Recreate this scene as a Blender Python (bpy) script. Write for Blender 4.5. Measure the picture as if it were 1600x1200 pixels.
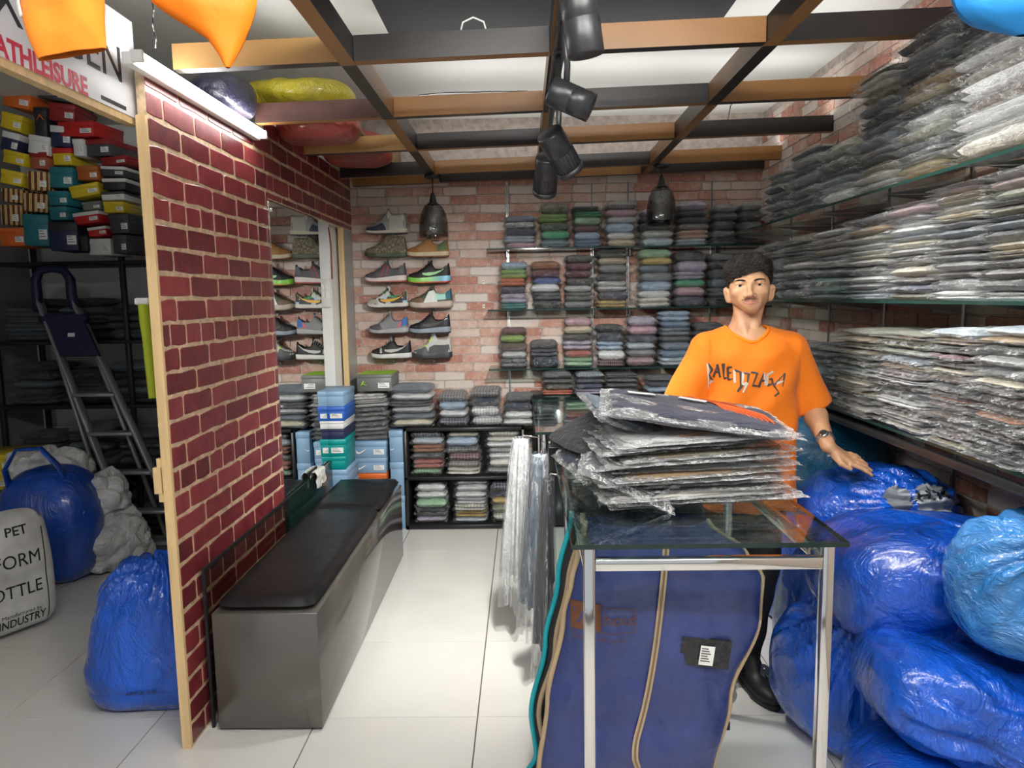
import bpy, bmesh, math, random
import numpy as np
from mathutils import Vector, Matrix, noise

random.seed(7)
for o in list(bpy.data.objects):
    bpy.data.objects.remove(o, do_unlink=True)
SC = bpy.context.scene
COL = SC.collection

# ------------------------------------------------------------------ camera
CAM_H = 1.57
FPX = 1130.0
def rot_cam(yaw, pitch, roll):
    return Matrix.Rotation(yaw, 3, 'Z') @ Matrix.Rotation(math.pi/2 - pitch, 3, 'X') @ Matrix.Rotation(roll, 3, 'Z')
CAM_R = rot_cam(math.radians(1.0), math.radians(6.8), -0.016)
cam_data = bpy.data.cameras.new('camera')
cam_data.sensor_width = 36.0
cam_data.lens = 36.0 * FPX / 1600.0
cam_data.clip_start = 0.05
cam = bpy.data.objects.new('camera', cam_data)
COL.objects.link(cam)
cam.matrix_world = Matrix.Translation((0, 0, CAM_H)) @ CAM_R.to_4x4()
SC.camera = cam

# ------------------------------------------------------------------ world, exposure
world = bpy.data.worlds.new('mall_ambience')
SC.world = world
world.use_nodes = True
wbg = world.node_tree.nodes['Background']
wbg.inputs[0].default_value = (0.82, 0.86, 0.92, 1)
wbg.inputs[1].default_value = 0.50
SC.view_settings.view_transform = 'Standard'
SC.view_settings.look = 'None'
SC.view_settings.gamma = 1
SC.view_settings.use_curve_mapping = False
SC.view_settings.exposure = 0.42
try:
    SC.cycles.transparent_max_bounces = 16
    SC.cycles.max_bounces = 8
    SC.cycles.caustics_reflective = False
    SC.cycles.caustics_refractive = False
except Exception:
    pass
# added fill lamps, unseen: (location, length, power) ceiling tubes behind / above the photographer, built further down
FILL_TUBES = [((0.35, 1.10, 2.66), 1.2, 105.0), ((0.80, 0.05, 2.66), 1.2, 140.0), ((-0.50, 0.05, 2.66), 1.2, 140.0)]
FILL_STRIP_EMIT = 27.0     # fill strips added unseen on top of the ceiling beams
SPOT_POWER = 34.0
TUBE_EMIT = 26.0

# ------------------------------------------------------------------ measuring helper (pixel of the photograph + one known world coordinate -> point)
def unp(px, py, X=None, Y=None, Z=None):
    d = CAM_R @ Vector(((px - 800) / FPX, -(py - 600) / FPX, -1.0))
    if Y is not None: k = Y / d.y
    elif Z is not None: k = (Z - CAM_H) / d.z
    else: k = X / d.x
    return Vector((d.x * k, d.y * k, d.z * k + CAM_H))

# ------------------------------------------------------------------ object helpers
def tag(o, label=None, cat=None, group=None, kind=None):
    if label: o['label'] = label
    if cat: o['category'] = cat
    if group: o['group'] = group
    if kind: o['kind'] = kind
    return o
def link(name, data, parent=None):
    o = bpy.data.objects.new(name, data)
    COL.objects.link(o)
    if parent is not None: o.parent = parent
    return o
def empty(name, loc=(0, 0, 0), rz=0.0):
    o = bpy.data.objects.new(name, None)
    o.empty_display_size = 0.05
    COL.objects.link(o)
    o.location = loc
    o.rotation_euler = (0, 0, rz)
    return o
def thing(name, label, cat, loc=(0, 0, 0), rz=0.0, group=None):
    return tag(empty(name, loc, rz), label, cat, group)
def copy_tree(o, parent=None):
    c = o.copy(); COL.objects.link(c); c.parent = parent
    for ch in list(o.children): copy_tree(ch, c)
    return c

class MB:
    """collects shapes into one mesh"""
    def __init__(s):
        s.v = []; s.f = []; s.m = []; s.sm = []
    def add(s, verts, faces, mi=0, smooth=False):
        b = len(s.v)
        s.v.extend([tuple(p) for p in verts])
        for f in faces:
            s.f.append(tuple(b + i for i in f)); s.m.append(mi); s.sm.append(smooth)
        return s
    def box(s, x0, x1, y0, y1, z0, z1, mi=0, M=None):
        vs = [(x, y, z) for z in (z0, z1) for y in (y0, y1) for x in (x0, x1)]
        if M is not None: vs = [M @ Vector(p) for p in vs]
        return s.add(vs, [(0, 2, 3, 1), (4, 5, 7, 6), (0, 1, 5, 4), (2, 6, 7, 3), (0, 4, 6, 2), (1, 3, 7, 5)], mi)
    def rbox(s, cx, cy, cz, sx, sy, sz, r=0.004, seg=2, mi=0, M=None):
        bm = bmesh.new()
        bmesh.ops.create_cube(bm, size=1.0)
        for v in bm.verts: v.co = Vector((v.co.x * sx, v.co.y * sy, v.co.z * sz))
        bmesh.ops.bevel(bm, geom=bm.edges[:], offset=min(r, min(sx, sy, sz) * .49), segments=seg, profile=.5, affect='EDGES')
        bm.verts.index_update()
        T = Matrix.Translation((cx, cy, cz))
        if M is not None: T = M @ T
        s.add([T @ v.co for v in bm.verts], [[v.index for v in f.verts] for f in bm.faces], mi, True)
        bm.free()
        return s
    def tube(s, pts, r, n=8, mi=0, caps=True, flat=1.0, smooth=True):
        pts = [Vector(p) for p in pts]
        rs = r if isinstance(r, (list, tuple)) else [r] * len(pts)
        rings = []; prev = None
        for i, p in enumerate(pts):
            t = (pts[min(i + 1, len(pts) - 1)] - pts[max(i - 1, 0)]).normalized()
            if prev is None:
                a = Vector((0, 0, 1)) if abs(t.z) < .9 else Vector((1, 0, 0))
                u = t.cross(a).normalized()
            else:
                u = (prev - t * prev.dot(t)).normalized()
            w = t.cross(u); prev = u
            rings.append([p + (u * math.cos(2 * math.pi * k / n) + w * flat * math.sin(2 * math.pi * k / n)) * rs[i] for k in range(n)])
        vs = [q for ring in rings for q in ring]
        fs = []
        for i in range(len(pts) - 1):
            for k in range(n):
                fs.append((i * n + k, i * n + (k + 1) % n, (i + 1) * n + (k + 1) % n, (i + 1) * n + k))
        if caps:
            fs.append(tuple(reversed(range(n)))); fs.append(tuple((len(pts) - 1) * n + k for k in range(n)))
        return s.add(vs, fs, mi, smooth)
    def lathe(s, prof, n=24, mi=0, M=None, smooth=True):
        vs = []
        for (r, z) in prof:
            for k in range(n):
                a = 2 * math.pi * k / n
                vs.append(Vector((r * math.cos(a), r * math.sin(a), z)))
        if M is not None: vs = [M @ v for v in vs]
        fs = []
        for i in range(len(prof) - 1):
            for k in range(n):
                fs.append((i * n + k, i * n + (k + 1) % n, (i + 1) * n + (k + 1) % n, (i + 1) * n + k))
        return s.add(vs, fs, mi, smooth)
    def disc(s, c, r, n=24, mi=0, M=None, up=True):
        vs = [Vector((c[0] + r * math.cos(2 * math.pi * k / n), c[1] + r * math.sin(2 * math.pi * k / n), c[2])) for k in range(n)]
        if M is not None: vs = [M @ v for v in vs]
        return s.add(vs, [tuple(range(n)) if up else tuple(reversed(range(n)))], mi)
    def grid(s, P, mi=0, smooth=True, closed_u=False, flip=False):
        """P[i][j] points"""
        nu = len(P); nv = len(P[0])
        vs = [p for row in P for p in row]; fs = []
        for i in range(nu - (0 if closed_u else 1)):
            for j in range(nv - 1):
                q = (i * nv + j, ((i + 1) % nu) * nv + j, ((i + 1) % nu) * nv + j + 1, i * nv + j + 1)
                fs.append(q if not flip else tuple(reversed(q)))
        return s.add(vs, fs, mi, smooth)
    def prism(s, poly, y0, y1, mi=0, smooth=False):
        """poly in x,z extruded along y"""
        n = len(poly)
        vs = [(x, y0, z) for x, z in poly] + [(x, y1, z) for x, z in poly]
        fs = [tuple(range(n)), tuple(reversed(range(n, 2 * n)))]
        fs += [(i, i + n, (i + 1) % n + n, (i + 1) % n) for i in range(n)]
        return s.add(vs, fs, mi, smooth)
    def mesh(s, name, mats=()):
        me = bpy.data.meshes.new(name)
        me.from_pydata([tuple(p) for p in s.v], [], s.f)
        me.polygons.foreach_set('material_index', s.m)
        me.polygons.foreach_set('use_smooth', s.sm)
        for m in (mats if isinstance(mats, (list, tuple)) else [mats]): me.materials.append(m)
        me.update()
        return me
    def build(s, name, mats, parent=None):
        return link(name, s.mesh(name, mats), parent)

def np_mesh(name, V, F, mat, smooth=True):
    me = bpy.data.meshes.new(name)
    V = np.asarray(V, dtype=np.float32); F = np.asarray(F, dtype=np.int32)
    me.vertices.add(len(V)); me.vertices.foreach_set('co', V.ravel())
    k = F.shape[1]
    me.loops.add(F.size); me.loops.foreach_set('vertex_index', F.ravel())
    me.polygons.add(len(F))
    me.polygons.foreach_set('loop_start', np.arange(0, F.size, k, dtype=np.int32))
    me.polygons.foreach_set('loop_total', np.full(len(F), k, dtype=np.int32))
    me.polygons.foreach_set('use_smooth', np.full(len(F), smooth, dtype=bool))
    if mat is not None: me.materials.append(mat)
    me.update(calc_edges=True); me.validate()
    return me

def text_mesh(body, size, mat, extrude=0.0008, align='CENTER', sx=1.0, bold=0.0):
    cu = bpy.data.curves.new('lettering', 'FONT')
    cu.body = body; cu.size = size; cu.extrude = extrude; cu.align_x = align; cu.offset = bold
    cu.resolution_u = 3
    ob = bpy.data.objects.new('lettering', cu)
    COL.objects.link(ob)
    dg = bpy.context.evaluated_depsgraph_get()
    me = bpy.data.meshes.new_from_object(ob.evaluated_get(dg))
    bpy.data.objects.remove(ob, do_unlink=True); bpy.data.curves.remove(cu)
    if sx != 1.0:
        for v in me.vertices: v.co.x *= sx
    me.materials.clear(); me.materials.append(mat)
    return me
def place_text(name, me, parent, origin, right, up):
    """lay a text mesh with its x axis along right and y along up"""
    o = link(name, me, parent)
    r = Vector(right).normalized(); u = Vector(up); u = (u - r * u.dot(r)).normalized(); n = r.cross(u)
    M = Matrix((r, u, n)).transposed().to_4x4()
    o.matrix_local = Matrix.Translation(origin) @ M
    return o

def fbm(p, sc=1.0, oc=3):
    return noise.fractal(Vector(p) * sc, 1.0, 2.0, oc)

# ------------------------------------------------------------------ materials
MATS = {}
def nodes_of(name):
    m = bpy.data.materials.new(name); m.use_nodes = True
    nt = m.node_tree; nt.nodes.clear()
    out = nt.nodes.new('ShaderNodeOutputMaterial')
    return m, nt, out
def setin(n, key, v):
    if key in n.inputs: n.inputs[key].default_value = v
def mixrgb(nt, blend, fac, a, b):
    n = nt.nodes.new('ShaderNodeMix'); n.data_type = 'RGBA'; n.blend_type = blend
    for sock, val in ((n.inputs[0], fac), (n.inputs[6], a), (n.inputs[7], b)):
        if hasattr(val, 'is_output'): nt.links.new(val, sock)
        elif isinstance(val, (int, float)): sock.default_value = val
        else: sock.default_value = (*val[:3], 1)
    return n.outputs[2]
def math_n(nt, op, a, b=None, clamp=False):
    n = nt.nodes.new('ShaderNodeMath'); n.operation = op; n.use_clamp = clamp
    for i, val in enumerate((a, b)):
        if val is None: continue
        if hasattr(val, 'is_output'): nt.links.new(val, n.inputs[i])
        else: n.inputs[i].default_value = val
    return n.outputs[0]
def ramp(nt, fac, stops):
    n = nt.nodes.new('ShaderNodeValToRGB')
    el = n.color_ramp.elements
    while len(el) < len(stops): el.new(0.5)
    for e, (p, c) in zip(el, stops):
        e.position = p; e.color = (*c[:3], 1) if not isinstance(c, (int, float)) else (c, c, c, 1)
    nt.links.new(fac, n.inputs[0])
    return n.outputs[0]
def coords(nt, scale=(1, 1, 1), kind='Object', rnd=True):
    tc = nt.nodes.new('ShaderNodeTexCoord')
    mp = nt.nodes.new('ShaderNodeMapping')
    mp.inputs['Scale'].default_value = scale
    nt.links.new(tc.outputs[kind], mp.inputs['Vector'])
    if rnd:
        oi = nt.nodes.new('ShaderNodeObjectInfo')
        m = math_n(nt, 'MULTIPLY', oi.outputs['Random'], 37.0)
        nt.links.new(m, mp.inputs['Location'])
    return mp.outputs['Vector']
def noise_n(nt, vec, scale, detail=3, rough=.55, dist=0.0):
    n = nt.nodes.new('ShaderNodeTexNoise')
    n.inputs['Scale'].default_value = scale; n.inputs['Detail'].default_value = detail
    n.inputs['Roughness'].default_value = rough; n.inputs['Distortion'].default_value = dist
    nt.links.new(vec, n.inputs['Vector'])
    return n.outputs['Fac']
def bump_n(nt, h, strength, dist=0.01):
    b = nt.nodes.new('ShaderNodeBump')
    b.inputs['Strength'].default_value = strength; b.inputs['Distance'].default_value = dist
    nt.links.new(h, b.inputs['Height'])
    return b.outputs['Normal']
def mat(name, color, rough=.5, metal=0.0, var=0.0, vscale=8.0, bump=0.0, bscale=30.0, bdist=.01, stretch=(1, 1, 1), coat=0.0, spec=.5, emit=0.0, sheen=0.0, trans=0.0, alpha=1.0, rvar=0.0, ior=1.45):
    if name in MATS: return MATS[name]
    m, nt, out = nodes_of(name)
    b = nt.nodes.new('ShaderNodeBsdfPrincipled')
    nt.links.new(b.outputs[0], out.inputs[0])
    setin(b, 'Base Color', (*color, 1)); setin(b, 'Roughness', rough); setin(b, 'Metallic', metal)
    setin(b, 'Coat Weight', coat); setin(b, 'Coat Roughness', .08); setin(b, 'Specular IOR Level', spec)
    setin(b, 'Sheen Weight', sheen); setin(b, 'Transmission Weight', trans); setin(b, 'Alpha', alpha); setin(b, 'IOR', ior)
    if emit:
        setin(b, 'Emission Color', (*color, 1)); setin(b, 'Emission Strength', emit)
    if var or bump or rvar:
        v = coords(nt, stretch)
        if var:
            f = noise_n(nt, v, vscale, 4, .6)
            c = ramp(nt, f, [(.25, tuple(max(0, x * (1 - var)) for x in color)), (.75, tuple(min(1, x * (1 + var)) for x in color))])
            nt.links.new(c, b.inputs['Base Color'])
        if rvar:
            f2 = noise_n(nt, v, vscale * 1.7, 3)
            nt.links.new(ramp(nt, f2, [(.3, max(0, rough - rvar)), (.7, min(1, rough + rvar))]), b.inputs['Roughness'])
        if bump:
            h = noise_n(nt, v, bscale, 4, .6)
            nt.links.new(bump_n(nt, h, bump, bdist), b.inputs['Normal'])
    MATS[name] = m
    return m
def emit_mat(name, color, strength):
    if name in MATS: return MATS[name]
    m, nt, out = nodes_of(name)
    e = nt.nodes.new('ShaderNodeEmission')
    e.inputs[0].default_value = (*color, 1); e.inputs[1].default_value = strength
    nt.links.new(e.outputs[0], out.inputs[0]); MATS[name] = m
    return m
def film_mat(name, base=.04, crease=.5, color=(.85, .87, .88), rough=.14, scale=5.0, stretch=(1, 1, .4), width=.035, bump=.7, haze=0.0):
    """clear plastic film: see-through and shiny, with thin whitish crease lines"""
    if name in MATS: return MATS[name]
    m, nt, out = nodes_of(name)
    v = coords(nt, stretch)
    n1 = noise_n(nt, v, scale, 4, .6, 1.0); n2 = noise_n(nt, v, scale * 2.1, 3, .6, 1.4)
    t = nt.nodes.new('ShaderNodeBsdfTransparent'); t.inputs[0].default_value = (.97, .98, .98, 1)
    g = nt.nodes.new('ShaderNodeBsdfGlossy'); g.inputs['Roughness'].default_value = rough; g.inputs['Color'].default_value = (1, 1, 1, 1)
    d = nt.nodes.new('ShaderNodeBsdfDiffuse'); d.inputs['Color'].default_value = (*color, 1)
    nb = bump_n(nt, math_n(nt, 'ADD', n1, math_n(nt, 'MULTIPLY', n2, .5)), bump, .05)
    nt.links.new(nb, g.inputs['Normal'])
    lw = nt.nodes.new('ShaderNodeLayerWeight'); lw.inputs['Blend'].default_value = .5
    nt.links.new(nb, lw.inputs['Normal'])
    fg = math_n(nt, 'ADD', math_n(nt, 'MULTIPLY', math_n(nt, 'POWER', lw.outputs['Facing'], 4.0), .6), base, True)
    mx = nt.nodes.new('ShaderNodeMixShader')
    nt.links.new(fg, mx.inputs[0]); nt.links.new(t.outputs[0], mx.inputs[1]); nt.links.new(g.outputs[0], mx.inputs[2])
    # crease lines: where the second noise passes its middle value
    cr = math_n(nt, 'SUBTRACT', 1.0, math_n(nt, 'DIVIDE', math_n(nt, 'ABSOLUTE', math_n(nt, 'SUBTRACT', n2, .5)), width), True)
    msk = ramp(nt, n1, [(.42, 0.0), (.62, 1.0)])
    fd = math_n(nt, 'ADD', math_n(nt, 'MULTIPLY', math_n(nt, 'MULTIPLY', cr, msk), crease), haze, True)
    mx2 = nt.nodes.new('ShaderNodeMixShader')
    nt.links.new(fd, mx2.inputs[0]); nt.links.new(mx.outputs[0], mx2.inputs[1]); nt.links.new(d.outputs[0], mx2.inputs[2])
    nt.links.new(mx2.outputs[0], out.inputs[0])
    MATS[name] = m
    return m
def glass_mat(name, tint=(.90, .96, .94), ior=1.5, rough=0.0, refl=1.0, base=.035):
    if name in MATS: return MATS[name]
    m, nt, out = nodes_of(name)
    t = nt.nodes.new('ShaderNodeBsdfTransparent'); t.inputs[0].default_value = (*tint, 1)
    g = nt.nodes.new('ShaderNodeBsdfGlossy'); g.inputs['Roughness'].default_value = rough
    g.inputs['Color'].default_value = (refl, refl, refl, 1)
    fr = nt.nodes.new('ShaderNodeLayerWeight'); fr.inputs['Blend'].default_value = .5
    f = math_n(nt, 'ADD', math_n(nt, 'MULTIPLY', math_n(nt, 'POWER', fr.outputs['Facing'], 4.5), .9), base, True)
    mx = nt.nodes.new('ShaderNodeMixShader')
    nt.links.new(f, mx.inputs[0]); nt.links.new(t.outputs[0], mx.inputs[1]); nt.links.new(g.outputs[0], mx.inputs[2])
    nt.links.new(mx.outputs[0], out.inputs[0]); MATS[name] = m
    return m

# ------------------------------------------------------------------ implicit surfaces
def surface_nets(f, lo, hi, h):
    ax = [np.arange(lo[i], hi[i] + h, h, dtype=np.float32) for i in range(3)]
    X, Y, Z = np.meshgrid(*ax, indexing='ij')
    D = f(X, Y, Z).astype(np.float32)
    S = D < 0
    n = np.array(D.shape) - 1
    cs = [(i, j, k) for i in (0, 1) for j in (0, 1) for k in (0, 1)]
    cnt = np.zeros(tuple(n), np.int8)
    for (i, j, k) in cs: cnt += S[i:n[0] + i, j:n[1] + j, k:n[2] + k]
    act = (cnt > 0) & (cnt < 8)
    idx = np.argwhere(act)
    ids = np.full(tuple(n), -1, np.int32); ids[act] = np.arange(len(idx))
    val = np.stack([D[idx[:, 0] + i, idx[:, 1] + j, idx[:, 2] + k] for (i, j, k) in cs], 1)
    acc = np.zeros((len(idx), 3)); wt = np.zeros(len(idx))
    for a in range(8):
        for b in range(a + 1, 8):
            if sum(abs(cs[a][q] - cs[b][q]) for q in range(3)) != 1: continue
            d0, d1 = val[:, a], val[:, b]
            cr = (d0 < 0) != (d1 < 0)
            t = np.where(cr, d0 / np.where(cr, d0 - d1, 1), 0)
            p = np.array(cs[a])[None] + (np.array(cs[b]) - np.array(cs[a]))[None] * t[:, None]
            acc += p * cr[:, None]; wt += cr
    V = (idx + acc / np.maximum(wt, 1)[:, None]) * h + np.array(lo)[None]
    F = []
    for axx in range(3):
        u, w = [(1, 2), (2, 0), (0, 1)][axx]
        sl0 = [slice(None)] * 3; sl1 = [slice(None)] * 3
        sl0[axx] = slice(0, -1); sl1[axx] = slice(1, None)
        ch = S[tuple(sl0)] != S[tuple(sl1)]
        e = np.argwhere(ch)
        ok = (e[:, u] > 0) & (e[:, w] > 0) & (e[:, u] < D.shape[u] - 1) & (e[:, w] < D.shape[w] - 1)
        e = e[ok]
        if not len(e): continue
        def cell(du, dw):
            c = e.copy(); c[:, u] += du; c[:, w] += dw
            return ids[c[:, 0], c[:, 1], c[:, 2]]
        q = np.stack([cell(-1, -1), cell(0, -1), cell(0, 0), cell(-1, 0)], 1)
        s0 = S[e[:, 0], e[:, 1], e[:, 2]]
        q[~s0] = q[~s0][:, ::-1]
        F.append(q)
    return V, np.concatenate(F)
def sd_ell(X, Y, Z, c, r):
    x, y, z = X - c[0], Y - c[1], Z - c[2]
    k0 = np.sqrt((x / r[0]) ** 2 + (y / r[1]) ** 2 + (z / r[2]) ** 2)
    k1 = np.sqrt((x / r[0] ** 2) ** 2 + (y / r[1] ** 2) ** 2 + (z / r[2] ** 2) ** 2)
    return k0 * (k0 - 1) / np.maximum(k1, 1e-6)
def sd_cap(X, Y, Z, a, b, ra, rb):
    d = np.array(b, float) - np.array(a, float)
    L = max(float(d @ d), 1e-9)
    t = np.clip(((X - a[0]) * d[0] + (Y - a[1]) * d[1] + (Z - a[2]) * d[2]) / L, 0, 1)
    return np.sqrt((X - a[0] - d[0] * t) ** 2 + (Y - a[1] - d[1] * t) ** 2 + (Z - a[2] - d[2] * t) ** 2) - (ra + (rb - ra) * t)
def smin(a, b, k):
    h = np.clip(.5 + .5 * (b - a) / k, 0, 1)
    return b * (1 - h) + a * h - k * h * (1 - h)
def smax(a, b, k):
    return -smin(-a, -b, k)
# ================================================================== room shell
M_tile = mat('floor_tile', (.65, .64, .605), .16, var=.05, vscale=2.5, spec=.5, rvar=.04)
M_grout = mat('floor_grout', (.10, .09, .075), .9)
M_white = mat('painted_white', (.80, .80, .77), .6, var=.04, vscale=2)
M_ceil = mat('ceiling_white', (.80, .81, .78), .7, var=.03, vscale=2)
M_ceil_dark = mat('ceiling_dark_grey', (.035, .038, .042), .7, var=.1, vscale=2)
M_pine = mat('pale_pine', (.66, .47, .24), .5, var=.18, vscale=5, stretch=(8, 8, .6))
M_black = mat('black_matt', (.012, .012, .013), .5)
M_greywall = mat('grey_store_wall', (.30, .30, .29), .7, var=.1)

FLOOR_Z = 0.0
fl = MB().box(-5.0, 1.75, -2.5, 5.3, -.06, -.0035).build('floor', M_grout); tag(fl, kind='structure', label='cream glossy tiled shop floor')
tile_me = MB()
def tile_mesh():
    a, b = .6035 / 2, .0012
    o = [(-a, -a), (a, -a), (a, a), (-a, a)]
    i = [(x - math.copysign(b, x), y - math.copysign(b, y)) for x, y in o]
    vs = [(x, y, -.004) for x, y in o] + [(x, y, 0) for x, y in i]
    return MB().add(vs, [(4, 5, 6, 7)] + [(k, (k + 1) % 4, (k + 1) % 4 + 4, k + 4) for k in range(4)]).mesh('tile', M_tile)
tile_me = tile_mesh()
for i in range(-8, 4):
    for j in range(-7, 5):
        cx = -.195 + .607 * (i + .5); cy = 2.562 + .604 * (j + .5)
        if cx < -5 or cx > 1.9 or cy > 5.3: continue
        t = link('tile', tile_me, fl); t.location = (cx, cy, 0)

WALL_X = 1.66; BACK_Y = 5.16; PX = -1.20
# ceiling: white slab, darker dropped panel nearest the street
c = MB().box(-5.0, 1.9, -2.5, 5.4, 2.80, 2.90).build('ceiling', M_ceil); tag(c, kind='structure', label='white plastered shop ceiling')
c = MB().box(-.56, .84, 1.5, 3.30, 2.70, 2.797).build('ceiling_panel', M_ceil_dark); tag(c, kind='structure', label='dark grey dropped ceiling panel above the beams')
c = MB().box(-2.2, -.58, 1.3, 2.42, 2.74, 2.797).build('ceiling_panel', M_ceil_dark); tag(c, kind='structure', label='dark grey ceiling panel over the hanging orange garments')

# ---- bricks
def brick_mat():
    m, nt, out = nodes_of('weathered_brick')
    b = nt.nodes.new('ShaderNodeBsdfPrincipled'); nt.links.new(b.outputs[0], out.inputs[0])
    geo = nt.nodes.new('ShaderNodeNewGeometry'); oi = nt.nodes.new('ShaderNodeObjectInfo')
    pos = geo.outputs['Position']
    n1 = noise_n(nt, pos, 9, 5, .7); n2 = noise_n(nt, pos, 38, 4, .7); n3 = noise_n(nt, pos, 3.3, 2)
    at = nt.nodes.new('ShaderNodeAttribute'); at.attribute_name = 'brick_tone'
    rv_ = math_n(nt, 'ADD', at.outputs['Fac'], math_n(nt, 'MULTIPLY', oi.outputs['Random'], math_n(nt, 'LESS_THAN', at.outputs['Fac'], .0005)))
    f = math_n(nt, 'ADD', math_n(nt, 'MULTIPLY', rv_, .55), math_n(nt, 'MULTIPLY', n1, .55))
    f = math_n(nt, 'ADD', f, math_n(nt, 'MULTIPLY', n3, .15))
    c = ramp(nt, f, [(.16, (.22, .07, .045)), (.34, (.35, .135, .09)), (.50, (.44, .21, .15)), (.64, (.52, .37, .30)), (.80, (.58, .51, .46))])
    c = mixrgb(nt, 'MIX', ramp(nt, n2, [(.52, 0.0), (.72, .65)]), c, (.60, .53, .47))
    c = mixrgb(nt, 'MULTIPLY', ramp(nt, n2, [(.25, .55), (.42, 0.0)]), c, (.45, .35, .32))
    nt.links.new(c, b.inputs['Base Color']); setin(b, 'Roughness', .55)
    nt.links.new(bump_n(nt, n2, .35, .004), b.inputs['Normal'])
    return m
M_brick = brick_mat()
M_mortar = mat('grey_mortar', (.42, .36, .32), .8, var=.35, vscale=25)
def maroon_mat():
    m, nt, out = nodes_of('maroon_brick_print')
    b = nt.nodes.new('ShaderNodeBsdfPrincipled'); nt.links.new(b.outputs[0], out.inputs[0])
    geo = nt.nodes.new('ShaderNodeNewGeometry'); oi = nt.nodes.new('ShaderNodeObjectInfo')
    pos = geo.outputs['Position']
    n1 = noise_n(nt, pos, 16, 5, .7); n2 = noise_n(nt, pos, 130, 3, .7)
    f = math_n(nt, 'ADD', math_n(nt, 'MULTIPLY', oi.outputs['Random'], .35), math_n(nt, 'MULTIPLY', n1, .75))
    c = ramp(nt, f, [(.25, (.070, .008, .013)), (.5, (.155, .017, .025)), (.75, (.26, .040, .045))])
    c = mixrgb(nt, 'MIX', ramp(nt, n2, [(.5, 0.0), (.75, .5)]), c, (.36, .10, .09))
    nt.links.new(c, b.inputs['Base Color']); setin(b, 'Roughness', .30)
    nt.links.new(bump_n(nt, n2, .15, .002), b.inputs['Normal'])
    return m
M_maroon = maroon_mat()
M_tangrout = mat('tan_grout_print', (.56, .42, .27), .35, var=.45, vscale=30)

def brick_unit(seed, mat_):
    r = random.Random(seed)
    o = [(-.5, -.5), (.5, -.5), (.5, .5), (-.5, .5)]
    pts = []
    for k in range(4):
        a = o[k]; b = o[(k + 1) % 4]
        for t in (0.06, .5, .94):
            p = [a[0] + (b[0] - a[0]) * t, a[1] + (b[1] - a[1]) * t]
            j = .03
            pts.append((p[0] + r.uniform(-j, j) * .25, p[1] + r.uniform(-j, j) * (1.6 if k % 2 == 0 else .3)))
    n = len(pts)
    vs = [(x, y, 0) for x, y in pts] + [(x * .985, y * .93, 1) for x, y in pts]
    fs = [tuple(range(n, 2 * n))] + [(k, (k + 1) % n, (k + 1) % n + n, k + n) for k in range(n)]
    return MB().add(vs, fs).mesh('brick', mat_)
BR = [brick_unit(i, M_brick) for i in range(6)]
BM_ = [brick_unit(i + 20, M_maroon) for i in range(6)]
def lay_bricks(parent, plane, rects, units, pitch, length, gap, depth, half_rows=(), limit=300, skip=None, jitter=.0, keep=None):
    """plane: (origin, udir, normal); rects (u0,u1,z0,z1): bricks clipped to each. keep(u,z): individual, else joined"""
    og, ud, nd = plane
    ud = Vector(ud); nd = Vector(nd); up = Vector((0, 0, 1))
    R = Matrix((ud, up, nd)).transposed()
    rest = MB(); cnt = 0; tones = []
    rr = random.Random(3)
    rows = int(2.9 / pitch)
    for row in range(rows):
        z0 = row * pitch; z1 = z0 + pitch
        L = length * (.5 if row in half_rows else 1)
        off = rr.uniform(0, L) if jitter else (row % 2) * L * .5
        u = -6.0 - off
        while u < 8:
            lj = L * (1 + (rr.uniform(-jitter, jitter) if jitter else 0))
            a, b = u + gap / 2, u + lj - gap / 2
            u += lj
            for (u0, u1, q0, q1) in rects:
                zz0, zz1 = max(z0 + gap / 2, q0), min(z1 - gap / 2, q1)
                aa, bb = max(a, u0), min(b, u1)
                if bb - aa < .02 or zz1 - zz0 < .012: continue
                cu, cz = (aa + bb) / 2, (zz0 + zz1) / 2
                p = Vector(og) + ud * cu + up * cz
                dd = depth * rr.uniform(.7, 1.25)
                me = rr.choice(units)
                if (keep is None or keep(cu, cz)) and cnt < limit:
                    o = link('brick', me, parent); cnt += 1
                    o.matrix_local = Matrix.Translation(p) @ R.to_4x4() @ Matrix.Diagonal((bb - aa, zz1 - zz0, dd, 1))
                else:
                    T = Matrix.Translation(p) @ R.to_4x4() @ Matrix.Diagonal((bb - aa, zz1 - zz0, dd, 1))
                    rest.add([T @ v.co for v in me.vertices], [list(q.vertices) for q in me.polygons]); tones += [rr.uniform(.01, 1)] * len(me.polygons)
    if rest.v:
        o = rest.build('brick', units[0].materials[0], parent); tag(o, kind='stuff')
        o.data.attributes.new('brick_tone', 'FLOAT', 'FACE').data.foreach_set('value', tones)
    return cnt

wb = MB().box(-3.6, WALL_X + .12, BACK_Y, BACK_Y + .12, 0, 2.8).build('wall_back', M_mortar)
tag(wb, kind='structure', label='weathered red brick back wall behind the shoes and shirts')
nb = lay_bricks(wb, ((0, BACK_Y, 0), (1, 0, 0), (0, -1, 0)), [(PX + .0, WALL_X, .0, 2.42)], BR, .0617, .213, .007, .006, jitter=.12,
                keep=lambda u, z: (u < .42 and z > .72) or (z > 1.95) or (u < .9 and z > 1.35))
wr = MB().box(WALL_X, WALL_X + .12, -2.5, BACK_Y + .12, 0, 2.8).build('wall_right', M_mortar)
tag(wr, kind='structure', label='weathered brick right wall behind the glass shelves')
lay_bricks(wr, ((WALL_X, 0, 0), (0, -1, 0), (-1, 0, 0)), [(-BACK_Y, -1.0, .0, 2.75)], BR, .0617, .213, .007, .006, jitter=.12,
           keep=lambda u, z: (-4.2 < u < -1.4 and .45 < z < 1.09) or (u < -3.3 and z > 1.96))
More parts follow.
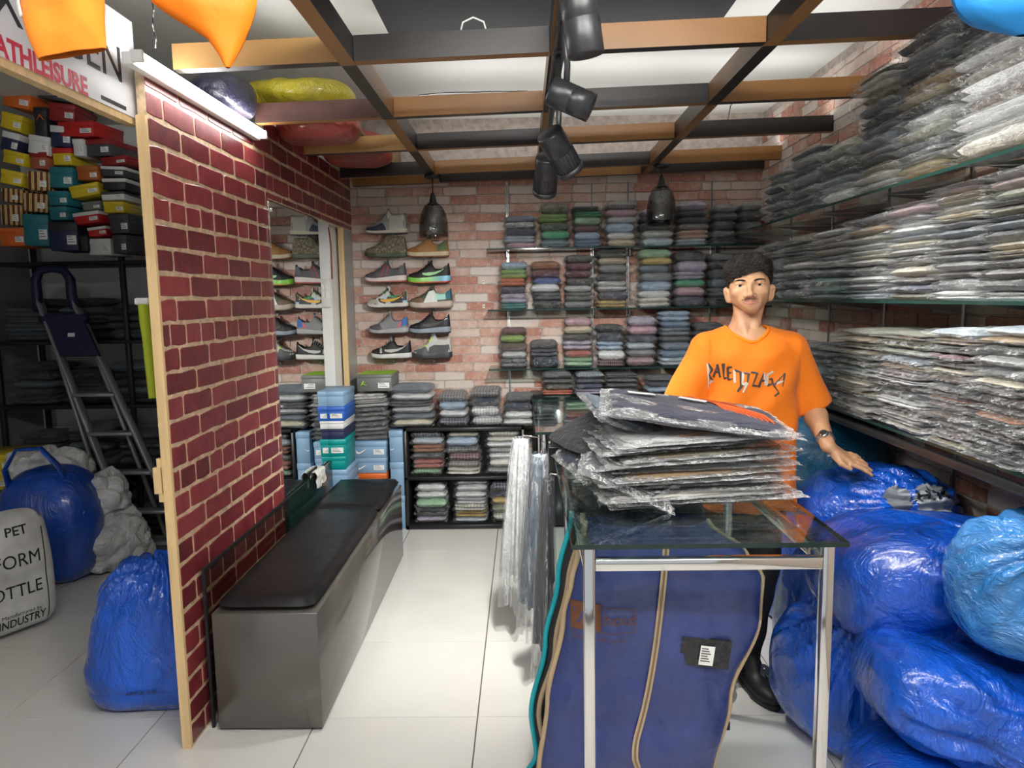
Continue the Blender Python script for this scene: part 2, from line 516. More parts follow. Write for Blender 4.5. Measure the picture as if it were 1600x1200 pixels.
# store-room walls left of the partition
w = MB().box(-3.62, -3.5, -2.5, BACK_Y + .1, 0, 2.8).build('wall_left', M_greywall); tag(w, kind='structure', label='grey side wall of the dark store room')
w = MB().box(-3.5, PX - .33, BACK_Y - .02, BACK_Y - .002, 0, 2.8).build('wall_store_back', M_white); tag(w, kind='structure', label='white back wall of the store room')

w = MB().box(-1.31, -1.27, -2.5, .1, 0, 2.8).build('wall_store_side', M_white); tag(w, kind='structure', label='white side wall of the store room next to the shop entrance')  # added out of view to keep ambient light out of the store room
# ---- partition (plane x = PX), opening and mirror
PY0, MY0, MY1, OY1 = 2.385, 3.47, 4.30, 4.90
PTOP = 2.36
part = MB()
part.box(PX - .03, PX, PY0 + .004, MY0 + .0, 0, PTOP)              # front panel
part.box(PX - .03, PX - .004, MY0, MY1, 0, 2.045)                  # behind the mirror
part.box(PX - .03, PX, MY0, BACK_Y - .003, 2.05, PTOP + .06)       # header
po = part.build('wall_partition', M_tangrout); tag(po, kind='structure', label='maroon brick-print partition panel with pale wooden edge')
# u runs along -y?  normal +x, u = +y
lay_bricks(po, ((PX, 0, 0), (0, 1, 0), (1, 0, 0)),
           [(PY0 + .004, MY0, 0.0, PTOP), (MY0, BACK_Y - .01, 2.055, PTOP + .055)], BM_, .0835, .236, .0125, .0022,
           half_rows=(2, 6, 11, 17, 22), limit=300)
e = MB(); e.box(PX - .031, PX + .001, PY0 - .010, PY0 + .004, .0, 2.17)
e.build('edge_strip', M_pine, po)
e = MB(); e.box(PX - .056, PX - .031, PY0 - .02, PY0 + .012, .93, 1.02).box(PX - .045, PX - .031, PY0 - .014, PY0 + .006, .90, 1.05)
e.build('latch_block', M_pine, po)
e = MB(); e.box(PX - .032, PX + .004, OY1 - .012, OY1 + .012, 0, 2.05)
e.build('edge_strip', M_pine, po)
M_greylam = mat('grey_laminate', (.36, .37, .37), .22)
e = MB(); e.box(PX - .028, PX, OY1 + .012, BACK_Y - .008, 0, 2.05)
e.build('grey_end_panel', M_greylam, po)
e = MB(); e.box(PX - .003, PX + .020, MY0 + .001, MY1, 0, .60)
e.build('dark_green_board', mat('dark_green_gloss', (.008, .022, .016), .15), po)
# pillar seen through the opening
M_pillar = mat('pillar_white', (.86, .87, .84), .5)
pl = MB().box(-1.66, PX - .05, 4.74, BACK_Y - .03, 0, 2.75).build('pillar', M_pillar); tag(pl, kind='structure', label='white pillar seen through the gap beside the mirror')
M_swplate = mat('switch_white', (.78, .78, .74), .35)
sw = thing('switch_board', 'white switch board on the pillar beside the mirror', 'switch', (-1.29, 4.74, 1.62))
MB().rbox(0, -.012, 0, .075, .022, .19, .004).build('back_plate', M_swplate, sw)
for k in range(4):
    MB().rbox(-.012 + .024 * (k % 2), -.026, .04 - .05 * (k // 2), .018, .008, .035, .002).build('rocker_switch', mat('switch_rocker', (.9, .9, .87), .3), sw)
MB().tube([(.05, -.01, .09), (.052, -.01, .3), (.04, -.008, .42)], .004).build('cable', mat('red_cable', (.35, .05, .04), .4), sw)
# mirror
mr = thing('wall_mirror', 'tall frameless wall mirror on partition reflecting the shoe wall', 'mirror', (PX, MY0, .605))
m_, nt_, out_ = nodes_of('mirror_silver')
g_ = nt_.nodes.new('ShaderNodeBsdfGlossy'); g_.inputs['Roughness'].default_value = 0; g_.inputs['Color'].default_value = (.88, .9, .89, 1)
nt_.links.new(g_.outputs[0], out_.inputs[0])
MB().box(-.003, .003, .006, MY1 - MY0, 0, 1.435).build('mirror_glass', m_, mr)
M_chrome = mat('chrome', (.75, .74, .72), .08, 1.0)
MB().box(-.003, .006, 0, .006, 0, 1.435).build('edge_trim', M_chrome, mr)
for z_ in (.45, 1.40):
    MB().lathe([(0, .012), (.009, .012), (.012, .004), (.012, 0)], 12, M=Matrix.Translation((.003, .03, z_)) @ Matrix.Rotation(math.pi / 2, 4, 'Y')).build('mirror_screw', M_chrome, mr)

# ---- ceiling beam grid
M_bb = mat('beam_brown', (.27, .125, .035), .38, var=.12, vscale=4)
M_bl = mat('beam_light_brown', (.42, .235, .085), .42, var=.12, vscale=4)
M_bk = mat('beam_black', (.014, .009, .008), .35, var=.3, vscale=6)
M_bd = mat('beam_dark_brown', (.075, .035, .03), .35, var=.3, vscale=10)
BZ0, BZ1 = 2.372, 2.455
BXS = [-.585, .125, .845]          # long beams
BYS = [2.53, 3.285, 3.99, 4.76, 5.10]
def beam_tilt(x): return .024 * (x + .35)      # the grid hangs slightly out of level
def beam_seg(x0, x1, y0, y1, side, under):
    """side colour on the flanks, the other colour below"""
    b = MB()
    vs = [(x, y, z + beam_tilt(x)) for z in (BZ0, BZ1) for y in (y0, y1) for x in (x0, x1)]
    b.add(vs, [(4, 5, 7, 6), (0, 1, 5, 4), (2, 6, 7, 3), (0, 4, 6, 2), (1, 3, 7, 5)], 0).add([vs[0], vs[2], vs[3], vs[1]], [(0, 1, 2, 3)], 1)
    return b.mesh('beam', [side, under])
colmap = {'b': M_bb, 'k': M_bk, 'l': M_bl, 'd': M_bd}
rowcol = ['lkbk', 'dbkb', 'lkbk', 'kbkb', 'bkbk']
ordn = ['front', 'second', 'third', 'fourth', 'rearmost']
xs_ = [PX + .03] + BXS + [WALL_X - .002]
cname = {'b': 'brown', 'k': 'black', 'l': 'light brown', 'd': 'dark brown'}
spanname = ['partition-side span', 'span left of the track', 'span right of the track', 'span by the right wall']
for r_, y_ in enumerate(BYS):
    for s_ in range(4):
        c_ = rowcol[r_][s_]
        x0 = xs_[s_] + (.028 if s_ else 0); x1 = xs_[s_ + 1] - (.028 if s_ < 3 else 0)
        if s_ == 3 and r_ == 0: x1 = WALL_X - .002
        o = link('ceiling_beam', beam_seg(x0, x1, y_, y_ + .045, colmap[c_], M_bk if c_ in 'bl' else M_bb))
        tag(o, '%s wooden cross beam, %s row of ceiling grid, %s' % (cname[c_], ordn[r_], spanname[s_]), 'beam', 'cross beams of the ceiling grid')
ys_ = [1.60] + BYS[:4] + [5.145]
lcol = ['bkbkb', 'bkbkb', 'bkbkb']
lname = ['long beam nearest the partition', 'middle long beam carrying the track lights', 'long beam nearest the right wall']
for b_, x_ in enumerate(BXS):
    for s_ in range(5):
        c_ = lcol[b_][s_]
        y0 = ys_[s_] + (.0451 if s_ else 0) - .0; y1 = ys_[s_ + 1]
        if s_ == 0: y0 = ys_[0]
        o = link('ceiling_beam', beam_seg(x_ - .026, x_ + .026, y0, y1 + (.045 if s_ < 4 else 0), colmap['k' if c_ == 'b' else 'b'], colmap[c_]))
        tag(o, '%s segment of the %s, bay %s from front' % (cname[c_], lname[b_], ['first', 'second', 'third', 'fourth', 'fifth'][s_]), 'beam', 'long beams of the ceiling grid')
# fill strips added out of sight on the beams to brighten ceiling and room
M_fillstrip = emit_mat('led_strip_glow', (1.0, .985, .96), FILL_STRIP_EMIT)
def fill_strip(label, x0, x1, y0, y1):
    t = thing('led_strip', label, 'lamp', ((x0 + x1) / 2, (y0 + y1) / 2, BZ1 + .0005 + beam_tilt((x0 + x1) / 2)), 0, 'LED strips on the ceiling beams')
    t.rotation_euler = (0, -.024, 0)
    w, d = x1 - x0, y1 - y0
    MB().box(-w / 2, w / 2, -d / 2, d / 2, 0, .002).build('strip_base', mat('strip_base', (.7, .7, .7), .5), t)
    k = .82
    MB().add([(-w / 2 * (k if w < .1 else 1), -d / 2 * (k if d < .1 else 1), .0025), (w / 2 * (k if w < .1 else 1), -d / 2 * (k if d < .1 else 1), .0025), (w / 2 * (k if w < .1 else 1), d / 2 * (k if d < .1 else 1), .0025), (-w / 2 * (k if w < .1 else 1), d / 2 * (k if d < .1 else 1), .0025)], [(0, 1, 2, 3)]).build('diode_line', M_fillstrip, t)
for r_ in (1, 2, 3):
    for s_ in (1, 2, 3):
        x0 = xs_[s_] + .04; x1 = xs_[s_ + 1] - .04
        fill_strip('LED strip on top of %s cross beam, %s' % (ordn[r_], spanname[s_]), x0, x1, BYS[r_] + .022, BYS[r_] + .042)
# loose wires over the beams
M_wire = mat('black_wire', (.02, .02, .02), .5)
def wire(name, label, pts, r=.0025, m=None):
    o = MB().tube(pts, r, 6).build(name, m or M_wire); return tag(o, label, 'wire')
wire('loose_wire', 'thin black wire lying along second brown beam', [(-.45 + .12 * i, 3.30 + .01 * math.sin(i * 2), 2.46 + .012 * abs(math.sin(i * 1.3))) for i in range(5)])
wire('loose_wire', 'two-ended black wire poking up from beam by right wall', [(1.10, 4.0, 2.490), (1.11, 3.99, 2.56), (1.14, 3.99, 2.595), (1.17, 3.99, 2.58)], .003)
wire('loose_wire', 'white wire loop on top of front black beam', [(-.20, 2.55, 2.455), (-.19, 2.55, 2.49), (-.155, 2.55, 2.505), (-.12, 2.55, 2.49), (-.11, 2.55, 2.455)], .003, mat('white_wire', (.8, .8, .78), .4))
# ================================================================== added fill tubes overhead, then the shop's own partition tube
M_tubeglow = emit_mat('tube_glow', (1.0, .98, .95), TUBE_EMIT)
M_fix = mat('fixture_white', (.75, .75, .73), .4)
def fill_tube(loc, L, power, label):
    t = thing('ceiling_tube_light', label, 'lamp', loc, 0, 'ceiling tubes above the photographer')
    MB().rbox(0, 0, .05, L + .04, .045, .03, .004).build('fixture_body', M_fix, t)
    MB().tube([(-L / 2, 0, .0), (L / 2, 0, .0)], .016, 12).build('tube', emit_mat('ceiling_tube_glow_%d' % int(power), (1, .98, .95), power), t)
    for sx_ in (-1, 1): MB().rbox(sx_ * (L / 2 + .01), 0, .018, .02, .035, .06, .004).build('end_cap', M_fix, t)
    if loc[2] < 2.65: MB().tube([(0, 0, .06), (0, 0, 2.70 - loc[2])], .006, 6).build('drop_rod', M_fix, t)
for i_, (l_, L_, p_) in enumerate(FILL_TUBES):
    fill_tube(l_, L_, p_, ['white ceiling tube light directly above the shop entrance', 'white ceiling tube light behind photographer on right', 'white ceiling tube light behind photographer on left'][i_])
# tube on the partition
ta = unp(213, 82, X=PX + .05); tb = unp(413, 214, X=PX + .05)
tl = thing('tube_light', 'glowing white tube light along top of maroon partition', 'lamp', (PX, ta.y, 0))
zt = (ta.z + tb.z) / 2
MB().rbox(.018, (tb.y - ta.y) / 2, zt - .005, .032, tb.y - ta.y, .036, .004).build('batten', mat('batten_white', (.85, .85, .85), .3), tl)
MB().tube([(.05, .02, zt), (.05, tb.y - ta.y - .02, zt)], .017, 14).build('tube', M_tubeglow, tl)
for y_ in (.008, tb.y - ta.y - .008):
    MB().rbox(.048, y_, zt, .036, .018, .036, .004).build('end_cap', M_fix, tl)

# ================================================================== folded clothes in plastic
PAL = {
 'white': (.86, .87, .87), 'off white': (.78, .75, .68), 'pale grey': (.60, .61, .62), 'grey': (.24, .25, .26), 'charcoal': (.075, .08, .088), 'black': (.018, .019, .021),
 'navy': (.022, .030, .065), 'dark blue': (.03, .05, .11), 'royal blue': (.03, .08, .36), 'denim blue': (.15, .24, .37), 'slate blue': (.16, .21, .27), 'sky blue': (.40, .53, .70), 'pale blue': (.55, .64, .74),
 'teal': (.03, .36, .34), 'green': (.05, .40, .20), 'mint green': (.34, .58, .36), 'lime green': (.25, .42, .08), 'olive': (.14, .145, .06), 'dark olive': (.055, .06, .04), 'sage': (.27, .28, .20), 'bottle green': (.02, .10, .08),
 'pink': (.62, .36, .44), 'dusty pink': (.40, .26, .28), 'lilac': (.48, .42, .55), 'maroon': (.13, .012, .03), 'brick red': (.42, .11, .08), 'orange': (.72, .17, .05), 'rust': (.32, .11, .035), 'peach': (.62, .38, .27),
 'tan': (.40, .25, .11), 'mustard': (.42, .28, .06), 'beige': (.66, .55, .38), 'khaki': (.30, .25, .15), 'cream': (.74, .67, .51), 'brown': (.10, .06, .045), 'yellow': (.66, .47, .14), 'taupe': (.23, .20, .18), 'mauve': (.16, .12, .13),
}
def cloth(spec):
    key = 'cloth_' + spec.replace(' ', '_')
    if key in MATS: return MATS[key]
    words = spec.split()
    pat = words[-1] if words[-1] in ('plaid', 'camouflage', 'striped', 'denim', 'print') else None
    col = PAL[' '.join(words[:-1]) if pat else spec]
    m, nt, out = nodes_of(key)
    b = nt.nodes.new('ShaderNodeBsdfPrincipled'); nt.links.new(b.outputs[0], out.inputs[0])
    setin(b, 'Roughness', .8); setin(b, 'Sheen Weight', .15)
    v = coords(nt, (1, 1, 1)); v2 = coords(nt, (1, 1, .35))
    n1 = noise_n(nt, v, 3, 4, .6)
    lo = tuple(c * .72 for c in col); hi = tuple(min(1, c * 1.2) for c in col)
    c = ramp(nt, n1, [(.3, lo), (.7, hi)])
    tc = nt.nodes.new('ShaderNodeTexCoord'); sep = nt.nodes.new('ShaderNodeSeparateXYZ'); nt.links.new(tc.outputs['Object'], sep.inputs[0])
    def band(sock, fr, th):
        return math_n(nt, 'GREATER_THAN', math_n(nt, 'SINE', math_n(nt, 'MULTIPLY', sock, fr)), th)
    lum = sum(col) / 3
    other = tuple(min(1, .35 + x * .6) for x in col) if lum < .3 else tuple(x * .25 for x in col)
    if pat == 'plaid':
        f = math_n(nt, 'ADD', math_n(nt, 'MULTIPLY', band(sep.outputs[0], 62, .55), .4), math_n(nt, 'MULTIPLY', band(math_n(nt, 'ADD', sep.outputs[1], math_n(nt, 'MULTIPLY', sep.outputs[2], .16)), 62, .55), .4))
        c = mixrgb(nt, 'MIX', f, c, other)
    elif pat == 'striped':
        c = mixrgb(nt, 'MIX', math_n(nt, 'MULTIPLY', band(sep.outputs[0], 90, .3), .6), c, other)
    elif pat in ('camouflage', 'print'):
        n2 = noise_n(nt, v, 9 if pat == 'print' else 6, 2, .5, 1.0)
        c = mixrgb(nt, 'MIX', ramp(nt, n2, [(.48, 0.0), (.52, .8)]), c, tuple(x * 2.6 + .05 for x in col) if lum < .3 else other)
    nt.links.new(c, b.inputs['Base Color'])
    h = math_n(nt, 'ADD', noise_n(nt, v2, 7, 4, .65, .6), math_n(nt, 'MULTIPLY', noise_n(nt, v, 60, 2), .15))
    nt.links.new(bump_n(nt, h, .5, .06), b.inputs['Normal'])
    MATS[key] = m
    return m
M_film = film_mat('clear_film', .035, .45, (.86, .88, .90), .18, 4.5, (1, 1, .45), .035, .8)
M_film_milky = film_mat('milky_film', .035, .60, (.86, .87, .88), .22, 5.0, (1.3, 1.0, .30), .05, .9, .02)

def edge_param(n):
    t = np.linspace(-1, 1, n)
    return np.sin(t * np.pi / 2) * .35 + t * .65
def unit_fold(seed, lobes=2, nu=11, nv=9, n_amp=.03, ep=7):
    """folded garment: x,y in -.5...5, z 0..1; rounded fold at the front (-y)"""
    rs = random.Random(seed)
    mb = MB()
    us, vs_ = edge_param(nu), edge_param(nv)
    for L in range(lobes):
        z0 = L / lobes; hz = .5 / lobes
        oy = rs.uniform(-.02, .02) if L else 0; ox = rs.uniform(-.015, .015)
        sh = 1 - .03 * rs.random()
        for side in (1, -1):
            P = []
            for u in us:
                row = []
                for v in vs_:
                    e = (abs(u) ** 8 + abs(v) ** 8) ** (1 / 8)
                    k = 1 / e if e > 1 else 1
                    uu, vv = u * k, v * k
                    e = min(1, e)
                    x = uu * .5 * sh + ox + n_amp * .5 * noise.noise(Vector((uu * 2, vv * 2, seed * 3.1 + L)))
                    y = vv * .5 * sh + oy + n_amp * .5 * noise.noise(Vector((uu * 2 + 9, vv * 2, seed * 1.7 + L)))
                    z = z0 + hz + side * hz * 1.06 * math.sqrt(max(0, 1 - e ** ep))
                    z += .09 * noise.noise(Vector((uu * 1.6, vv * 1.6, seed * 2.3))) * (1 - .3 * e)
                    row.append((x, y, z))
                P.append(row)
            mb.grid(P, 0, True, flip=(side > 0))
    return mb
def unit_wrap(seed, nu=17, nv=13, rim=.05, front=.09):
    """loose plastic bag round the garment; thin crinkled rim"""
    mb = MB()
    us, vs_ = edge_param(nu), edge_param(nv)
    for side in (1, -1):
        P = []
        for u in us:
            row = []
            for v in vs_:
                e = max(abs(u), abs(v))
                bul = max(0.0, 1 - ((e - .0) / .93) ** 10) if e < .93 else 0.0
                jag = noise.noise(Vector((u * 9, v * 9, seed * 5.7)))
                x = u * (.5 + rim) + (.018 * jag if e > .95 else .008 * jag)
                fy = front if v < 0 else rim
                y = v * (.5 + fy) + (.022 * noise.noise(Vector((u * 7, v * 3, seed + 40))) if e > .95 else .0)
                zc = .45 + .18 * noise.noise(Vector((u * 2.5, v * 2.5, seed + 9)))
                z = zc + side * .50 * bul ** .5 + .04 * jag * (1 if bul > 0 else 2.0)
                row.append((x, y, z))
            P.append(row)
        mb.grid(P, 0, True, flip=(side > 0))
    return mb
_fold_cache = {}
N_FOLD = 6
FOLDS2 = [unit_fold(i, 2) for i in range(N_FOLD)]
FOLDS3 = [unit_fold(i + 50, 3, 9, 9) for i in range(N_FOLD)]
FOLDS1 = [unit_fold(i + 150, 1, 13, 11, .045, 4) for i in range(N_FOLD)]
FSETS = {1: FOLDS1, 2: FOLDS2, 3: FOLDS3}
WRAPS = [unit_wrap(i).mesh('plastic_wrap', M_film) for i in range(6)]
WRAPS_M = [unit_wrap(i + 30, 19, 13, .05, .07).mesh('plastic_wrap', M_film_milky) for i in range(6)]
def fold_mesh(kind, k, spec):
    key = (kind, k, spec)
    if key not in _fold_cache:
        _fold_cache[key] = FSETS[kind][k].mesh('folded_garment', cloth(spec))
    return _fold_cache[key]
GR = random.Random(11)
NTH = ['first', 'second', 'third', 'fourth', 'fifth', 'sixth', 'seventh', 'eighth', 'ninth', 'tenth', 'eleventh', 'twelfth', 'thirteenth', 'fourteenth', 'fifteenth', 'sixteenth', 'seventeenth', 'eighteenth', 'nineteenth', 'twentieth']
M_sticker = mat('paper_sticker', (.82, .82, .80), .6)
def garment(name, spec, label, cat, loc, size, rz, group, lobes=2, milky=False, tilt=(0, 0), wrap=True):
    o = link(name, fold_mesh(lobes, GR.randrange(N_FOLD), spec))
    o.location = loc; o.rotation_euler = (tilt[0], tilt[1], rz); o.scale = size
    tag(o, label, cat, group)
    if wrap:
        wo = link('plastic_wrap', GR.choice(WRAPS_M if milky else WRAPS), o)
    return o
def stack(what, cat, specs, x, y, z, w, d, t, where, group, rz=0.0, lobes=0, milky=False, jit=.012, lean=(0, 0), tj=.25, total=None, tilt=(0, 0), rj=.05):
    """specs listed bottom to top; returns the height"""
    ts = [t * (1 + GR.uniform(-tj, tj)) for _ in specs]
    if total:
        k = total / sum(ts); ts = [q * k for q in ts]
    h = 0
    n = len(specs)
    for i, s in enumerate(specs):
        pos = 'topmost' if i == n - 1 else ('lowest' if i == 0 else NTH[i] + ' from bottom')
        lab = "%s folded %s, %s of %s" % (s, what, pos, where)
        if len(lab.split()) > 16: lab = lab.replace(' folded', '')
        f = h / max(.01, sum(ts))
        garment('folded_' + what.split()[-1], s, lab, cat, (x + GR.uniform(-jit, jit) + lean[0] * f, y + GR.uniform(-jit, jit) + lean[1] * f, z + h), (w * GR.uniform(.94, 1.03), d * GR.uniform(.94, 1.03), ts[i] * 1.02), rz + GR.uniform(-rj, rj), group, lobes if lobes else GR.choice((1, 1, 1, 2)), milky, tilt)
        h += ts[i]
    return h

# ---- glass shelves on the back wall
M_glassface = glass_mat('shelf_glass', (.84, .93, .90))
M_glassedge = mat('glass_edge_green', (.012, .035, .03), .1)
def glass_slab(mb, x0, x1, y0, y1, z0, z1):
    vs = [(x, y, z) for z in (z0, z1) for y in (y0, y1) for x in (x0, x1)]
    mb.add(vs, [(0, 2, 3, 1), (4, 5, 7, 6)], 0); mb.add(vs, [(0, 1, 5, 4), (2, 6, 7, 3), (0, 4, 6, 2), (1, 3, 7, 5)], 1)
    return mb
M_steel = mat('shelf_standard_steel', (.45, .45, .45), .3, 1.0)
BS_Z = [1.895, 1.492, 1.093]       # top faces of the back shelves
BS_Y0 = 4.86
for k_, zz in enumerate(BS_Z):
    s_ = thing('glass_shelf', '%s glass shelf of folded shirts on back brick wall' % ['top', 'middle', 'lowest'][k_], 'shelf', (-.24, BS_Y0, zz), 0, 'glass shelves on the back wall')
    glass_slab(MB(), 0, 1.89, 0, BACK_Y - BS_Y0 - .02, -.009, 0).build('glass_pane', [M_glassface, M_glassedge], s_)
    for bx in (.13, .72, .97, 1.55):
        br = MB().prism([(0, -.010), (0, -.05), (.004, -.05), (.004, -.010)], .16, BACK_Y - BS_Y0 - .012).build('bracket', M_steel, s_)
        br.location = (bx, 0, 0)
for bx, nm in ((-.105, 'leftmost'), (.485, 'second from left'), (.735, 'third from left'), (1.315, 'rightmost')):
    st_ = thing('shelf_standard', 'slim slotted metal shelf upright on back wall, %s' % nm, 'shelf upright', (bx, BACK_Y - .006, .75))
    MB().box(-.008, .008, -.006, .0, 0, 1.62).build('upright', M_steel, st_)
    MB().box(-.002, .002, -.0072, -.006, .02, 1.6).build('slot_line', M_black, st_)

BT = [
 # (px x0, px x1, colours bottom -> top, pixel y of the stack top)
 [(787, 841, ['pink', 'pale blue', 'navy', 'white print', 'slate blue'], 336),
  (842, 893, ['slate blue', 'green', 'dark olive camouflage', 'lime green', 'dark olive camouflage'], 317),
  (894, 942, ['denim blue', 'sky blue', 'maroon', 'mint green', 'green', 'black'], 322),
  (945, 997, ['beige', 'white', 'sky blue', 'pale grey', 'pink', 'grey plaid'], 313),
  (1000, 1053, ['pale blue', 'off white', 'black', 'navy', 'lilac'], 325),
  (1056, 1108, ['pale blue', 'peach', 'grey', 'black', 'navy', 'lilac'], 314),
  (1111, 1150, ['charcoal', 'grey', 'black', 'charcoal', 'grey'], 318), (1152, 1190, ['black', 'charcoal', 'black', 'grey'], 315)],
 [(779, 827, ['teal', 'lilac', 'navy', 'orange', 'lime green', 'sky blue'], 409),
  (829, 879, ['black', 'navy', 'white', 'royal blue', 'maroon', 'rust'], 408),
  (881, 930, ['grey', 'dark olive', 'pale grey', 'black', 'maroon', 'maroon', 'dark olive'], 398),
  (932, 984, ['yellow', 'navy', 'pale grey', 'black', 'grey', 'beige', 'black'], 390),
  (997, 1053, ['off white', 'white', 'sky blue', 'grey', 'slate blue', 'yellow', 'mint green'], 389),
  (1055, 1106, ['navy', 'pink', 'green', 'lilac', 'lilac', 'black'], 392),
  (1109, 1150, ['black', 'charcoal', 'slate blue', 'charcoal', 'black', 'grey'], 395), (1152, 1190, ['black', 'charcoal', 'black', 'charcoal', 'grey'], 395)],
 [(777, 823, ['charcoal print', 'pale grey', 'brown', 'lime green', 'maroon'], 513),
  (826, 875, ['navy', 'navy', 'charcoal'], 533),
  (878, 929, ['mint green', 'brick red', 'lilac', 'black', 'beige', 'pink'], 497),
  (931, 979, ['maroon striped', 'white', 'sky blue', 'navy', 'black'], 508),
  (979, 1030, ['dusty pink', 'grey', 'pale blue', 'navy', 'pink', 'lilac'], 495),
  (1031, 1084, ['pale blue', 'denim blue denim', 'slate blue denim', 'charcoal', 'slate blue denim', 'denim blue denim', 'sky blue'], 487),
  (1088, 1135, ['black', 'charcoal', 'navy', 'charcoal'], 505)],
]
shn = ['top back shelf', 'middle back shelf', 'lowest back shelf']
stn = ['leftmost stack', 'second stack', 'third stack', 'fourth stack', 'fifth stack', 'sixth stack', 'seventh stack', 'eighth stack']
for k_, rowdef in enumerate(BT):
    for j_, (a_, b_, sp_, ty_) in enumerate(rowdef):
        Yf = BS_Y0 + .02
        x0 = unp(a_, 480, Y=Yf).x; x1 = unp(b_, 480, Y=Yf).x
        top = unp((a_ + b_) / 2, ty_, Y=Yf).z
        stack('shirt', 'shirt', sp_, (x0 + x1) / 2, BS_Y0 + .14, BS_Z[k_] + .001, (x1 - x0) * .90, .25, .05, '%s of %s' % (stn[j_], shn[k_]), 'wrapped shirts on the back glass shelves', total=max(.12, top - BS_Z[k_]), jit=.008)

# ---- right wall: three glass levels of folded trousers
RS_Z = [1.935, 1.540, 1.100]
RS_X0 = 1.27
for k_, zz in enumerate(RS_Z):
    s_ = thing('glass_shelf', '%s long glass shelf of trousers on right wall' % ['top', 'middle', 'lowest'][k_], 'shelf', (RS_X0, 1.2, zz), 0, 'glass shelves on the right wall')
    glass_slab(MB(), 0, WALL_X - RS_X0 - .012, 0, 3.62, -.010, 0).build('glass_pane', [M_glassface, M_glassedge], s_)
    for by in (.35, .95, 1.55, 2.15, 2.75, 3.35):
        MB().prism([(.06, -.012), (WALL_X - RS_X0 - .012, -.012), (WALL_X - RS_X0 - .012, -.055)], by, by + .005).build('bracket', M_steel, s_)
for by, nm in ((1.55, 'nearest'), (2.15, 'second'), (2.75, 'third'), (3.35, 'fourth'), (3.95, 'fifth'), (4.55, 'farthest')):
    st_ = thing('shelf_standard', 'slim metal shelf upright on right wall, %s from camera' % nm, 'shelf upright', (WALL_X - .006, by, .65))
    MB().box(-.006, 0, -.008, .008, 0, 1.7).build('upright', M_steel, st_)
rl = MB().rbox(RS_X0 + .02, 3.0, 1.052, .02, 3.6, .028, .003).build('shelf_rail', mat('black_rail', (.015, .015, .016), .25))
tag(rl, 'black metal rail running under the lowest right shelf', 'rail')
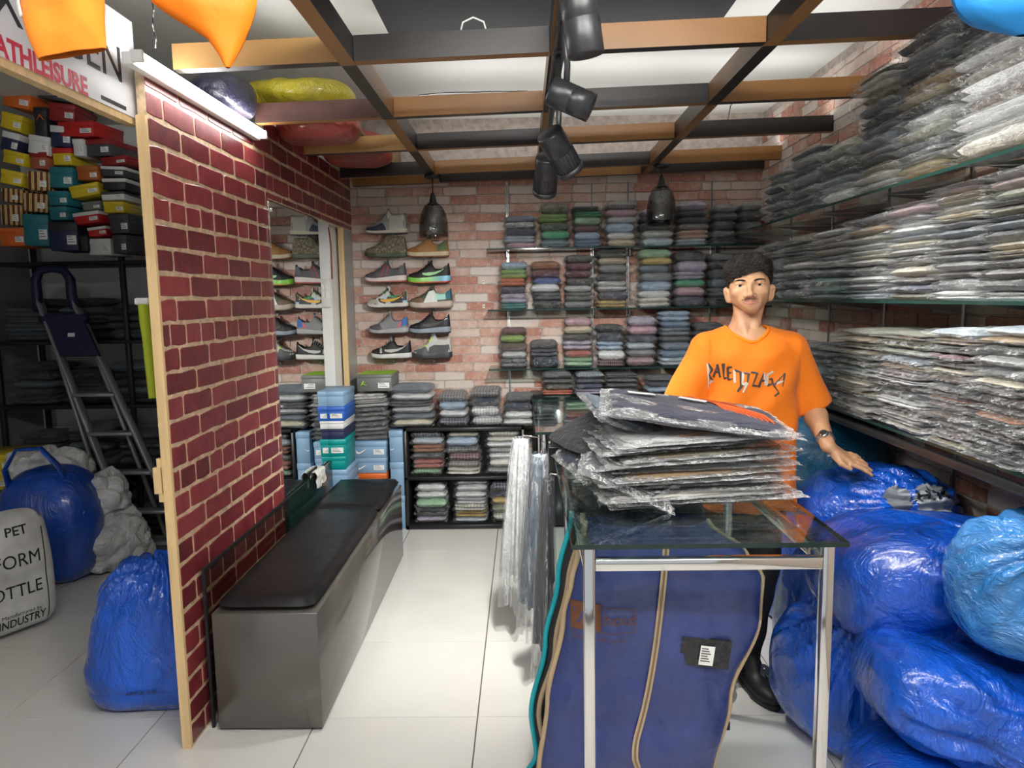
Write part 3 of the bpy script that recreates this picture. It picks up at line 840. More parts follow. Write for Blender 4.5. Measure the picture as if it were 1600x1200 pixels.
# trousers: y bounds of each stack taken at the shelf front
def ry(px): return unp(px, 468, X=RS_X0 - .02).y
RT = [
 # top
 [(1600, 1760, ['khaki', 'off white', 'pale grey', 'brown', 'white', 'taupe', 'white', 'charcoal', 'black', 'grey', 'black', 'off white', 'charcoal'], .47),
  (1452, 1600, ['khaki', 'off white', 'pale grey', 'white', 'white', 'brown', 'white', 'taupe', 'white', 'black', 'grey', 'charcoal', 'black', 'off white', 'charcoal'], .47),
  (1372, 1452, ['beige', 'cream', 'sage', 'grey', 'charcoal', 'sage', 'pale grey', 'black', 'khaki', 'tan', 'charcoal', 'slate blue', 'pale grey', 'charcoal'], .45),
  (1312, 1372, ['white', 'off white', 'khaki', 'charcoal', 'pale grey', 'slate blue', 'grey', 'charcoal', 'charcoal', 'khaki', 'off white', 'taupe'], .42),
  (1262, 1312, ['white', 'pale grey', 'slate blue', 'charcoal', 'dark olive', 'sage'], .24),
  (1216, 1262, ['black', 'charcoal', 'black', 'charcoal', 'navy', 'grey', 'charcoal'], .28),
  (1182, 1216, ['black', 'charcoal', 'black', 'black', 'grey', 'taupe'], .24)],
 # middle
 [(1600, 1760, ['white', 'charcoal', 'black', 'taupe', 'charcoal', 'beige', 'charcoal', 'slate blue', 'charcoal', 'khaki', 'black', 'sage', 'khaki', 'dusty pink', 'charcoal'], .36),
  (1510, 1600, ['white', 'black', 'taupe', 'black', 'khaki', 'cream', 'charcoal', 'slate blue', 'black', 'khaki', 'charcoal', 'sage', 'dusty pink', 'charcoal'], .35),
  (1437, 1510, ['white', 'charcoal', 'mauve', 'grey', 'charcoal', 'taupe', 'charcoal', 'slate blue', 'charcoal', 'cream', 'grey', 'khaki', 'dusty pink', 'charcoal'], .34),
  (1368, 1437, ['khaki', 'dark blue', 'brown', 'cream', 'charcoal', 'pale grey', 'cream', 'slate blue', 'white', 'white', 'grey', 'dusty pink', 'charcoal'], .32),
  (1308, 1368, ['pale blue', 'slate blue', 'grey', 'white', 'charcoal', 'off white', 'cream', 'white', 'pale grey', 'sage', 'tan', 'navy'], .31),
  (1252, 1308, ['slate blue', 'bottle green', 'charcoal', 'pale grey striped', 'slate blue', 'khaki', 'taupe', 'pale grey'], .29),
  (1210, 1252, ['charcoal', 'navy', 'black', 'off white', 'charcoal', 'grey', 'taupe', 'charcoal'], .27),
  (1178, 1210, ['black', 'charcoal', 'slate blue', 'black', 'charcoal', 'grey', 'black'], .29)],
 # lowest
 [(1600, 1760, ['pale grey', 'charcoal', 'black', 'taupe', 'black', 'brown', 'charcoal', 'brown', 'khaki', 'off white', 'black', 'pale grey', 'charcoal', 'tan', 'pale blue'], .385),
  (1510, 1600, ['charcoal', 'black', 'charcoal', 'brown', 'black', 'rust', 'mauve', 'brown', 'taupe', 'cream', 'charcoal', 'pale grey', 'black', 'tan', 'pale blue'], .37),
  (1437, 1510, ['khaki', 'mauve', 'taupe', 'brown', 'mauve', 'rust', 'brown', 'charcoal', 'brown', 'cream', 'taupe', 'maroon', 'charcoal', 'tan', 'pale blue'], .355),
  (1358, 1437, ['off white', 'pale grey', 'off white', 'brown', 'pale grey', 'charcoal', 'taupe', 'pale grey', 'mauve', 'tan', 'slate blue', 'sage', 'olive', 'tan', 'sage'], .33),
  (1298, 1358, ['khaki', 'off white', 'charcoal', 'beige', 'khaki', 'cream', 'khaki', 'white', 'bottle green', 'olive', 'sage', 'khaki', 'olive', 'tan', 'sage'], .33),
  (1246, 1298, ['black', 'charcoal', 'navy', 'black', 'bottle green', 'black', 'charcoal', 'black'], .25),
  (1206, 1246, ['black', 'navy', 'black', 'black', 'charcoal', 'black', 'black'], .22),
  (1176, 1206, ['black', 'charcoal', 'black', 'navy', 'black', 'charcoal'], .2)],
]
rsn = ['top right shelf', 'middle right shelf', 'lowest right shelf']
for k_, rowdef in enumerate(RT):
    for j_, (a_, b_, sp_, tot_) in enumerate(rowdef):
        y1, y0 = ry(a_), ry(b_)
        where = '%s from camera on %s' % (['nearest stack', 'second stack', 'third stack', 'fourth stack', 'fifth stack', 'sixth stack', 'seventh stack', 'eighth stack'][j_], rsn[k_])
        stack('trousers', 'trousers', sp_, RS_X0 + .165, (y0 + y1) / 2, RS_Z[k_] + .001, (y0 - y1) * .93, .335, .028, where, 'wrapped trousers on the right wall shelves', rz=-math.pi / 2, lobes=0, milky=True, total=tot_, jit=.012, lean=(.0, 0), tilt=(0, 0), tj=.55)
# ================================================================== shoe boxes
M_label = mat('white_label', (.80, .80, .78), .6)
M_print = mat('label_print', (.05, .05, .05), .6)
def box_mat(name, col, rough=.45): return mat('card_' + name.replace(' ', '_'), col, rough, var=.06, vscale=6)
BOXC = {'light blue': (.22, .36, .52), 'royal blue': (.02, .10, .42), 'navy': (.02, .025, .075), 'teal': (.0, .26, .25), 'dark teal': (.02, .16, .20), 'orange': (.62, .13, .02), 'red': (.48, .02, .02), 'dark red': (.25, .02, .02), 'grey': (.16, .17, .16), 'black': (.02, .02, .025),
        'yellow': (.60, .46, .02), 'white': (.66, .66, .66), 'dark grey': (.06, .06, .07), 'striped maroon and cream': (.35, .10, .05), 'dark orange': (.36, .10, .02), 'brown': (.10, .05, .04)}
def stripe_card():
    m, nt, out = nodes_of('card_stripes')
    b = nt.nodes.new('ShaderNodeBsdfPrincipled'); nt.links.new(b.outputs[0], out.inputs[0]); setin(b, 'Roughness', .5)
    tc = nt.nodes.new('ShaderNodeTexCoord'); sp = nt.nodes.new('ShaderNodeSeparateXYZ'); nt.links.new(tc.outputs['Object'], sp.inputs[0])
    s = math_n(nt, 'SINE', math_n(nt, 'MULTIPLY', math_n(nt, 'ADD', sp.outputs[0], math_n(nt, 'MULTIPLY', sp.outputs[1], .8)), 190))
    c = mixrgb(nt, 'MIX', math_n(nt, 'GREATER_THAN', s, .1), (.14, .025, .015), (.62, .55, .30))
    c = mixrgb(nt, 'MIX', math_n(nt, 'GREATER_THAN', s, .85), c, (.55, .35, .03))
    nt.links.new(c, b.inputs['Base Color'])
    return m
M_stripes = stripe_card()
def swoosh_mesh(L, m, d=.0012, flip=1):
    up = [(-.5, .10), (-.42, -.06), (-.30, -.13), (-.12, -.10), (.10, .02), (.32, .13), (.5, .22)]
    dn = [(.20, -.02), (-.02, -.16), (-.22, -.26), (-.36, -.27), (-.47, -.18), (-.52, -.02)]
    poly = [(x * L * flip, z * L) for x, z in up + dn]
    if flip < 0: poly = poly[::-1]
    return MB().prism(poly[::-1], -d, 0).mesh('swoosh_mark', m)
M_logo_w = mat('logo_white', (.80, .80, .80), .5)
def shoe_box(label, col, loc, w, d, h, rz=0.0, tilt=(0, 0), lid=None, sticker=True, logo=None, group=None, lid_frac=.32, body_mat=None, hole=False):
    """origin: middle of the front bottom edge; front faces -y"""
    t = thing('shoe_box', label, 'box', loc, rz, group)
    t.rotation_euler = (tilt[0], tilt[1], rz)
    bm_ = body_mat or box_mat(col, BOXC[col])
    lm_ = body_mat or (box_mat(lid, BOXC[lid]) if lid else bm_)
    hl = h * lid_frac
    MB().rbox(0, d / 2, (h - .006) / 2, w - .006, d - .006, h - .006, .002, 1).build('box_body', bm_, t)
    MB().rbox(0, d / 2, h - hl / 2, w, d, hl, .002, 1).build('lid', lm_, t)
    if sticker:
        s = MB().box(-w * .16, w * .16, -.0009, 0, -h * .16, h * .16).build('size_sticker', M_label, t)
        s.location = (w * .27, .002, h * .36)
        for q in range(3):
            MB().box(-w * .13, w * (.02 + .04 * q), -.0016, -.0009, h * (.10 - .09 * q), h * (.125 - .09 * q)).build('print_line', M_print, s)
    if logo:
        s = link('logo_mark', swoosh_mesh(min(w * .32, h * .7), logo), t); s.location = (-w * .26, .0018, h * .42)
    if hole:
        MB().lathe([(0, 0), (.009, 0)], 14, M=Matrix.Translation((w * .36, .0015, h * .45)) @ Matrix.Rotation(math.pi / 2, 4, 'X')).build('finger_hole', M_black, t)
    return t

# ================================================================== black pigeon-hole unit under the brick wall
M_unit = mat('black_laminate', (.014, .014, .015), .35)
UY = 4.80
uz_top = unp(740, 668, Y=UY).z; uz_mid = unp(740, 745, Y=UY).z
ux0, ux1 = -.825, -.005
cu = thing('shelving_unit', 'low black open shelving unit of folded shirts on floor', 'shelf unit', (0, UY, 0))
UD = BACK_Y - .02 - UY
for nm, (a, b, z0, z1) in {'bottom_board': (ux0, ux1, .0, .03), 'middle_board': (ux0, ux1, uz_mid - .02, uz_mid), 'top_board': (ux0, ux1, uz_top - .022, uz_top)}.items():
    MB().rbox((a + b) / 2, UD / 2, (z0 + z1) / 2, b - a, UD, z1 - z0, .002, 1).build(nm, M_unit, cu)
for x_ in (ux0, ux1): MB().rbox(x_ + (.011 if x_ == ux0 else -.011), UD / 2, uz_top / 2, .02, UD, uz_top, .002, 1).build('side_panel', M_unit, cu)
MB().box(ux0, ux1, UD - .006, UD, 0, uz_top).build('back_panel', M_unit, cu)
def px_stack(what, specs, a, b, topy, z, Yf, where, group, d=.25, **kw):
    x0 = unp(a, 700, Y=Yf).x; x1 = unp(b, 700, Y=Yf).x
    top = unp((a + b) / 2, topy, Y=Yf).z
    return stack(what, what.split()[-1], specs, (x0 + x1) / 2, Yf + d / 2 + .01, z + .001, (x1 - x0) * .94, d, .05, where, group, total=max(.1, top - z), jit=.008, **kw)
for a, b, ty, sp, nm in [(641, 692, 674, ['mint green plaid', 'brick red', 'charcoal', 'rust', 'pale blue', 'navy plaid'], 'left stack'),
                         (695, 750, 676, ['off white', 'taupe plaid', 'maroon plaid', 'charcoal plaid', 'sky blue', 'cream'], 'middle stack'),
                         (760, 815, 672, ['grey plaid', 'off white', 'white', 'pale grey plaid', 'white', 'off white', 'off white plaid'], 'right stack')]:
    px_stack('shirt', sp, a, b, ty, uz_mid, UY + .02, nm + ', upper level of floor unit', 'wrapped shirts in the black floor unit')
for a, b, ty, sp, nm in [(644, 697, 758, ['lilac', 'black', 'mint green', 'white', 'white'], 'left stack'),
                         (707, 760, 752, ['pale blue', 'mustard', 'off white plaid', 'pale grey', 'white', 'pale grey', 'white'], 'middle stack'),
                         (763, 815, 755, ['off white plaid', 'sage', 'yellow', 'navy', 'navy plaid'], 'right stack')]:
    px_stack('shirt', sp, a, b, ty, .031, UY + .02, nm + ', bottom level of floor unit', 'wrapped shirts in the black floor unit')
# stacks on the unit
for a, b, ty, sp, nm in [(608, 678, 604, ['cream', 'slate blue', 'pale grey', 'black print', 'white', 'slate blue'], 'leftmost stack'),
                         (684, 731, 616, ['navy plaid', 'white', 'sky blue', 'charcoal plaid'], 'second stack'),
                         (734, 784, 609, ['pale grey plaid', 'white plaid', 'navy', 'charcoal plaid'], 'third stack'),
                         (786, 836, 619, ['white', 'white', 'navy', 'charcoal'], 'rightmost stack')]:
    px_stack('shirt', sp, a, b, ty, uz_top, UY + .0, nm + ' on top of floor unit', 'wrapped shirts on top of the black floor unit', d=.28)
# shoe boxes left of the unit
Yb = 4.82
def bx(px): return unp(px, 715, Y=Yb).x
bw = bx(605) - bx(554); zb = [unp(580, p, Y=Yb).z for p in (800, 765, 740, 715.5, 690)]
xc = (bx(605) + bx(554)) / 2 - .01
xc = max(xc, PX + .01 + bw / 2)
shoe_box('light blue shoe box on floor under the orange one, beside mirror wall', 'light blue', (xc, Yb, .0), bw, .30, .155, group='shoe boxes left of the black unit')
shoe_box('red shoe box under the orange one beside black unit', 'red', (xc, Yb, .156), bw, .30, zb[2] - .10 - .157, group='shoe boxes left of the black unit')
shoe_box('orange shoe box below two light blue boxes beside black unit', 'orange', (xc, Yb, zb[2] - .10), bw, .30, .098, group='shoe boxes left of the black unit')
shoe_box('lower of two flat light blue shoe boxes with white swooshes', 'light blue', (xc, Yb + .01, zb[2]), bw, .30, zb[3] - zb[2] - .002, logo=M_logo_w, group='shoe boxes left of the black unit', hole=False)
shoe_box('upper of two flat light blue shoe boxes with white swooshes', 'light blue', (xc + .004, Yb + .005, zb[3]), bw, .30, zb[4] - zb[3] - .002, logo=M_logo_w, group='shoe boxes left of the black unit')
ux = (bx(608.5) + bx(631)) / 2; uw = bx(631) - bx(608.5)
zu0 = unp(620, 780, Y=Yb).z; zu1 = unp(620, 722, Y=Yb).z; zu2 = unp(620, 673, Y=Yb).z
uw = min(uw, (ux0 - .002) - (xc + bw / 2 + .008)); ux = ux0 - .004 - uw / 2
shoe_box('upright light blue shoe box on floor beside black unit', 'light blue', (ux, Yb, 0), uw, .22, zu1 - .302 if zu1 > .6 else zu1 / 2 - .001, sticker=False, lid_frac=.2, group='upright light blue shoe boxes')
shoe_box('middle upright light blue shoe box beside black unit', 'light blue', (ux, Yb, zu1 / 2), uw, .22, zu1 / 2 - .001, sticker=False, lid_frac=.2, logo=M_logo_w, group='upright light blue shoe boxes')
shoe_box('topmost upright light blue shoe box beside black unit', 'light blue', (ux, Yb, zu1), uw, .22, zu2 - zu1 - .002, sticker=False, lid_frac=.2, logo=M_logo_w, group='upright light blue shoe boxes')
# sagging grey trouser stack on these boxes, with the grey-green shoe box on it
h_ = stack('trousers', 'trousers', ['taupe', 'charcoal', 'grey', 'charcoal', 'grey', 'taupe', 'charcoal', 'pale grey', 'off white', 'white'], xc + .01, Yb + .14, zb[4] + .002, bw * 1.04, .27, .03, 'stack on light blue boxes by grey panel', 'wrapped trousers on the light blue boxes', total=unp(580, 617, Y=Yb).z - zb[4], milky=True, tilt=(0, -.05))
gz = unp(585, 614, Y=Yb).z
gb = shoe_box('grey shoe box with lime green lid on the trouser stack', 'grey', (unp(585, 600, Y=Yb).x, Yb - .01, gz + .012), unp(608, 600, Y=Yb).x - unp(553, 600, Y=Yb).x, .30, .112, hole=True, lid_frac=.2)
M_lime = mat('lime_green_print', (.33, .62, .04), .5)
MB().box(-.118, .118, .04, .29, .1125, .1135).build('lime_lid_panel', M_lime, gb)
lg = MB(); lg.tube([(-.02, 0, -.018), (-.006, 0, .0), (.004, 0, .022)], [.003, .0065, .002], 6).tube([(-.006, 0, 0), (.024, 0, -.012)], [.005, .0018], 6).tube([(-.002, 0, .006), (.012, 0, .012)], .002, 6)
o_ = lg.build('jumping_mark', M_lime, gb); o_.location = (-.075, -.001, .052)

# column of shoe boxes standing in the gap beside the mirror
colx = -1.235; coly = 4.40
zc_ = 0.0
seq = [('red', .10, 'red shoe box at the bottom of column in mirror gap'), ('black', .10, 'black shoe box low in the column in mirror gap'), ('orange', .10, 'orange shoe box in lower half of column in mirror gap'), ('light blue', .115, 'lower light blue shoe box of column in mirror gap'), ('light blue', .105, 'light blue shoe box under the teal ones in mirror gap'),
       ('teal', .085, 'lower teal shoe box in column beside mirror'), ('teal', .11, 'upper teal shoe box in column beside mirror'), ('navy', .065, 'navy shoe box above the teal ones beside mirror'), ('white', .05, 'slim white and blue box in column beside mirror'), ('royal blue', .09, 'royal blue shoe box near top of column beside mirror'), ('light blue', .095, 'light blue shoe box crowning the column beside mirror')]
for i_, (c_, h_, l_) in enumerate(seq):
    ox = random.uniform(-.008, .008)
    shoe_box(l_, c_, (colx + ox, coly + random.uniform(-.01, .01), zc_), .235, .30, h_ - .001, rz=random.uniform(-.03, .03), sticker=i_ % 3 == 0, group='shoe box column in the mirror gap')
    zc_ += h_

# ================================================================== low black cabinet behind the second glass table
lc = thing('low_cabinet', 'black low cabinet under the lowest shirt shelf behind the glass table', 'cabinet', (.05, 4.80, 0))
MB().rbox(.6, .165, .45, 1.2, .33, .86, .003, 1).build('body', M_unit, lc)
MB().rbox(.6, .16, .895, 1.22, .36, .028, .003, 1).build('top_board', M_unit, lc)
for k_ in range(3):
    dmb = MB().rbox(.2 + .4 * k_, -.006, .44, .39, .014, .82, .003, 1).build('door', mat('black_gloss', (.012, .012, .013), .15), lc)
    MB().rbox(.36 + .4 * k_, -.018, .55, .012, .012, .1, .003, 1).build('handle', M_chrome, dmb)
for a, b, ty, sp, nm in [(849, 898, 583, ['orange', 'dark olive', 'black', 'charcoal'], 'leftmost stack'), (900, 946, 584, ['lilac', 'dark blue', 'navy', 'slate blue plaid'], 'second stack'),
                         (948, 1000, 586, ['charcoal', 'black', 'navy', 'black'], 'third stack'), (1012, 1060, 590, ['sky blue', 'navy', 'charcoal'], 'rightmost stack')]:
    px_stack('shirt', sp, a, b, ty, .911, 4.82, nm + ' on the black low cabinet', 'wrapped shirts on the low cabinet')

# ================================================================== bench
M_bench = mat('grey_brown_gloss_laminate', (.085, .078, .070), .14, coat=.4, var=.05, vscale=2)
M_leather = mat('black_leatherette', (.009, .009, .010), .34, spec=.3, bump=.25, bscale=7, bdist=.02, var=.2)
bn = thing('bench', 'long grey-brown gloss bench with two black padded seats', 'bench', (-.950, 2.475, 0))
bL, bW, bH = 1.80, .385, .455
MB().rbox(0, bL / 2, bH / 2 + .006, bW, bL, bH - .012, .003, 1).build('bench_box', M_bench, bn)
for (x_, y_) in ((-.15, .06), (.15, .06), (-.15, bL - .06), (.15, bL - .06)):
    MB().lathe([(0, 0), (.014, 0), (.014, .012), (0, .012)], 12, M=Matrix.Translation((x_, y_, 0))).build('foot', M_black, bn)
def cushion(L, W, H, seed):
    n, m = 22, 12
    mb = MB()
    us = edge_param(m); vs_ = edge_param(n)
    for side in (1, -1):
        P = []
        for u in us:
            row = []
            for v in vs_:
                e = (abs(u) ** 14 + abs(v) ** 14) ** (1 / 14); k = 1 / e if e > 1 else 1; e = min(1, e)
                z = side * H / 2 * (1 - e ** 9) ** .5
                if side > 0: z += .004 * noise.noise(Vector((u * 2, v * 5, seed))) + .003 * noise.noise(Vector((u * 6 + v * 3, v * 12, seed)))
                row.append((u * k * W / 2, v * k * L / 2, z))
            P.append(row)
        mb.grid(P, 0, True, flip=(side > 0))
    return mb
cushion(1.20, bW - .012, .055, 1).build('seat_cushion', M_leather, bn).location = (0, .60, bH + .024)
cushion(.60, bW - .012, .055, 2).build('seat_cushion', M_leather, bn).location = (0, 1.50, bH + .024)
# smoked glass sheet behind the bench with its black border
sgl = thing('smoked_glass_sheet', 'dark bordered smoked glass sheet standing between bench and partition', 'glass sheet', (PX + .026, 2.50, 0))
MB().box(-.003, .003, .012, .955, .0, .60).build('glass_pane', glass_mat('smoked_glass', (.78, .78, .75)), sgl)
for (y0, y1, z0, z1) in ((0, .012, 0, .612), (.012, .955, .60, .612)):
    MB().box(-.005, .005, y0, y1, z0, z1).build('border', M_black, sgl)
# ================================================================== glass tables
M_tableglass = glass_mat('table_glass', (.80, .90, .87), base=.10)
M_cav = mat('table_edge_dark', (.010, .022, .020), .08)
TH = .98
def glass_table(label, x0, x1, y0, y1, rails=True):
    t = thing('glass_table', label, 'table', (x0, y0, 0))
    W, D = x1 - x0, y1 - y0
    glass_slab(MB(), 0, W, 0, D, TH - .012, TH).build('glass_top', [M_tableglass, M_cav], t)
    s = .028
    for (x, y) in ((.03, .025), (W - .05, .025), (.03, D - .05), (W - .05, D - .05)):
        MB().rbox(x + s / 2, y + s / 2, (TH - .012) / 2, s, s, TH - .014, .003, 2).build('leg', M_chrome, t)
    for y in (.025, D - .05):
        MB().rbox(W / 2 + .004, y + s / 2, TH - .062, W - .1085, s, .03, .003, 2).build('cross_rail', M_chrome, t)
    for x in (.03, W - .05):
        MB().rbox(x + s / 2, D / 2 + .0015, TH - .062, s, D - .1035, .03, .003, 2).build('side_rail', M_chrome, t)
    return t
T1 = (.108, .768, 1.675, 2.60)
glass_table('chrome-legged glass table in front carrying the jeans pile', *T1)
T2 = (.045, .622, 3.14, 4.32)
glass_table('chrome-legged glass table behind, nearer the brick wall', *T2)

# ================================================================== pile of wrapped jeans on the front table
M_film_jeans = film_mat('jeans_film', .07, .85, (.88, .89, .90), .13, 5.5, (1.1, 1.0, .35), .07, .9, .15)
JW = [unit_wrap(i + 70, 27, 19, .055, .05).mesh('plastic_wrap', M_film_jeans) for i in range(5)]
def unit_jeans(seed): return unit_fold(seed, 2, 17, 13, .045)
JF = [unit_jeans(i + 90) for i in range(4)]
jr = random.Random(21)
jspec = [('slate blue', 'pale slate blue'), ('black', 'black'), ('off white', 'off white'), ('charcoal', 'charcoal'), ('white', 'white'), ('black', 'black'), ('tan', 'tan'), ('white', 'white'), ('grey', 'grey'), ('black', 'black'), ('khaki', 'olive brown'), ('charcoal', 'charcoal'), ('slate blue', 'slate blue'), ('pale grey', 'pale grey')]
jz = TH + .002
njs = len(jspec)
for i_, (c_, cn_) in enumerate(jspec):
    th = .0125 + .0035 * jr.random()
    up = i_ / (njs - 1)
    mb = JF[i_ % 4]
    o = link('folded_jeans', mb.mesh('folded_jeans', cloth(c_)))
    o.location = (.470 + .035 * math.sin(i_ * 2.1) - .010 * up, 2.17 + .02 * math.cos(i_ * 1.7), jz)
    o.scale = (.47 + .02 * jr.uniform(-1, 1), .40, th)
    o.rotation_euler = (.0, -.012 + .03 * up * (-1), .10 + jr.uniform(-.07, .07))
    pos = 'at the bottom' if i_ == 0 else NTH[i_] + ' from bottom'
    tag(o, '%s folded jeans in clear plastic, %s of front table pile' % (cn_, pos), 'jeans', 'wrapped jeans piled on the front table')
    link('plastic_wrap', jr.choice(JW), o)
    jz += th * 1.0
# rumpled left end: sleeves of plastic and garments poking out left
def slab_thing(name, label, cat, spec, loc, size, rot, group=None, wrap=JW[0], lob=0):
    o = link(name, JF[lob].mesh(name, cloth(spec))); o.location = loc; o.scale = size; o.rotation_euler = rot
    tag(o, label, cat, group)
    if wrap: link('plastic_wrap', wrap, o)
    return o
top = slab_thing('folded_jeans', 'black jeans with orange stitching and paper tags topping the pile', 'jeans', 'navy', (.500, 2.16, jz + .022), (.50, .42, .035), (.02, .13, -.10), 'wrapped jeans piled on the front table', JW[1])
# tags and orange thread on the topmost pair
tagm = MB().rbox(0, 0, 0, .085, .028, .002, .0008, 1).mesh('paper_tag', M_sticker)
for (x_, y_, r_, nm) in ((-.30, .18, .2, 'a'), (.02, .20, -.35, 'b')):
    g = link('paper_tag', tagm, top); g.matrix_local = Matrix.Diagonal((1 / .50, 1 / .42, 1 / .035, 1)) @ Matrix.Translation((x_ * .5, y_ * .42, .044)) @ Matrix.Rotation(r_, 4, 'Z')
M_oth = mat('orange_thread', (.75, .13, .03), .5)
th_ = MB()
for q in range(26):
    a = .01 + q * .0085
    th_.tube([(-.02 + a * .75 + .02 * math.sin(q), .17 - a * .2, .0375 + .003 * math.sin(q * 1.7)), (.07 + a * .6, .10 - a * .55, .040), (.10 + a * .52, -.03 - a * .45 + .03 * (q % 3), .034)], .0016, 4)
o_ = th_.build('orange_stitching', M_oth, top); o_.matrix_local = Matrix.Diagonal((1 / .50, 1 / .42, 1 / .035, 1)); tag(o_, kind='stuff')
slab_thing('folded_jeans', 'black folded jeans without plastic sticking out left of the pile', 'jeans', 'black', (.225, 2.30, 1.115), (.23, .30, .045), (.02, -.42, .35), None, None, 2)
slab_thing('folded_jeans', 'dark navy wrapped jeans slumping below the loose black pair', 'jeans', 'navy', (.255, 2.22, 1.07), (.24, .30, .05), (.05, -.40, .25), None, JW[2], 1)
slab_thing('folded_jeans', 'grey wrapped jeans curling up at upper left of pile', 'jeans', 'slate blue', (.335, 2.24, 1.165), (.30, .34, .04), (.05, .36, .1), None, JW[3], 3)
slab_thing('folded_jeans', 'charcoal wrapped jeans sliding off the pile at lower left', 'jeans', 'charcoal', (.285, 2.10, 1.02), (.26, .30, .05), (.04, .42, -.1), None, JW[4], 0)
# crumpled loose film at the left end
def film_sheet(name, label, P, m, cat='plastic'):
    mb = MB(); mb.grid(P, 0, True)
    o = mb.build(name, m); return tag(o, label, cat)
P = []
for i in range(26):
    row = []
    for j in range(22):
        u, v = i / 25, j / 21
        x = .20 + .22 * u + .02 * noise.noise((u * 5, v * 4, 1)); y = 1.93 + .30 * v + .02 * noise.noise((u * 4, v * 5, 3))
        z = TH + .010 + .055 * u * u + .030 * abs(noise.noise((u * 6, v * 6, 7))) + .02 * abs(noise.noise((u * 13, v * 13, 2)))
        row.append((x, y, z))
    P.append(row)
film_sheet('plastic_sheet', 'crumpled clear plastic sheet on glass table at left of jeans pile', P, film_mat('loose_film', .08, .8, (.86, .89, .89), .1, 20, (1, 1, 1), .06, .9, .05))

# ================================================================== suit covers hanging at the front table
M_navybag = mat('navy_suit_cover', (.030, .044, .155), .32, bump=.55, bscale=4.5, bdist=.05, var=.15, vscale=4, coat=.12)
M_tanzip = mat('tan_zip', (.42, .31, .19), .5, bump=.6, bscale=260, bdist=.004)
M_tealpipe = mat('teal_piping', (.01, .34, .40), .5)
M_blackbag = mat('black_suit_cover', (.012, .012, .014), .45, bump=.3, bscale=8, bdist=.02)
def row_interp(tab, z):
    tab = sorted(tab)
    if z <= tab[0][0]: return tab[0][1:]
    for a, b in zip(tab, tab[1:]):
        if z <= b[0]:
            t = (z - a[0]) / (b[0] - a[0]); t = t * t * (3 - 2 * t)
            return tuple(p + (q - p) * t for p, q in zip(a[1:], b[1:]))
    return tab[-1][1:]
def suit_cover(name, label, tab, yc, thick, m, seed, folds=.010, nz=54, nx=40):
    """tab rows: z, left x, right x, y centre"""
    t = thing(name, label, 'suit cover', (0, 0, 0))
    zs = [tab[0][0] + (tab[-1][0] - tab[0][0]) * i / (nz - 1) for i in range(nz)]
    front = {}
    mb = MB()
    for side in (-1, 1):
        P = []
        for z in zs:
            xl, xr, yo = row_interp(tab, z)
            row = []
            for j in range(nx):
                u = -1 + 2 * j / (nx - 1)
                u = math.sin(u * math.pi / 2) * .3 + u * .7
                prof = (1 - abs(u) ** 3) ** .6
                x = (xl + xr) / 2 + (xr - xl) / 2 * u
                y = yo + side * thick * prof + folds * noise.noise((x * 9 + z * 2.5, z * 2.2, seed)) + folds * .7 * noise.noise((x * 5, z * 11, seed + 3)) * prof + folds * .35 * noise.noise((x * 24, z * 18, seed + 5)) * prof
                row.append((x, y, z))
            P.append(row)
        if side < 0: front['P'] = P
        mb.grid(P, 0, True, flip=side < 0)
    # close top and bottom
    mb.build('cover_body', m, t)
    def surf(x, z):
        g = (z - zs[0]) / (zs[-1] - zs[0]) * (nz - 1); g = max(0, min(nz - 1.001, g)); i = int(g); fz = g - i
        return row_y(front['P'][i], x) * (1 - fz) + row_y(front['P'][i + 1], x) * fz
    def row_y(row, x):
        j = min(range(nx), key=lambda k: abs(row[k][0] - x))
        if j < nx - 1 and row[j][0] < x: a, b = row[j], row[j + 1]
        elif j > 0: a, b = row[j - 1], row[j]
        else: a = b = row[j]
        f = 0 if b[0] == a[0] else (x - a[0]) / (b[0] - a[0])
        return a[1] + (b[1] - a[1]) * max(0, min(1, f))
    return t, surf, zs, tab
Yg = 1.93
def gx(px, py, Y=Yg): p = unp(px, py, Y=Y); return p.x
def gz_(py, Y=Yg): return unp(1030, py, Y=Y).z
tabg = [(.06, gx(825, 1270), gx(1085, 1290), Yg - .02), (gz_(1200), gx(842, 1200), gx(1112, 1200), Yg - .01), (gz_(1090), gx(856, 1090), gx(1140, 1090), Yg), (gz_(960), gx(880, 960), gx(1186, 960), Yg),
        (gz_(900), gx(893, 900), gx(1190, 900), Yg), (gz_(865), gx(903, 865), gx(1165, 865), Yg + .005), (TH - .022, gx(915, 850), gx(1105, 850), Yg + .01)]
gbag, surf, zs_, _ = suit_cover('suit_cover', 'navy zipped suit cover with tan zip hanging under the front table', tabg, Yg, .065, M_navybag, 4, .024)
zp = [(1041, 850), (1036, 900), (1030, 960), (1024, 1020), (1012, 1080), (1001, 1120), (992, 1150), (990, 1175), (996, 1200), (994, 1250)]
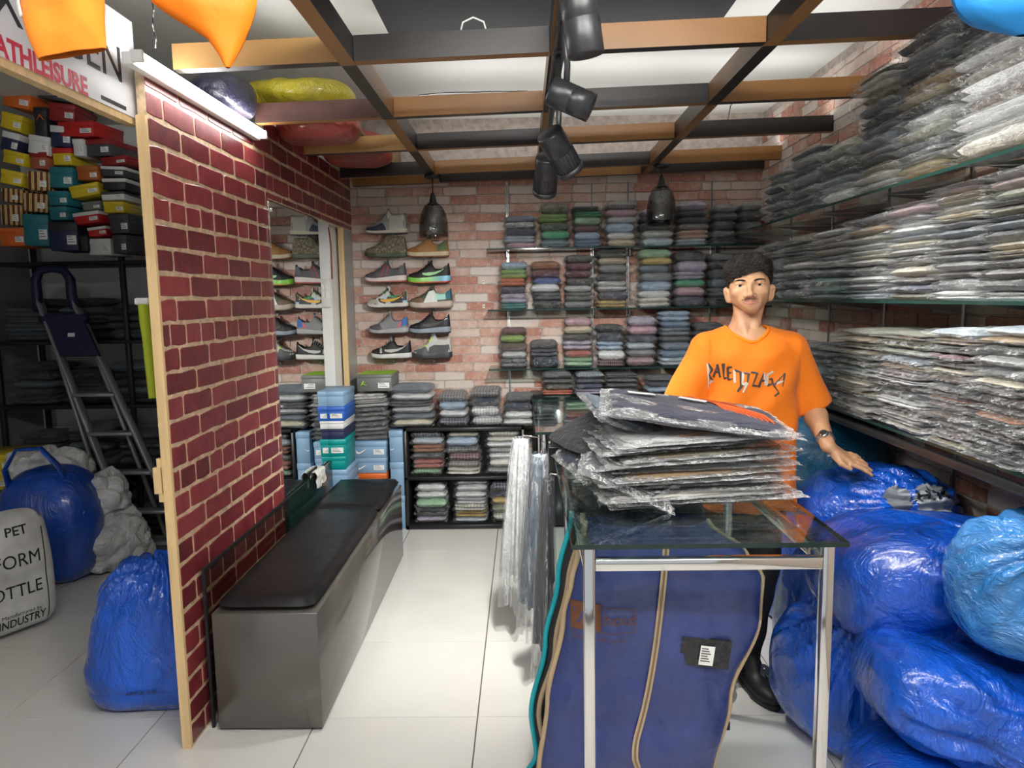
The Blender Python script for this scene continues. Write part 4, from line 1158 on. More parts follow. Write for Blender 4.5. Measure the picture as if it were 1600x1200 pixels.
def ribbon(pts, w, m, parent, name, thick=.003, n=40):
    """flat band with thickness lying on the cover"""
    pts = [Vector(p) for p in pts]
    # resample
    out = []
    for i in range(n):
        f = i / (n - 1) * (len(pts) - 1); k = min(int(f), len(pts) - 2); a = f - k
        p0 = pts[max(k - 1, 0)]; p1 = pts[k]; p2 = pts[k + 1]; p3 = pts[min(k + 2, len(pts) - 1)]
        out.append(.5 * ((2 * p1) + (-p0 + p2) * a + (2 * p0 - 5 * p1 + 4 * p2 - p3) * a * a + (-p0 + 3 * p1 - 3 * p2 + p3) * a ** 3))
    mb = MB(); rings = []
    for i, p in enumerate(out):
        t = (out[min(i + 1, n - 1)] - out[max(i - 1, 0)]).normalized()
        s = t.cross(Vector((0, -1, 0))).normalized()
        rings.append([p - s * w / 2, p - s * w / 2 + Vector((0, -thick, 0)), p + s * w / 2 + Vector((0, -thick, 0)), p + s * w / 2])
    vs = [q for r in rings for q in r]; fs = []
    for i in range(n - 1):
        for k in range(4): fs.append((i * 4 + k, i * 4 + (k + 1) % 4, (i + 1) * 4 + (k + 1) % 4, (i + 1) * 4 + k))
    mb.add(vs, fs, 0, False)
    return mb.build(name, m, parent)
def on_cover(px, py, lift=.006):
    p = unp(px, py, Y=Yg - .06); return (p.x, surf(p.x, p.z) - lift, p.z)
ribbon([on_cover(*q) for q in zp], .017, M_tanzip, gbag, 'zip_band')
ribbon([Vector(on_cover(*q)) + Vector((0, -.003, 0)) for q in zp], .005, mat('zip_teeth', (.20, .14, .09), .35, .6), gbag, 'zip_teeth', .002)
def edge_pipe(tab, side, m, parent, name, r=.007, dy=-.01, dx=0.0):
    pts = []
    for i in range(40):
        z = tab[0][0] + (tab[-1][0] - tab[0][0]) * i / 39
        xl, xr, yo = row_interp(tab, z)
        pts.append(((xl if side < 0 else xr) + dx, yo + dy + .004 * noise.noise((z * 9, side, 2)), z))
    return MB().tube(pts, r, 8).build(name, m, parent)
edge_pipe(tabg, -1, M_tanzip, gbag, 'piping', .008)
edge_pipe(tabg, 1, M_tanzip, gbag, 'piping', .006)
# zip pull
zp_ = unp(1138, 1128, Y=Yg)
MB().tube([zp_ + Vector((-.012, 0, .045)), zp_ + Vector((-.004, -.004, .02)), zp_], .003, 6).rbox(zp_.x, zp_.y, zp_.z - .012, .010, .005, .026, .002).build('zip_pull', M_black, gbag)
# brown print: square with W, outlined word, tag line
M_brownprint = mat('brown_print', (.115, .040, .016), .5)
def cover_print(name, me, px, py, rx=(1, .0, -.02)):
    p = on_cover(px, py, .0)
    o = link(name, me, gbag)
    # drape the lettering on the cover
    bb = Vector(rx).normalized()
    for v in me.vertices:
        x = p[0] + v.co.x * bb.x; z = p[2] + v.co.y + v.co.x * bb.z
        v.co = (x, surf(x, z) - .004 - v.co.z * .5, z)
    return o
def sub_rect(w, h, n=8):
    mb = MB(); P = [[(-w / 2 + w * i / n, -h / 2 + h * j / n, .001) for j in range(n + 1)] for i in range(n + 1)]
    mb.grid(P, 0, False); return mb.mesh('print_square', M_brownprint)
cover_print('print_square', sub_rect(.080, .075), 916, 967)
wm = MB()
for a, b in (((-.028, .02), (-.016, -.018)), ((-.016, -.018), (-.004, .012)), ((-.004, .012), (.008, -.018)), ((.008, -.018), (.024, .03))):
    d = (Vector(b) - Vector(a)).normalized(); s = Vector((-d.y, d.x)) * .003
    wm.add([(a[0] - s.x, a[1] - s.y, .003), (a[0] + s.x, a[1] + s.y, .003), (b[0] + s.x, b[1] + s.y, .003), (b[0] - s.x, b[1] - s.y, .003)], [(0, 1, 2, 3)])
cover_print('print_letter', wm.mesh('print_letter', M_navybag), 914, 967)
cover_print('print_word', text_mesh('ithout', .048, M_brownprint, 0), 962, 977)
cover_print('print_tagline', text_mesh('Comfort and Luxury', .017, M_brownprint, 0), 936, 1002)
fr_ = MB()
for (x0, x1, y0, y1) in ((-.05, .05, .034, .036), (-.05, .05, -.036, -.034), (.048, .05, -.036, .036)):
    fr_.add([(x0 + (x1 - x0) * k / 6, y, .001) for k in range(7) for y in (y0, y1)], [(2 * k, 2 * k + 2, 2 * k + 3, 2 * k + 1) for k in range(6)])
cover_print('print_frame', fr_.mesh('print_frame', M_brownprint), 962, 970)
# black pouch with white label on the cover
pc = on_cover(1102, 1020, .0)
pouch = thing('plastic_pouch', 'small black plastic pouch with white label on navy suit cover', 'pouch', (pc[0], pc[1] - .006, pc[2]))
pouch.rotation_euler = (0, .13, 0)
P = []
for i in range(15):
    row = []
    for j in range(11):
        u, v = i / 14 * 2 - 1, j / 10 * 2 - 1
        row.append((u * .068, -.010 * (1 - u * u) * (1 - v * v) - .003 - .004 * noise.noise((u * 4, v * 4, 5)), v * .040 + .003 * noise.noise((u * 5, v, 1))))
    P.append(row)
pm = MB().grid(P, 0, True)
pm.grid([[(p[0], .004, p[2]) for p in r] for r in P], 0, True, flip=True)
pm.build('pouch_body', mat('black_pouch_film', (.02, .02, .022), .15, bump=.6, bscale=25, bdist=.02), pouch)
lb = MB().box(-.019, .019, -.0195, -.0185, -.027, .027).build('printed_label', M_label, pouch)
for k_ in range(6):
    MB().box(-.016, .002 + .004 * (k_ % 3), -.0202, -.0195, .018 - .007 * k_, .021 - .007 * k_).build('print_line', M_print, lb)
# second, black suit cover with teal piping peeping out at the left
Yk = 2.06
tabk = [(.10, gx(815, 1240, Yk), gx(930, 1240, Yk), Yk), (gz_(1175, Yk), gx(838, 1175, Yk), gx(940, 1175, Yk), Yk), (gz_(1110, Yk), gx(830, 1110, Yk), gx(950, 1110, Yk), Yk), (gz_(1000, Yk), gx(852, 1000, Yk), gx(960, 1000, Yk), Yk), (gz_(900, Yk), gx(872, 900, Yk), gx(980, 900, Yk), Yk), (TH - .03, gx(893, 840, Yk), gx(985, 840, Yk), Yk)]
kbag, _, _, _ = suit_cover('suit_cover', 'black suit cover with teal piping behind the navy one', tabk, Yk, .03, M_blackbag, 9)
edge_pipe(tabk, -1, M_tealpipe, kbag, 'piping', .008)
p2 = []
for i in range(30):
    z = tabk[0][0] + (tabk[-1][0] - tabk[0][0]) * i / 29
    xl, xr, yo = row_interp(tabk, z); p2.append((xl + .028 + .012 * noise.noise((z * 4, 0, 0)), yo - .034, z))
MB().tube(p2, .008, 8).build('tan_zip_edge', M_tanzip, kbag)
# clear-plastic covered suits hanging at the left of the tables
M_film_suit = film_mat('suit_film', .09, .7, (.74, .76, .78), .12, 6, (3, 3, .30), .06, .8, .04)
def hang_suit(label, x0, x1, y, z0, z1, spec, seed, flare=.05, inner=True):
    t = thing('wrapped_suit', label, 'suit', (0, 0, 0))
    def ring(n, m, lo, hi, k, dp):
        R = []
        for i in range(n):
            a = 2 * math.pi * i / n; row = []
            for j in range(m):
                f = j / (m - 1); z = lo + (hi - lo) * f
                op = (1 - f) ** .7
                w = (x1 - x0) / 2 * (.62 + .55 * op) * k; d = dp * (.5 + .9 * op) * k
                r = 1 + (.10 + .22 * op) * math.sin(5 * a + seed + 1.5 * noise.noise((z * 2, seed, 0))) + (.06 + .10 * op) * math.sin(11 * a + seed * 2 + z * 2) + .10 * noise.noise((math.cos(a) * 3, math.sin(a) * 3, z * 4 + seed))
                row.append(((x0 + x1) / 2 - flare * op + w * math.cos(a) * r, y + d * math.sin(a) * r, z + (.06 * noise.noise((a * 2, 0, seed)) if j == 0 else 0)))
            R.append(row)
        return R
    R = ring(72, 30, z0, z1, 1.0, .085)
    MB().grid(R, 0, True, closed_u=True).build('plastic_cover', M_film_suit, t)
    R2 = ring(56, 18, z0 + .14, z1 - .01, .80, .08)
    mb = MB().grid(R2, 0, True, closed_u=True)
    mb.add([R2[i][-1] for i in range(56)], [tuple(range(56))]); mb.add([R2[i][0] for i in range(56)], [tuple(reversed(range(56)))])
    mb.build('suit_cloth', cloth(spec), t)
    hx = T1[0] if y < 2.7 else T2[0]
    MB().tube([((x0 + x1) / 2, y, z1 - .02), ((x0 + x1) / 2 + .01, y, z1 + .012), (hx + .03, y + (.25 if 2.7 < y < 3.1 else 0), z1 - .002)], .003, 6).build('hanger_hook', M_chrome, t)
    return t
hang_suit('pale grey suit in clear plastic hanging farthest left of tables', unp(796, 800, Y=3.30).x, unp(836, 800, Y=3.30).x, 3.30, .14, .925, 'pale grey', 3, .03)
hang_suit('dark slate suit in clear plastic hanging beside the front table', unp(824, 850, Y=2.92).x, unp(866, 850, Y=2.92).x, 2.92, .16, .935, 'slate blue', 6, .02)
hang_suit('charcoal suit in cloudy plastic hanging right behind the teal piping', unp(842, 850, Y=2.48).x, unp(872, 850, Y=2.48).x, 2.46, .22, .95, 'charcoal', 9, .02)
# ================================================================== shoes on the brick wall
def lerp_tab(tab, s):
    for a, b in zip(tab, tab[1:]):
        if s <= b[0]:
            t = (s - a[0]) / max(1e-6, b[0] - a[0]); t = max(0, min(1, t)); t = t * t * (3 - 2 * t)
            return a[1] + (b[1] - a[1]) * t
    return tab[-1][1]
W_TAB = [(0, .010), (.03, .026), (.10, .038), (.28, .047), (.45, .040), (.65, .034), (.85, .035), (.95, .031), (1.0, .016)]
H_LOW = [(0, .006), (.04, .024), (.18, .042), (.32, .060), (.50, .093), (.57, .098), (.66, .070), (.80, .066), (.92, .088), (.98, .092), (1.0, .03)]
H_HIGH = [(0, .006), (.04, .026), (.20, .045), (.34, .066), (.50, .115), (.58, .132), (.70, .122), (.84, .118), (.93, .125), (.98, .105), (1.0, .03)]
H_BOOT = [(0, .008), (.05, .030), (.22, .048), (.36, .075), (.50, .118), (.60, .140), (.80, .142), (.92, .140), (.97, .10), (1.0, .03)]
SHOE_L = .272
def cmat(c, r=.6, b=.15): return mat('shoe_%02x%02x%02x' % tuple(int(min(.999, x) * 255) for x in c), c, r, bump=b, bscale=120, bdist=.003, var=.08, vscale=20)
def make_shoe(label, loc, upper, mid, out, hp=H_LOW, overlays=(), laces=None, mark=None, sole_h=.030, heel_h=.040, group='display shoes on the brick wall', toe_up=.012, tongue=None, L=SHOE_L, umat=None, cuff=None):
    t = thing('shoe', label, 'shoe', loc, 0, group)
    def soleh(s): return sole_h + (heel_h - sole_h) * max(0, min(1, (s - .3) / .5))
    def base(s): return toe_up * max(0, 1 - s / .28) ** 2 + .003 * max(0, (s - .85) / .15)
    def S(s, a, k=1.0):
        w = lerp_tab(W_TAB, s); h = lerp_tab(hp, s)
        x = (s - .5) * L
        c, sn = math.cos(a), math.sin(a)
        y = -w * math.copysign(abs(c) ** .62, c) * k
        z = base(s) + soleh(s) * .96 + h * (abs(sn) ** .75) * k
        if .58 < s < .97 and hp is not None:
            e = min(1, (s - .58) / .05, (.97 - s) / .04)
            d = max(0, 1 - abs(a - math.pi / 2) / .75)
            z -= e * .030 * d ** .6
        return (x, y, z)
    n, m = 34, 17
    ss = [(.5 - .5 * math.cos(math.pi * i / (n - 1))) * .5 + .5 * i / (n - 1) for i in range(n)]
    MB().grid([[S(s, math.pi * j / (m - 1)) for j in range(m)] for s in ss], 0, True).build('upper', umat or cmat(upper), t)
    # sole: two layers
    def sole_layer(f0, f1, k, c, nm, taper=0):
        mb = MB()
        lo, hi = [], []
        for i in range(28):
            s = i / 27
            w = lerp_tab(W_TAB, s) * k; x = (s - .5) * L * (1.0 + .02 * (k - 1) * 10) 
            z0 = base(s) + soleh(s) * f0; z1 = base(s) + soleh(s) * f1
            lo.append(((x, -w, z0), (x, w, z0))); hi.append(((x, -w * 1.0, z1), (x, w * 1.0, z1)))
        ring = lambda L_: [p[0] for p in L_] + [p[1] for p in reversed(L_)]
        a, b = ring(lo), ring(hi); q = len(a)
        md = [((p[0] + r[0]) / 2 * 1.012, (p[1] + r[1]) / 2 * 1.05, (p[2] + r[2]) / 2) for p, r in zip(a, b)]
        mb.add(a + md + b, [(i, (i + 1) % q, q + (i + 1) % q, q + i) for i in range(q)] + [(q + i, q + (i + 1) % q, 2 * q + (i + 1) % q, 2 * q + i) for i in range(q)], 0, True)
        mb.add(b, [(i, i + 1, q - 2 - i, q - 1 - i) for i in range(q // 2 - 1)]); mb.add(a, [(q - 1 - i, q - 2 - i, i + 1, i) for i in range(q // 2 - 1)])
        mb.build(nm, c, t)
    sole_layer(.22, 1.0, 1.10, mid if not isinstance(mid, tuple) else cmat(mid, .5), 'midsole')
    sole_layer(0, .24, 1.06, out if not isinstance(out, tuple) else cmat(out, .6), 'outsole')
    for (nm, s0, s1, a0, a1, c) in overlays:
        for sd in (1, -1):
            P = []
            for i in range(9):
                row = []
                for j in range(7):
                    f, g = i / 8, j / 6
                    sA = s0[0] + (s0[1] - s0[0]) * g; sB = s1[0] + (s1[1] - s1[0]) * g
                    a = a0 + (a1 - a0) * g
                    p = S(sA + (sB - sA) * f, a, 1.035)
                    row.append((p[0], p[1] * sd, p[2]))
                P.append(row)
            MB().grid(P, 0, True).build(nm, cmat(c), t)
    if mark:
        pts_u = [(.36, .50), (.42, .33), (.52, .28), (.66, .42), (.80, .62), (.94, .84)]
        pts_d = [(.94, .80), (.80, .44), (.66, .16), (.52, .06), (.42, .12), (.36, .28)]
        for sd in (1, -1):
            mb = MB(); U = []; D = []
            for (u, d) in zip(pts_u, pts_d[::-1]):
                U.append(S(u[0], u[1] * .85, 1.06)); D.append(S(d[0], d[1] * .85, 1.06))
            U = [(p[0], p[1] * sd, p[2]) for p in U]; D = [(p[0], p[1] * sd, p[2]) for p in D]
            mb.grid([list(q) for q in zip(U, D)], 0, True); mb.build('side_mark', cmat(mark, .45), t)
    if laces:
        mb = MB()
        for k in range(5):
            s = .33 + .05 * k
            mb.tube([S(s, math.pi * (.30 + .40 * q / 6), 1.06) for q in range(7)], .0022, 5)
        mb.tube([S(.545, math.pi * .32, 1.06), (-.002, -.028, S(.5, 1.57)[2] + .018), (.012, -.02, S(.55, 1.57)[2] + .004)], .0022, 5)
        mb.build('laces', cmat(laces, .7), t)
    tg = tongue or upper
    if hp is not H_BOOT:
        top = S(.55, math.pi / 2)
        MB().rbox(top[0] + .004, 0, top[2] - .004, .012, .040, .05, .005, 2).build('tongue', cmat(tg), t)
    if cuff:
        MB().grid([[S(s, math.pi * (.02 + .96 * j / 12), 1.02) if 1 else 0 for j in range(13)] for s in (.9, .94, .975)], 0, True).build('heel_counter', cmat(cuff), t)
    return t
SY = BACK_Y - .095
def shp(px, py):
    p = unp(px, py, Y=SY); return (p.x, SY, p.z)
camo_u = None
def multi_mat():
    m, nt, out = nodes_of('multicolour_patchwork')
    b = nt.nodes.new('ShaderNodeBsdfPrincipled'); nt.links.new(b.outputs[0], out.inputs[0]); setin(b, 'Roughness', .6)
    vo = nt.nodes.new('ShaderNodeTexVoronoi'); vo.inputs['Scale'].default_value = 38
    tc = nt.nodes.new('ShaderNodeTexCoord'); nt.links.new(tc.outputs['Object'], vo.inputs['Vector'])
    sp = nt.nodes.new('ShaderNodeSeparateColor'); nt.links.new(vo.outputs['Color'], sp.inputs[0])
    r = ramp(nt, sp.outputs[0], [(0, (.05, .05, .05)), (.28, (.55, .53, .47)), (.5, (.60, .58, .52)), (.62, (.35, .52, .66)), (.8, (.06, .35, .14)), (.9, (.03, .03, .03))])
    nt.nodes[-1].color_ramp.interpolation = 'CONSTANT'
    nt.links.new(r, b.inputs['Base Color'])
    return m
M_multi = multi_mat()
def camo_mat():
    m, nt, out = nodes_of('camo_canvas')
    b = nt.nodes.new('ShaderNodeBsdfPrincipled'); nt.links.new(b.outputs[0], out.inputs[0]); setin(b, 'Roughness', .8)
    v = coords(nt, (1, 1, 1), rnd=False); n = noise_n(nt, v, 70, 3, .6, 1.0)
    r = ramp(nt, n, [(.35, (.06, .06, .04)), (.47, (.12, .11, .07)), (.55, (.20, .17, .11)), (.66, (.32, .28, .20))])
    nt.links.new(r, b.inputs['Base Color'])
    return m
M_camo = camo_mat()
def grad_mat(name, stops):
    m, nt, out = nodes_of(name)
    b = nt.nodes.new('ShaderNodeBsdfPrincipled'); nt.links.new(b.outputs[0], out.inputs[0]); setin(b, 'Roughness', .4)
    tc = nt.nodes.new('ShaderNodeTexCoord'); sp = nt.nodes.new('ShaderNodeSeparateXYZ'); nt.links.new(tc.outputs['Object'], sp.inputs[0])
    f = math_n(nt, 'ADD', math_n(nt, 'MULTIPLY', sp.outputs[0], 1 / .27), .5)
    nt.links.new(ramp(nt, f, stops), b.inputs['Base Color'])
    return m
M_rainbow = grad_mat('lime_to_blue_foam', [(0, (.20, .55, .05)), (.45, (.28, .65, .16)), (.7, (.22, .55, .40)), (.85, (.20, .50, .68))])
M_rainbow2 = grad_mat('orange_red_rubber', [(0, (.30, .50, .08)), (.3, (.60, .22, .04)), (.6, (.45, .08, .03)), (1, (.40, .02, .02))])
g1, g2, g3 = (.10, .10, .105), (.22, .22, .23), (.40, .40, .39)
SH = [
 make_shoe('white and navy high sneaker with cut-out straps, top of shoe wall', shp(604, 366), (.30, .29, .27), (.50, .46, .36), (.08, .08, .09), H_HIGH, [('toe_cap', (.02, .02), (.52, .40), .0, .55, (.022, .03, .07)), ('heel_panel', (.60, .60), (.97, .95), .0, .9, (.42, .41, .38)), ('strap', (.56, .54), (.66, .60), .5, 1.35, (.55, .53, .49))], cuff=(.06, .06, .07), sole_h=.020, heel_h=.032, L=.285),
 make_shoe('olive camouflage ankle boot with green sole on shoe wall', shp(604, 402), (.12, .11, .07), (.06, .075, .045), (.05, .06, .04), H_BOOT, [('toe_cap', (.01, .03), (.30, .22), .02, .8, (.17, .15, .10))], umat=M_camo, sole_h=.026, heel_h=.028, L=.29),
 make_shoe('tan and green moccasin sneaker with cream sole on shoe wall', shp(669, 402), (.33, .16, .045), (.52, .44, .29), (.20, .08, .03), H_LOW, [('heel_panel', (.72, .76), (.98, .97), .05, .9, (.09, .14, .05)), ('toe_cap', (.02, .06), (.30, .24), .02, .6, (.30, .12, .03))], laces=(.55, .48, .36), sole_h=.032, heel_h=.036, tongue=(.09, .13, .05), L=.285),
 make_shoe('dark grey running shoe with red lines and pink-white sole', shp(603, 441), (.075, .075, .085), (.62, .55, .53), (.42, .10, .08), H_LOW, [('side_stripe', (.40, .50), (.44, .55), .05, 1.0, (.30, .05, .06)), ('side_stripe', (.52, .60), (.55, .64), .05, 1.0, (.28, .05, .06)), ('heel_panel', (.84, .86), (.98, .97), .1, .8, g1)], laces=g1, sole_h=.028, heel_h=.044, L=.285),
 make_shoe('black running shoe with green swoosh and lime-to-blue sole', shp(671, 442), (.012, .012, .014), M_rainbow, M_rainbow2, H_LOW, [('heel_panel', (.86, .86), (.985, .98), .1, 1.0, (.02, .02, .022))], laces=(.015, .015, .015), mark=(.30, .62, .28), sole_h=.034, heel_h=.046, L=.29),
 make_shoe('multicolour patchwork low sneaker with yellow swoosh', shp(606, 481), (.5, .5, .45), (.58, .56, .50), (.02, .025, .03), H_LOW, [('toe_cap', (.02, .05), (.30, .24), .05, .85, (.42, .40, .33)), ('heel_panel', (.90, .88), (.985, .98), .1, .9, (.04, .04, .04))], umat=M_multi, laces=(.04, .04, .04), mark=(.70, .38, .02), sole_h=.026, heel_h=.034, L=.285),
 make_shoe('mint, white and brown chunky sneaker on shoe wall', shp(674, 481), (.07, .08, .05), (.45, .38, .32), (.26, .20, .16), H_LOW, [('toe_cap', (.01, .03), (.36, .26), .0, .75, (.16, .10, .06)), ('side_panel', (.34, .46), (.66, .62), .0, .85, (.66, .70, .66)), ('side_panel', (.60, .60), (.88, .86), .1, .95, (.36, .66, .58)), ('heel_panel', (.86, .84), (.985, .98), .1, 1.0, (.015, .11, .17))], laces=(.09, .10, .07), sole_h=.036, heel_h=.046, L=.295),
 make_shoe('grey trainer with red flash and blue heel on shoe wall', shp(608, 521), (.20, .20, .215), (.34, .34, .34), (.05, .05, .05), H_LOW, [('toe_cap', (.01, .04), (.36, .28), .02, .8, (.085, .075, .08)), ('red_flash', (.74, .80), (.80, .86), .05, .55, (.62, .12, .12)), ('heel_panel', (.84, .84), (.985, .975), .1, .75, (.03, .12, .36))], laces=g2, sole_h=.026, heel_h=.040, L=.275),
 make_shoe('black running shoe with grey-blue sole on shoe wall', shp(672, 521), (.011, .011, .013), (.22, .26, .31), (.012, .012, .012), H_LOW, [('heel_panel', (.84, .84), (.985, .975), .08, .7, (.018, .022, .035)), ('heel_tab', (.86, .9), (.95, .95), .5, .62, (.6, .6, .6))], laces=(.012, .012, .012), mark=(.022, .022, .026), sole_h=.032, heel_h=.046, L=.285),
 make_shoe('black low sneaker with pale grey swoosh and white sole', shp(612, 559), (.014, .014, .014), (.60, .60, .58), (.42, .41, .40), H_LOW, [('toe_cap', (.01, .03), (.16, .16), .05, .75, (.014, .014, .014)), ('toe_patch', (.24, .24), (.30, .28), .1, .9, (.42, .40, .38))], laces=(.40, .38, .36), mark=(.42, .41, .39), sole_h=.028, heel_h=.034, L=.28),
 make_shoe('grey high sneaker with neon green tabs and dark sole', shp(676, 559), (.45, .46, .44), (.035, .037, .04), (.02, .02, .02), H_HIGH, [('toe_cap', (.01, .03), (.42, .34), .0, .8, (.075, .08, .08)), ('lower_panel', (.40, .44), (.97, .95), .0, .34, (.055, .06, .062)), ('neon_tab', (.42, .46), (.50, .52), .75, 1.15, (.45, .80, .03)), ('neon_tab', (.30, .34), (.38, .40), .8, 1.2, (.45, .80, .03))], laces=(.5, .5, .48), sole_h=.030, heel_h=.040, L=.27),
]
M_acr = glass_mat('acrylic_clear', (.93, .95, .95))
pegn = ['under the white and navy high sneaker', 'under the camouflage boot', 'under the tan moccasin sneaker', 'under the dark grey running shoe', 'under the lime-soled running shoe', 'under the patchwork sneaker', 'under the mint chunky sneaker', 'under the grey trainer with blue heel', 'under the grey-blue soled black shoe', 'under the black low sneaker', 'under the neon-tabbed sneaker']
for s_, nm in zip(SH, pegn):
    l = s_.location
    pg = thing('shoe_ledge', 'small clear acrylic ledge ' + nm, 'shelf', (l.x, BACK_Y - .0075, l.z - .0015), 0, 'acrylic shoe ledges')
    MB().rbox(0, -.075, -.003, .11, .135, .004, .001, 1).build('ledge_plate', M_acr, pg)
    MB().rbox(0, -.003, -.022, .03, .005, .042, .001, 1).build('back_plate', M_acr, pg)
    MB().lathe([(0, .006), (.007, .005), (.008, 0)], 12, M=Matrix.Translation((0, -.006, -.03)) @ Matrix.Rotation(math.pi / 2, 4, 'X')).build('screw_cap', M_label, pg)
# empty ledge clips right of the shoes
for (px, py, nm) in ((755, 441, 'upper'), (756, 479, 'lower')):
    q = unp(px, py, Y=BACK_Y - .012)
    pg = thing('shoe_ledge', '%s bare white ledge clip on bricks between shoes and shirts' % nm, 'clip', (q.x, BACK_Y - .0075, q.z), 0, 'bare ledge clips')
    MB().rbox(0, -.006, 0, .018, .012, .03, .004, 2).build('clip_body', M_swplate, pg)
    MB().lathe([(0, .004), (.004, .003), (.005, 0)], 10, M=Matrix.Translation((0, -.012, .003)) @ Matrix.Rotation(math.pi / 2, 4, 'X')).build('screw_head', M_chrome, pg)

# ================================================================== pendant lamps
M_smoke = glass_mat('smoked_dome_glass', (.45, .45, .45))
M_meshmetal = None
def mesh_metal():
    m, nt, out = nodes_of('perforated_steel')
    b = nt.nodes.new('ShaderNodeBsdfPrincipled'); nt.links.new(b.outputs[0], out.inputs[0])
    v = coords(nt, (1, 1, 1), rnd=False)
    vo = nt.nodes.new('ShaderNodeTexVoronoi'); vo.inputs['Scale'].default_value = 160; nt.links.new(v, vo.inputs['Vector'])
    c = ramp(nt, vo.outputs['Distance'], [(.25, (.04, .04, .04)), (.45, (.62, .62, .60))])
    nt.links.new(c, b.inputs['Base Color']); setin(b, 'Roughness', .4); setin(b, 'Metallic', .5)
    return m
M_meshmetal = mesh_metal()
def pendant(label, top, zd0, zd1, R):
    t = thing('pendant_lamp', label, 'lamp', (top.x, top.y, 0), 0, 'pendant lamps')
    z0 = zd0; H = zd1 - zd0; BQ = BZ0 + beam_tilt(top.x)
    MB().lathe([(0, BQ - .0012), (.05, BQ - .0012), (.05, BQ - .02), (.02, BQ - .028), (0, BQ - .028)], 20).build('ceiling_rose', M_black, t)
    MB().tube([(0, 0, BQ - .02), (0, 0, zd1 + .05)], .004, 8).build('cord', M_wire, t)
    MB().lathe([(.0, zd1 + .07), (.012, zd1 + .065), (.02, zd1 + .03), (.026, zd1 + .005), (.045, zd1 - .008), (.0, zd1 - .01)], 20).build('socket_cap', M_black, t)
    prof = [(.040, zd1 - .005), (R * .62, zd1 - H * .10), (R * .86, zd1 - H * .30), (R * .97, zd1 - H * .55), (R * 1.0, zd1 - H * .85), (R * .98, zd0)]
    MB().lathe(prof, 32).build('glass_dome', M_smoke, t)
    MB().lathe([(.02, zd1 - H * .12), (R * .60, zd1 - H * .14), (R * .60, zd0 + H * .13), (R * .58, zd0 + H * .13), (R * .58, zd1 - H * .15)], 28).build('mesh_cylinder', M_meshmetal, t)
    MB().lathe([(0, zd0 + H * .45), (.02, zd0 + H * .48), (.026, zd0 + H * .6), (.012, zd0 + H * .8), (.0, zd0 + H * .82)], 14).build('bulb', mat('frosted_bulb', (.6, .6, .57), .3), t)
PYL = 4.76 + .02
for px, y0, y1, xl, nm in ((678, 318, 371, BXS[0], 'over the shoe wall'), (1033, 291, 350, BXS[2], 'over the shirt shelves')):
    a = unp(px, y1, Y=PYL); b = unp(px, y0, Y=PYL)
    pendant('smoked glass dome pendant lamp with steel mesh core ' + nm, Vector((a.x, PYL, 0)), a.z, b.z, .096)

# ================================================================== track spotlights
M_spot = mat('spot_black', (.022, .023, .025), .33)
M_spotring = mat('spot_silver', (.55, .55, .56), .3, .6)
trk = MB().rbox(BXS[1] + .0, 2.35, BZ0 - .0105 + beam_tilt(.108), .034, 1.75, .02, .002, 1).build('light_track', M_spot); tag(trk, 'black light track under the middle ceiling beam', 'track')
def spot(label, c, axis, L=.15, R=.043, fins=False, power=None, track_y=None, cone=125):
    """c: centre of the can, axis: pointing direction of the lens"""
    ax = Vector(axis).normalized()
    t = thing('track_spotlight', label, 'lamp', tuple(c), 0, 'track spotlights')
    q = ax.to_track_quat('Z', 'Y').to_matrix().to_4x4()
    MB().lathe([(0, -L / 2), (R * .92, -L / 2), (R, -L / 2 + .006), (R, -.002), (R * .985, -.001), (R * .985, .001), (R, .002), (R, L / 2), (R * .88, L / 2), (R * .84, L / 2 - .012), (0, L / 2 - .016)], 32, M=q).build('lamp_can', M_spot, t)
    MB().lathe([(0, L / 2 - .012), (R * .82, L / 2 - .010)], 28, M=q).build('lens', mat('spot_lens', (.55, .55, .55), .2), t)
    if fins:
        for k in range(22):
            a = 2 * math.pi * k / 22
            M = q @ Matrix.Rotation(a, 4, 'Z')
            MB().box(R * .98, R * 1.05, -.0015, .0015, -.0, L / 2 - .018, M=M).build('cooling_fin', M_spot, t)
        MB().lathe([(R, L / 2 - .018), (R * 1.06, L / 2 - .018), (R * 1.06, L / 2), (R, L / 2)], 32, M=q).build('front_ring', M_spot, t)
    ty = track_y if track_y is not None else c[1]
    tp = Vector((BXS[1] - c[0], ty - c[1], BZ0 - .022 + beam_tilt(.108) - c[2]))
    MB().rbox(tp.x, tp.y, tp.z + .006, .032, .09, .020, .003, 1).build('track_adapter', M_spot, t)
    MB().tube([tp, tp * .45 + Vector((0, 0, .0)), -ax * L * .12], .010, 10).build('swivel_arm', M_spot, t)
    if power:
        ld = bpy.data.lights.new('spot_lamp', 'SPOT'); ld.energy = power; ld.spot_size = math.radians(cone); ld.spot_blend = .8; ld.shadow_soft_size = .04; ld.color = (1, .97, .92)
        lo = bpy.data.objects.new('spot_lamp', ld); COL.objects.link(lo); lo.parent = t
        lo.matrix_local = Matrix.Translation(ax * (L / 2 + .01)) @ (-ax).to_track_quat('Z', 'Y').to_matrix().to_4x4()
spot('nearest black track spotlight tilted with pale lens up', unp(908, 32, Y=1.86), (-.16, -.10, 1), .165, .046, power=SPOT_POWER, track_y=2.02)
spot('tilted smooth black track spotlight aimed to the right', unp(892, 155, Y=2.25), (.90, -.10, -.42), .135, .043, power=SPOT_POWER * 3.4, cone=72, track_y=2.2)
spot('finned black track spotlight aimed down toward right', unp(875, 238, Y=2.45), (.42, .45, -.62), .155, .045, True, power=SPOT_POWER * .6, track_y=2.50)
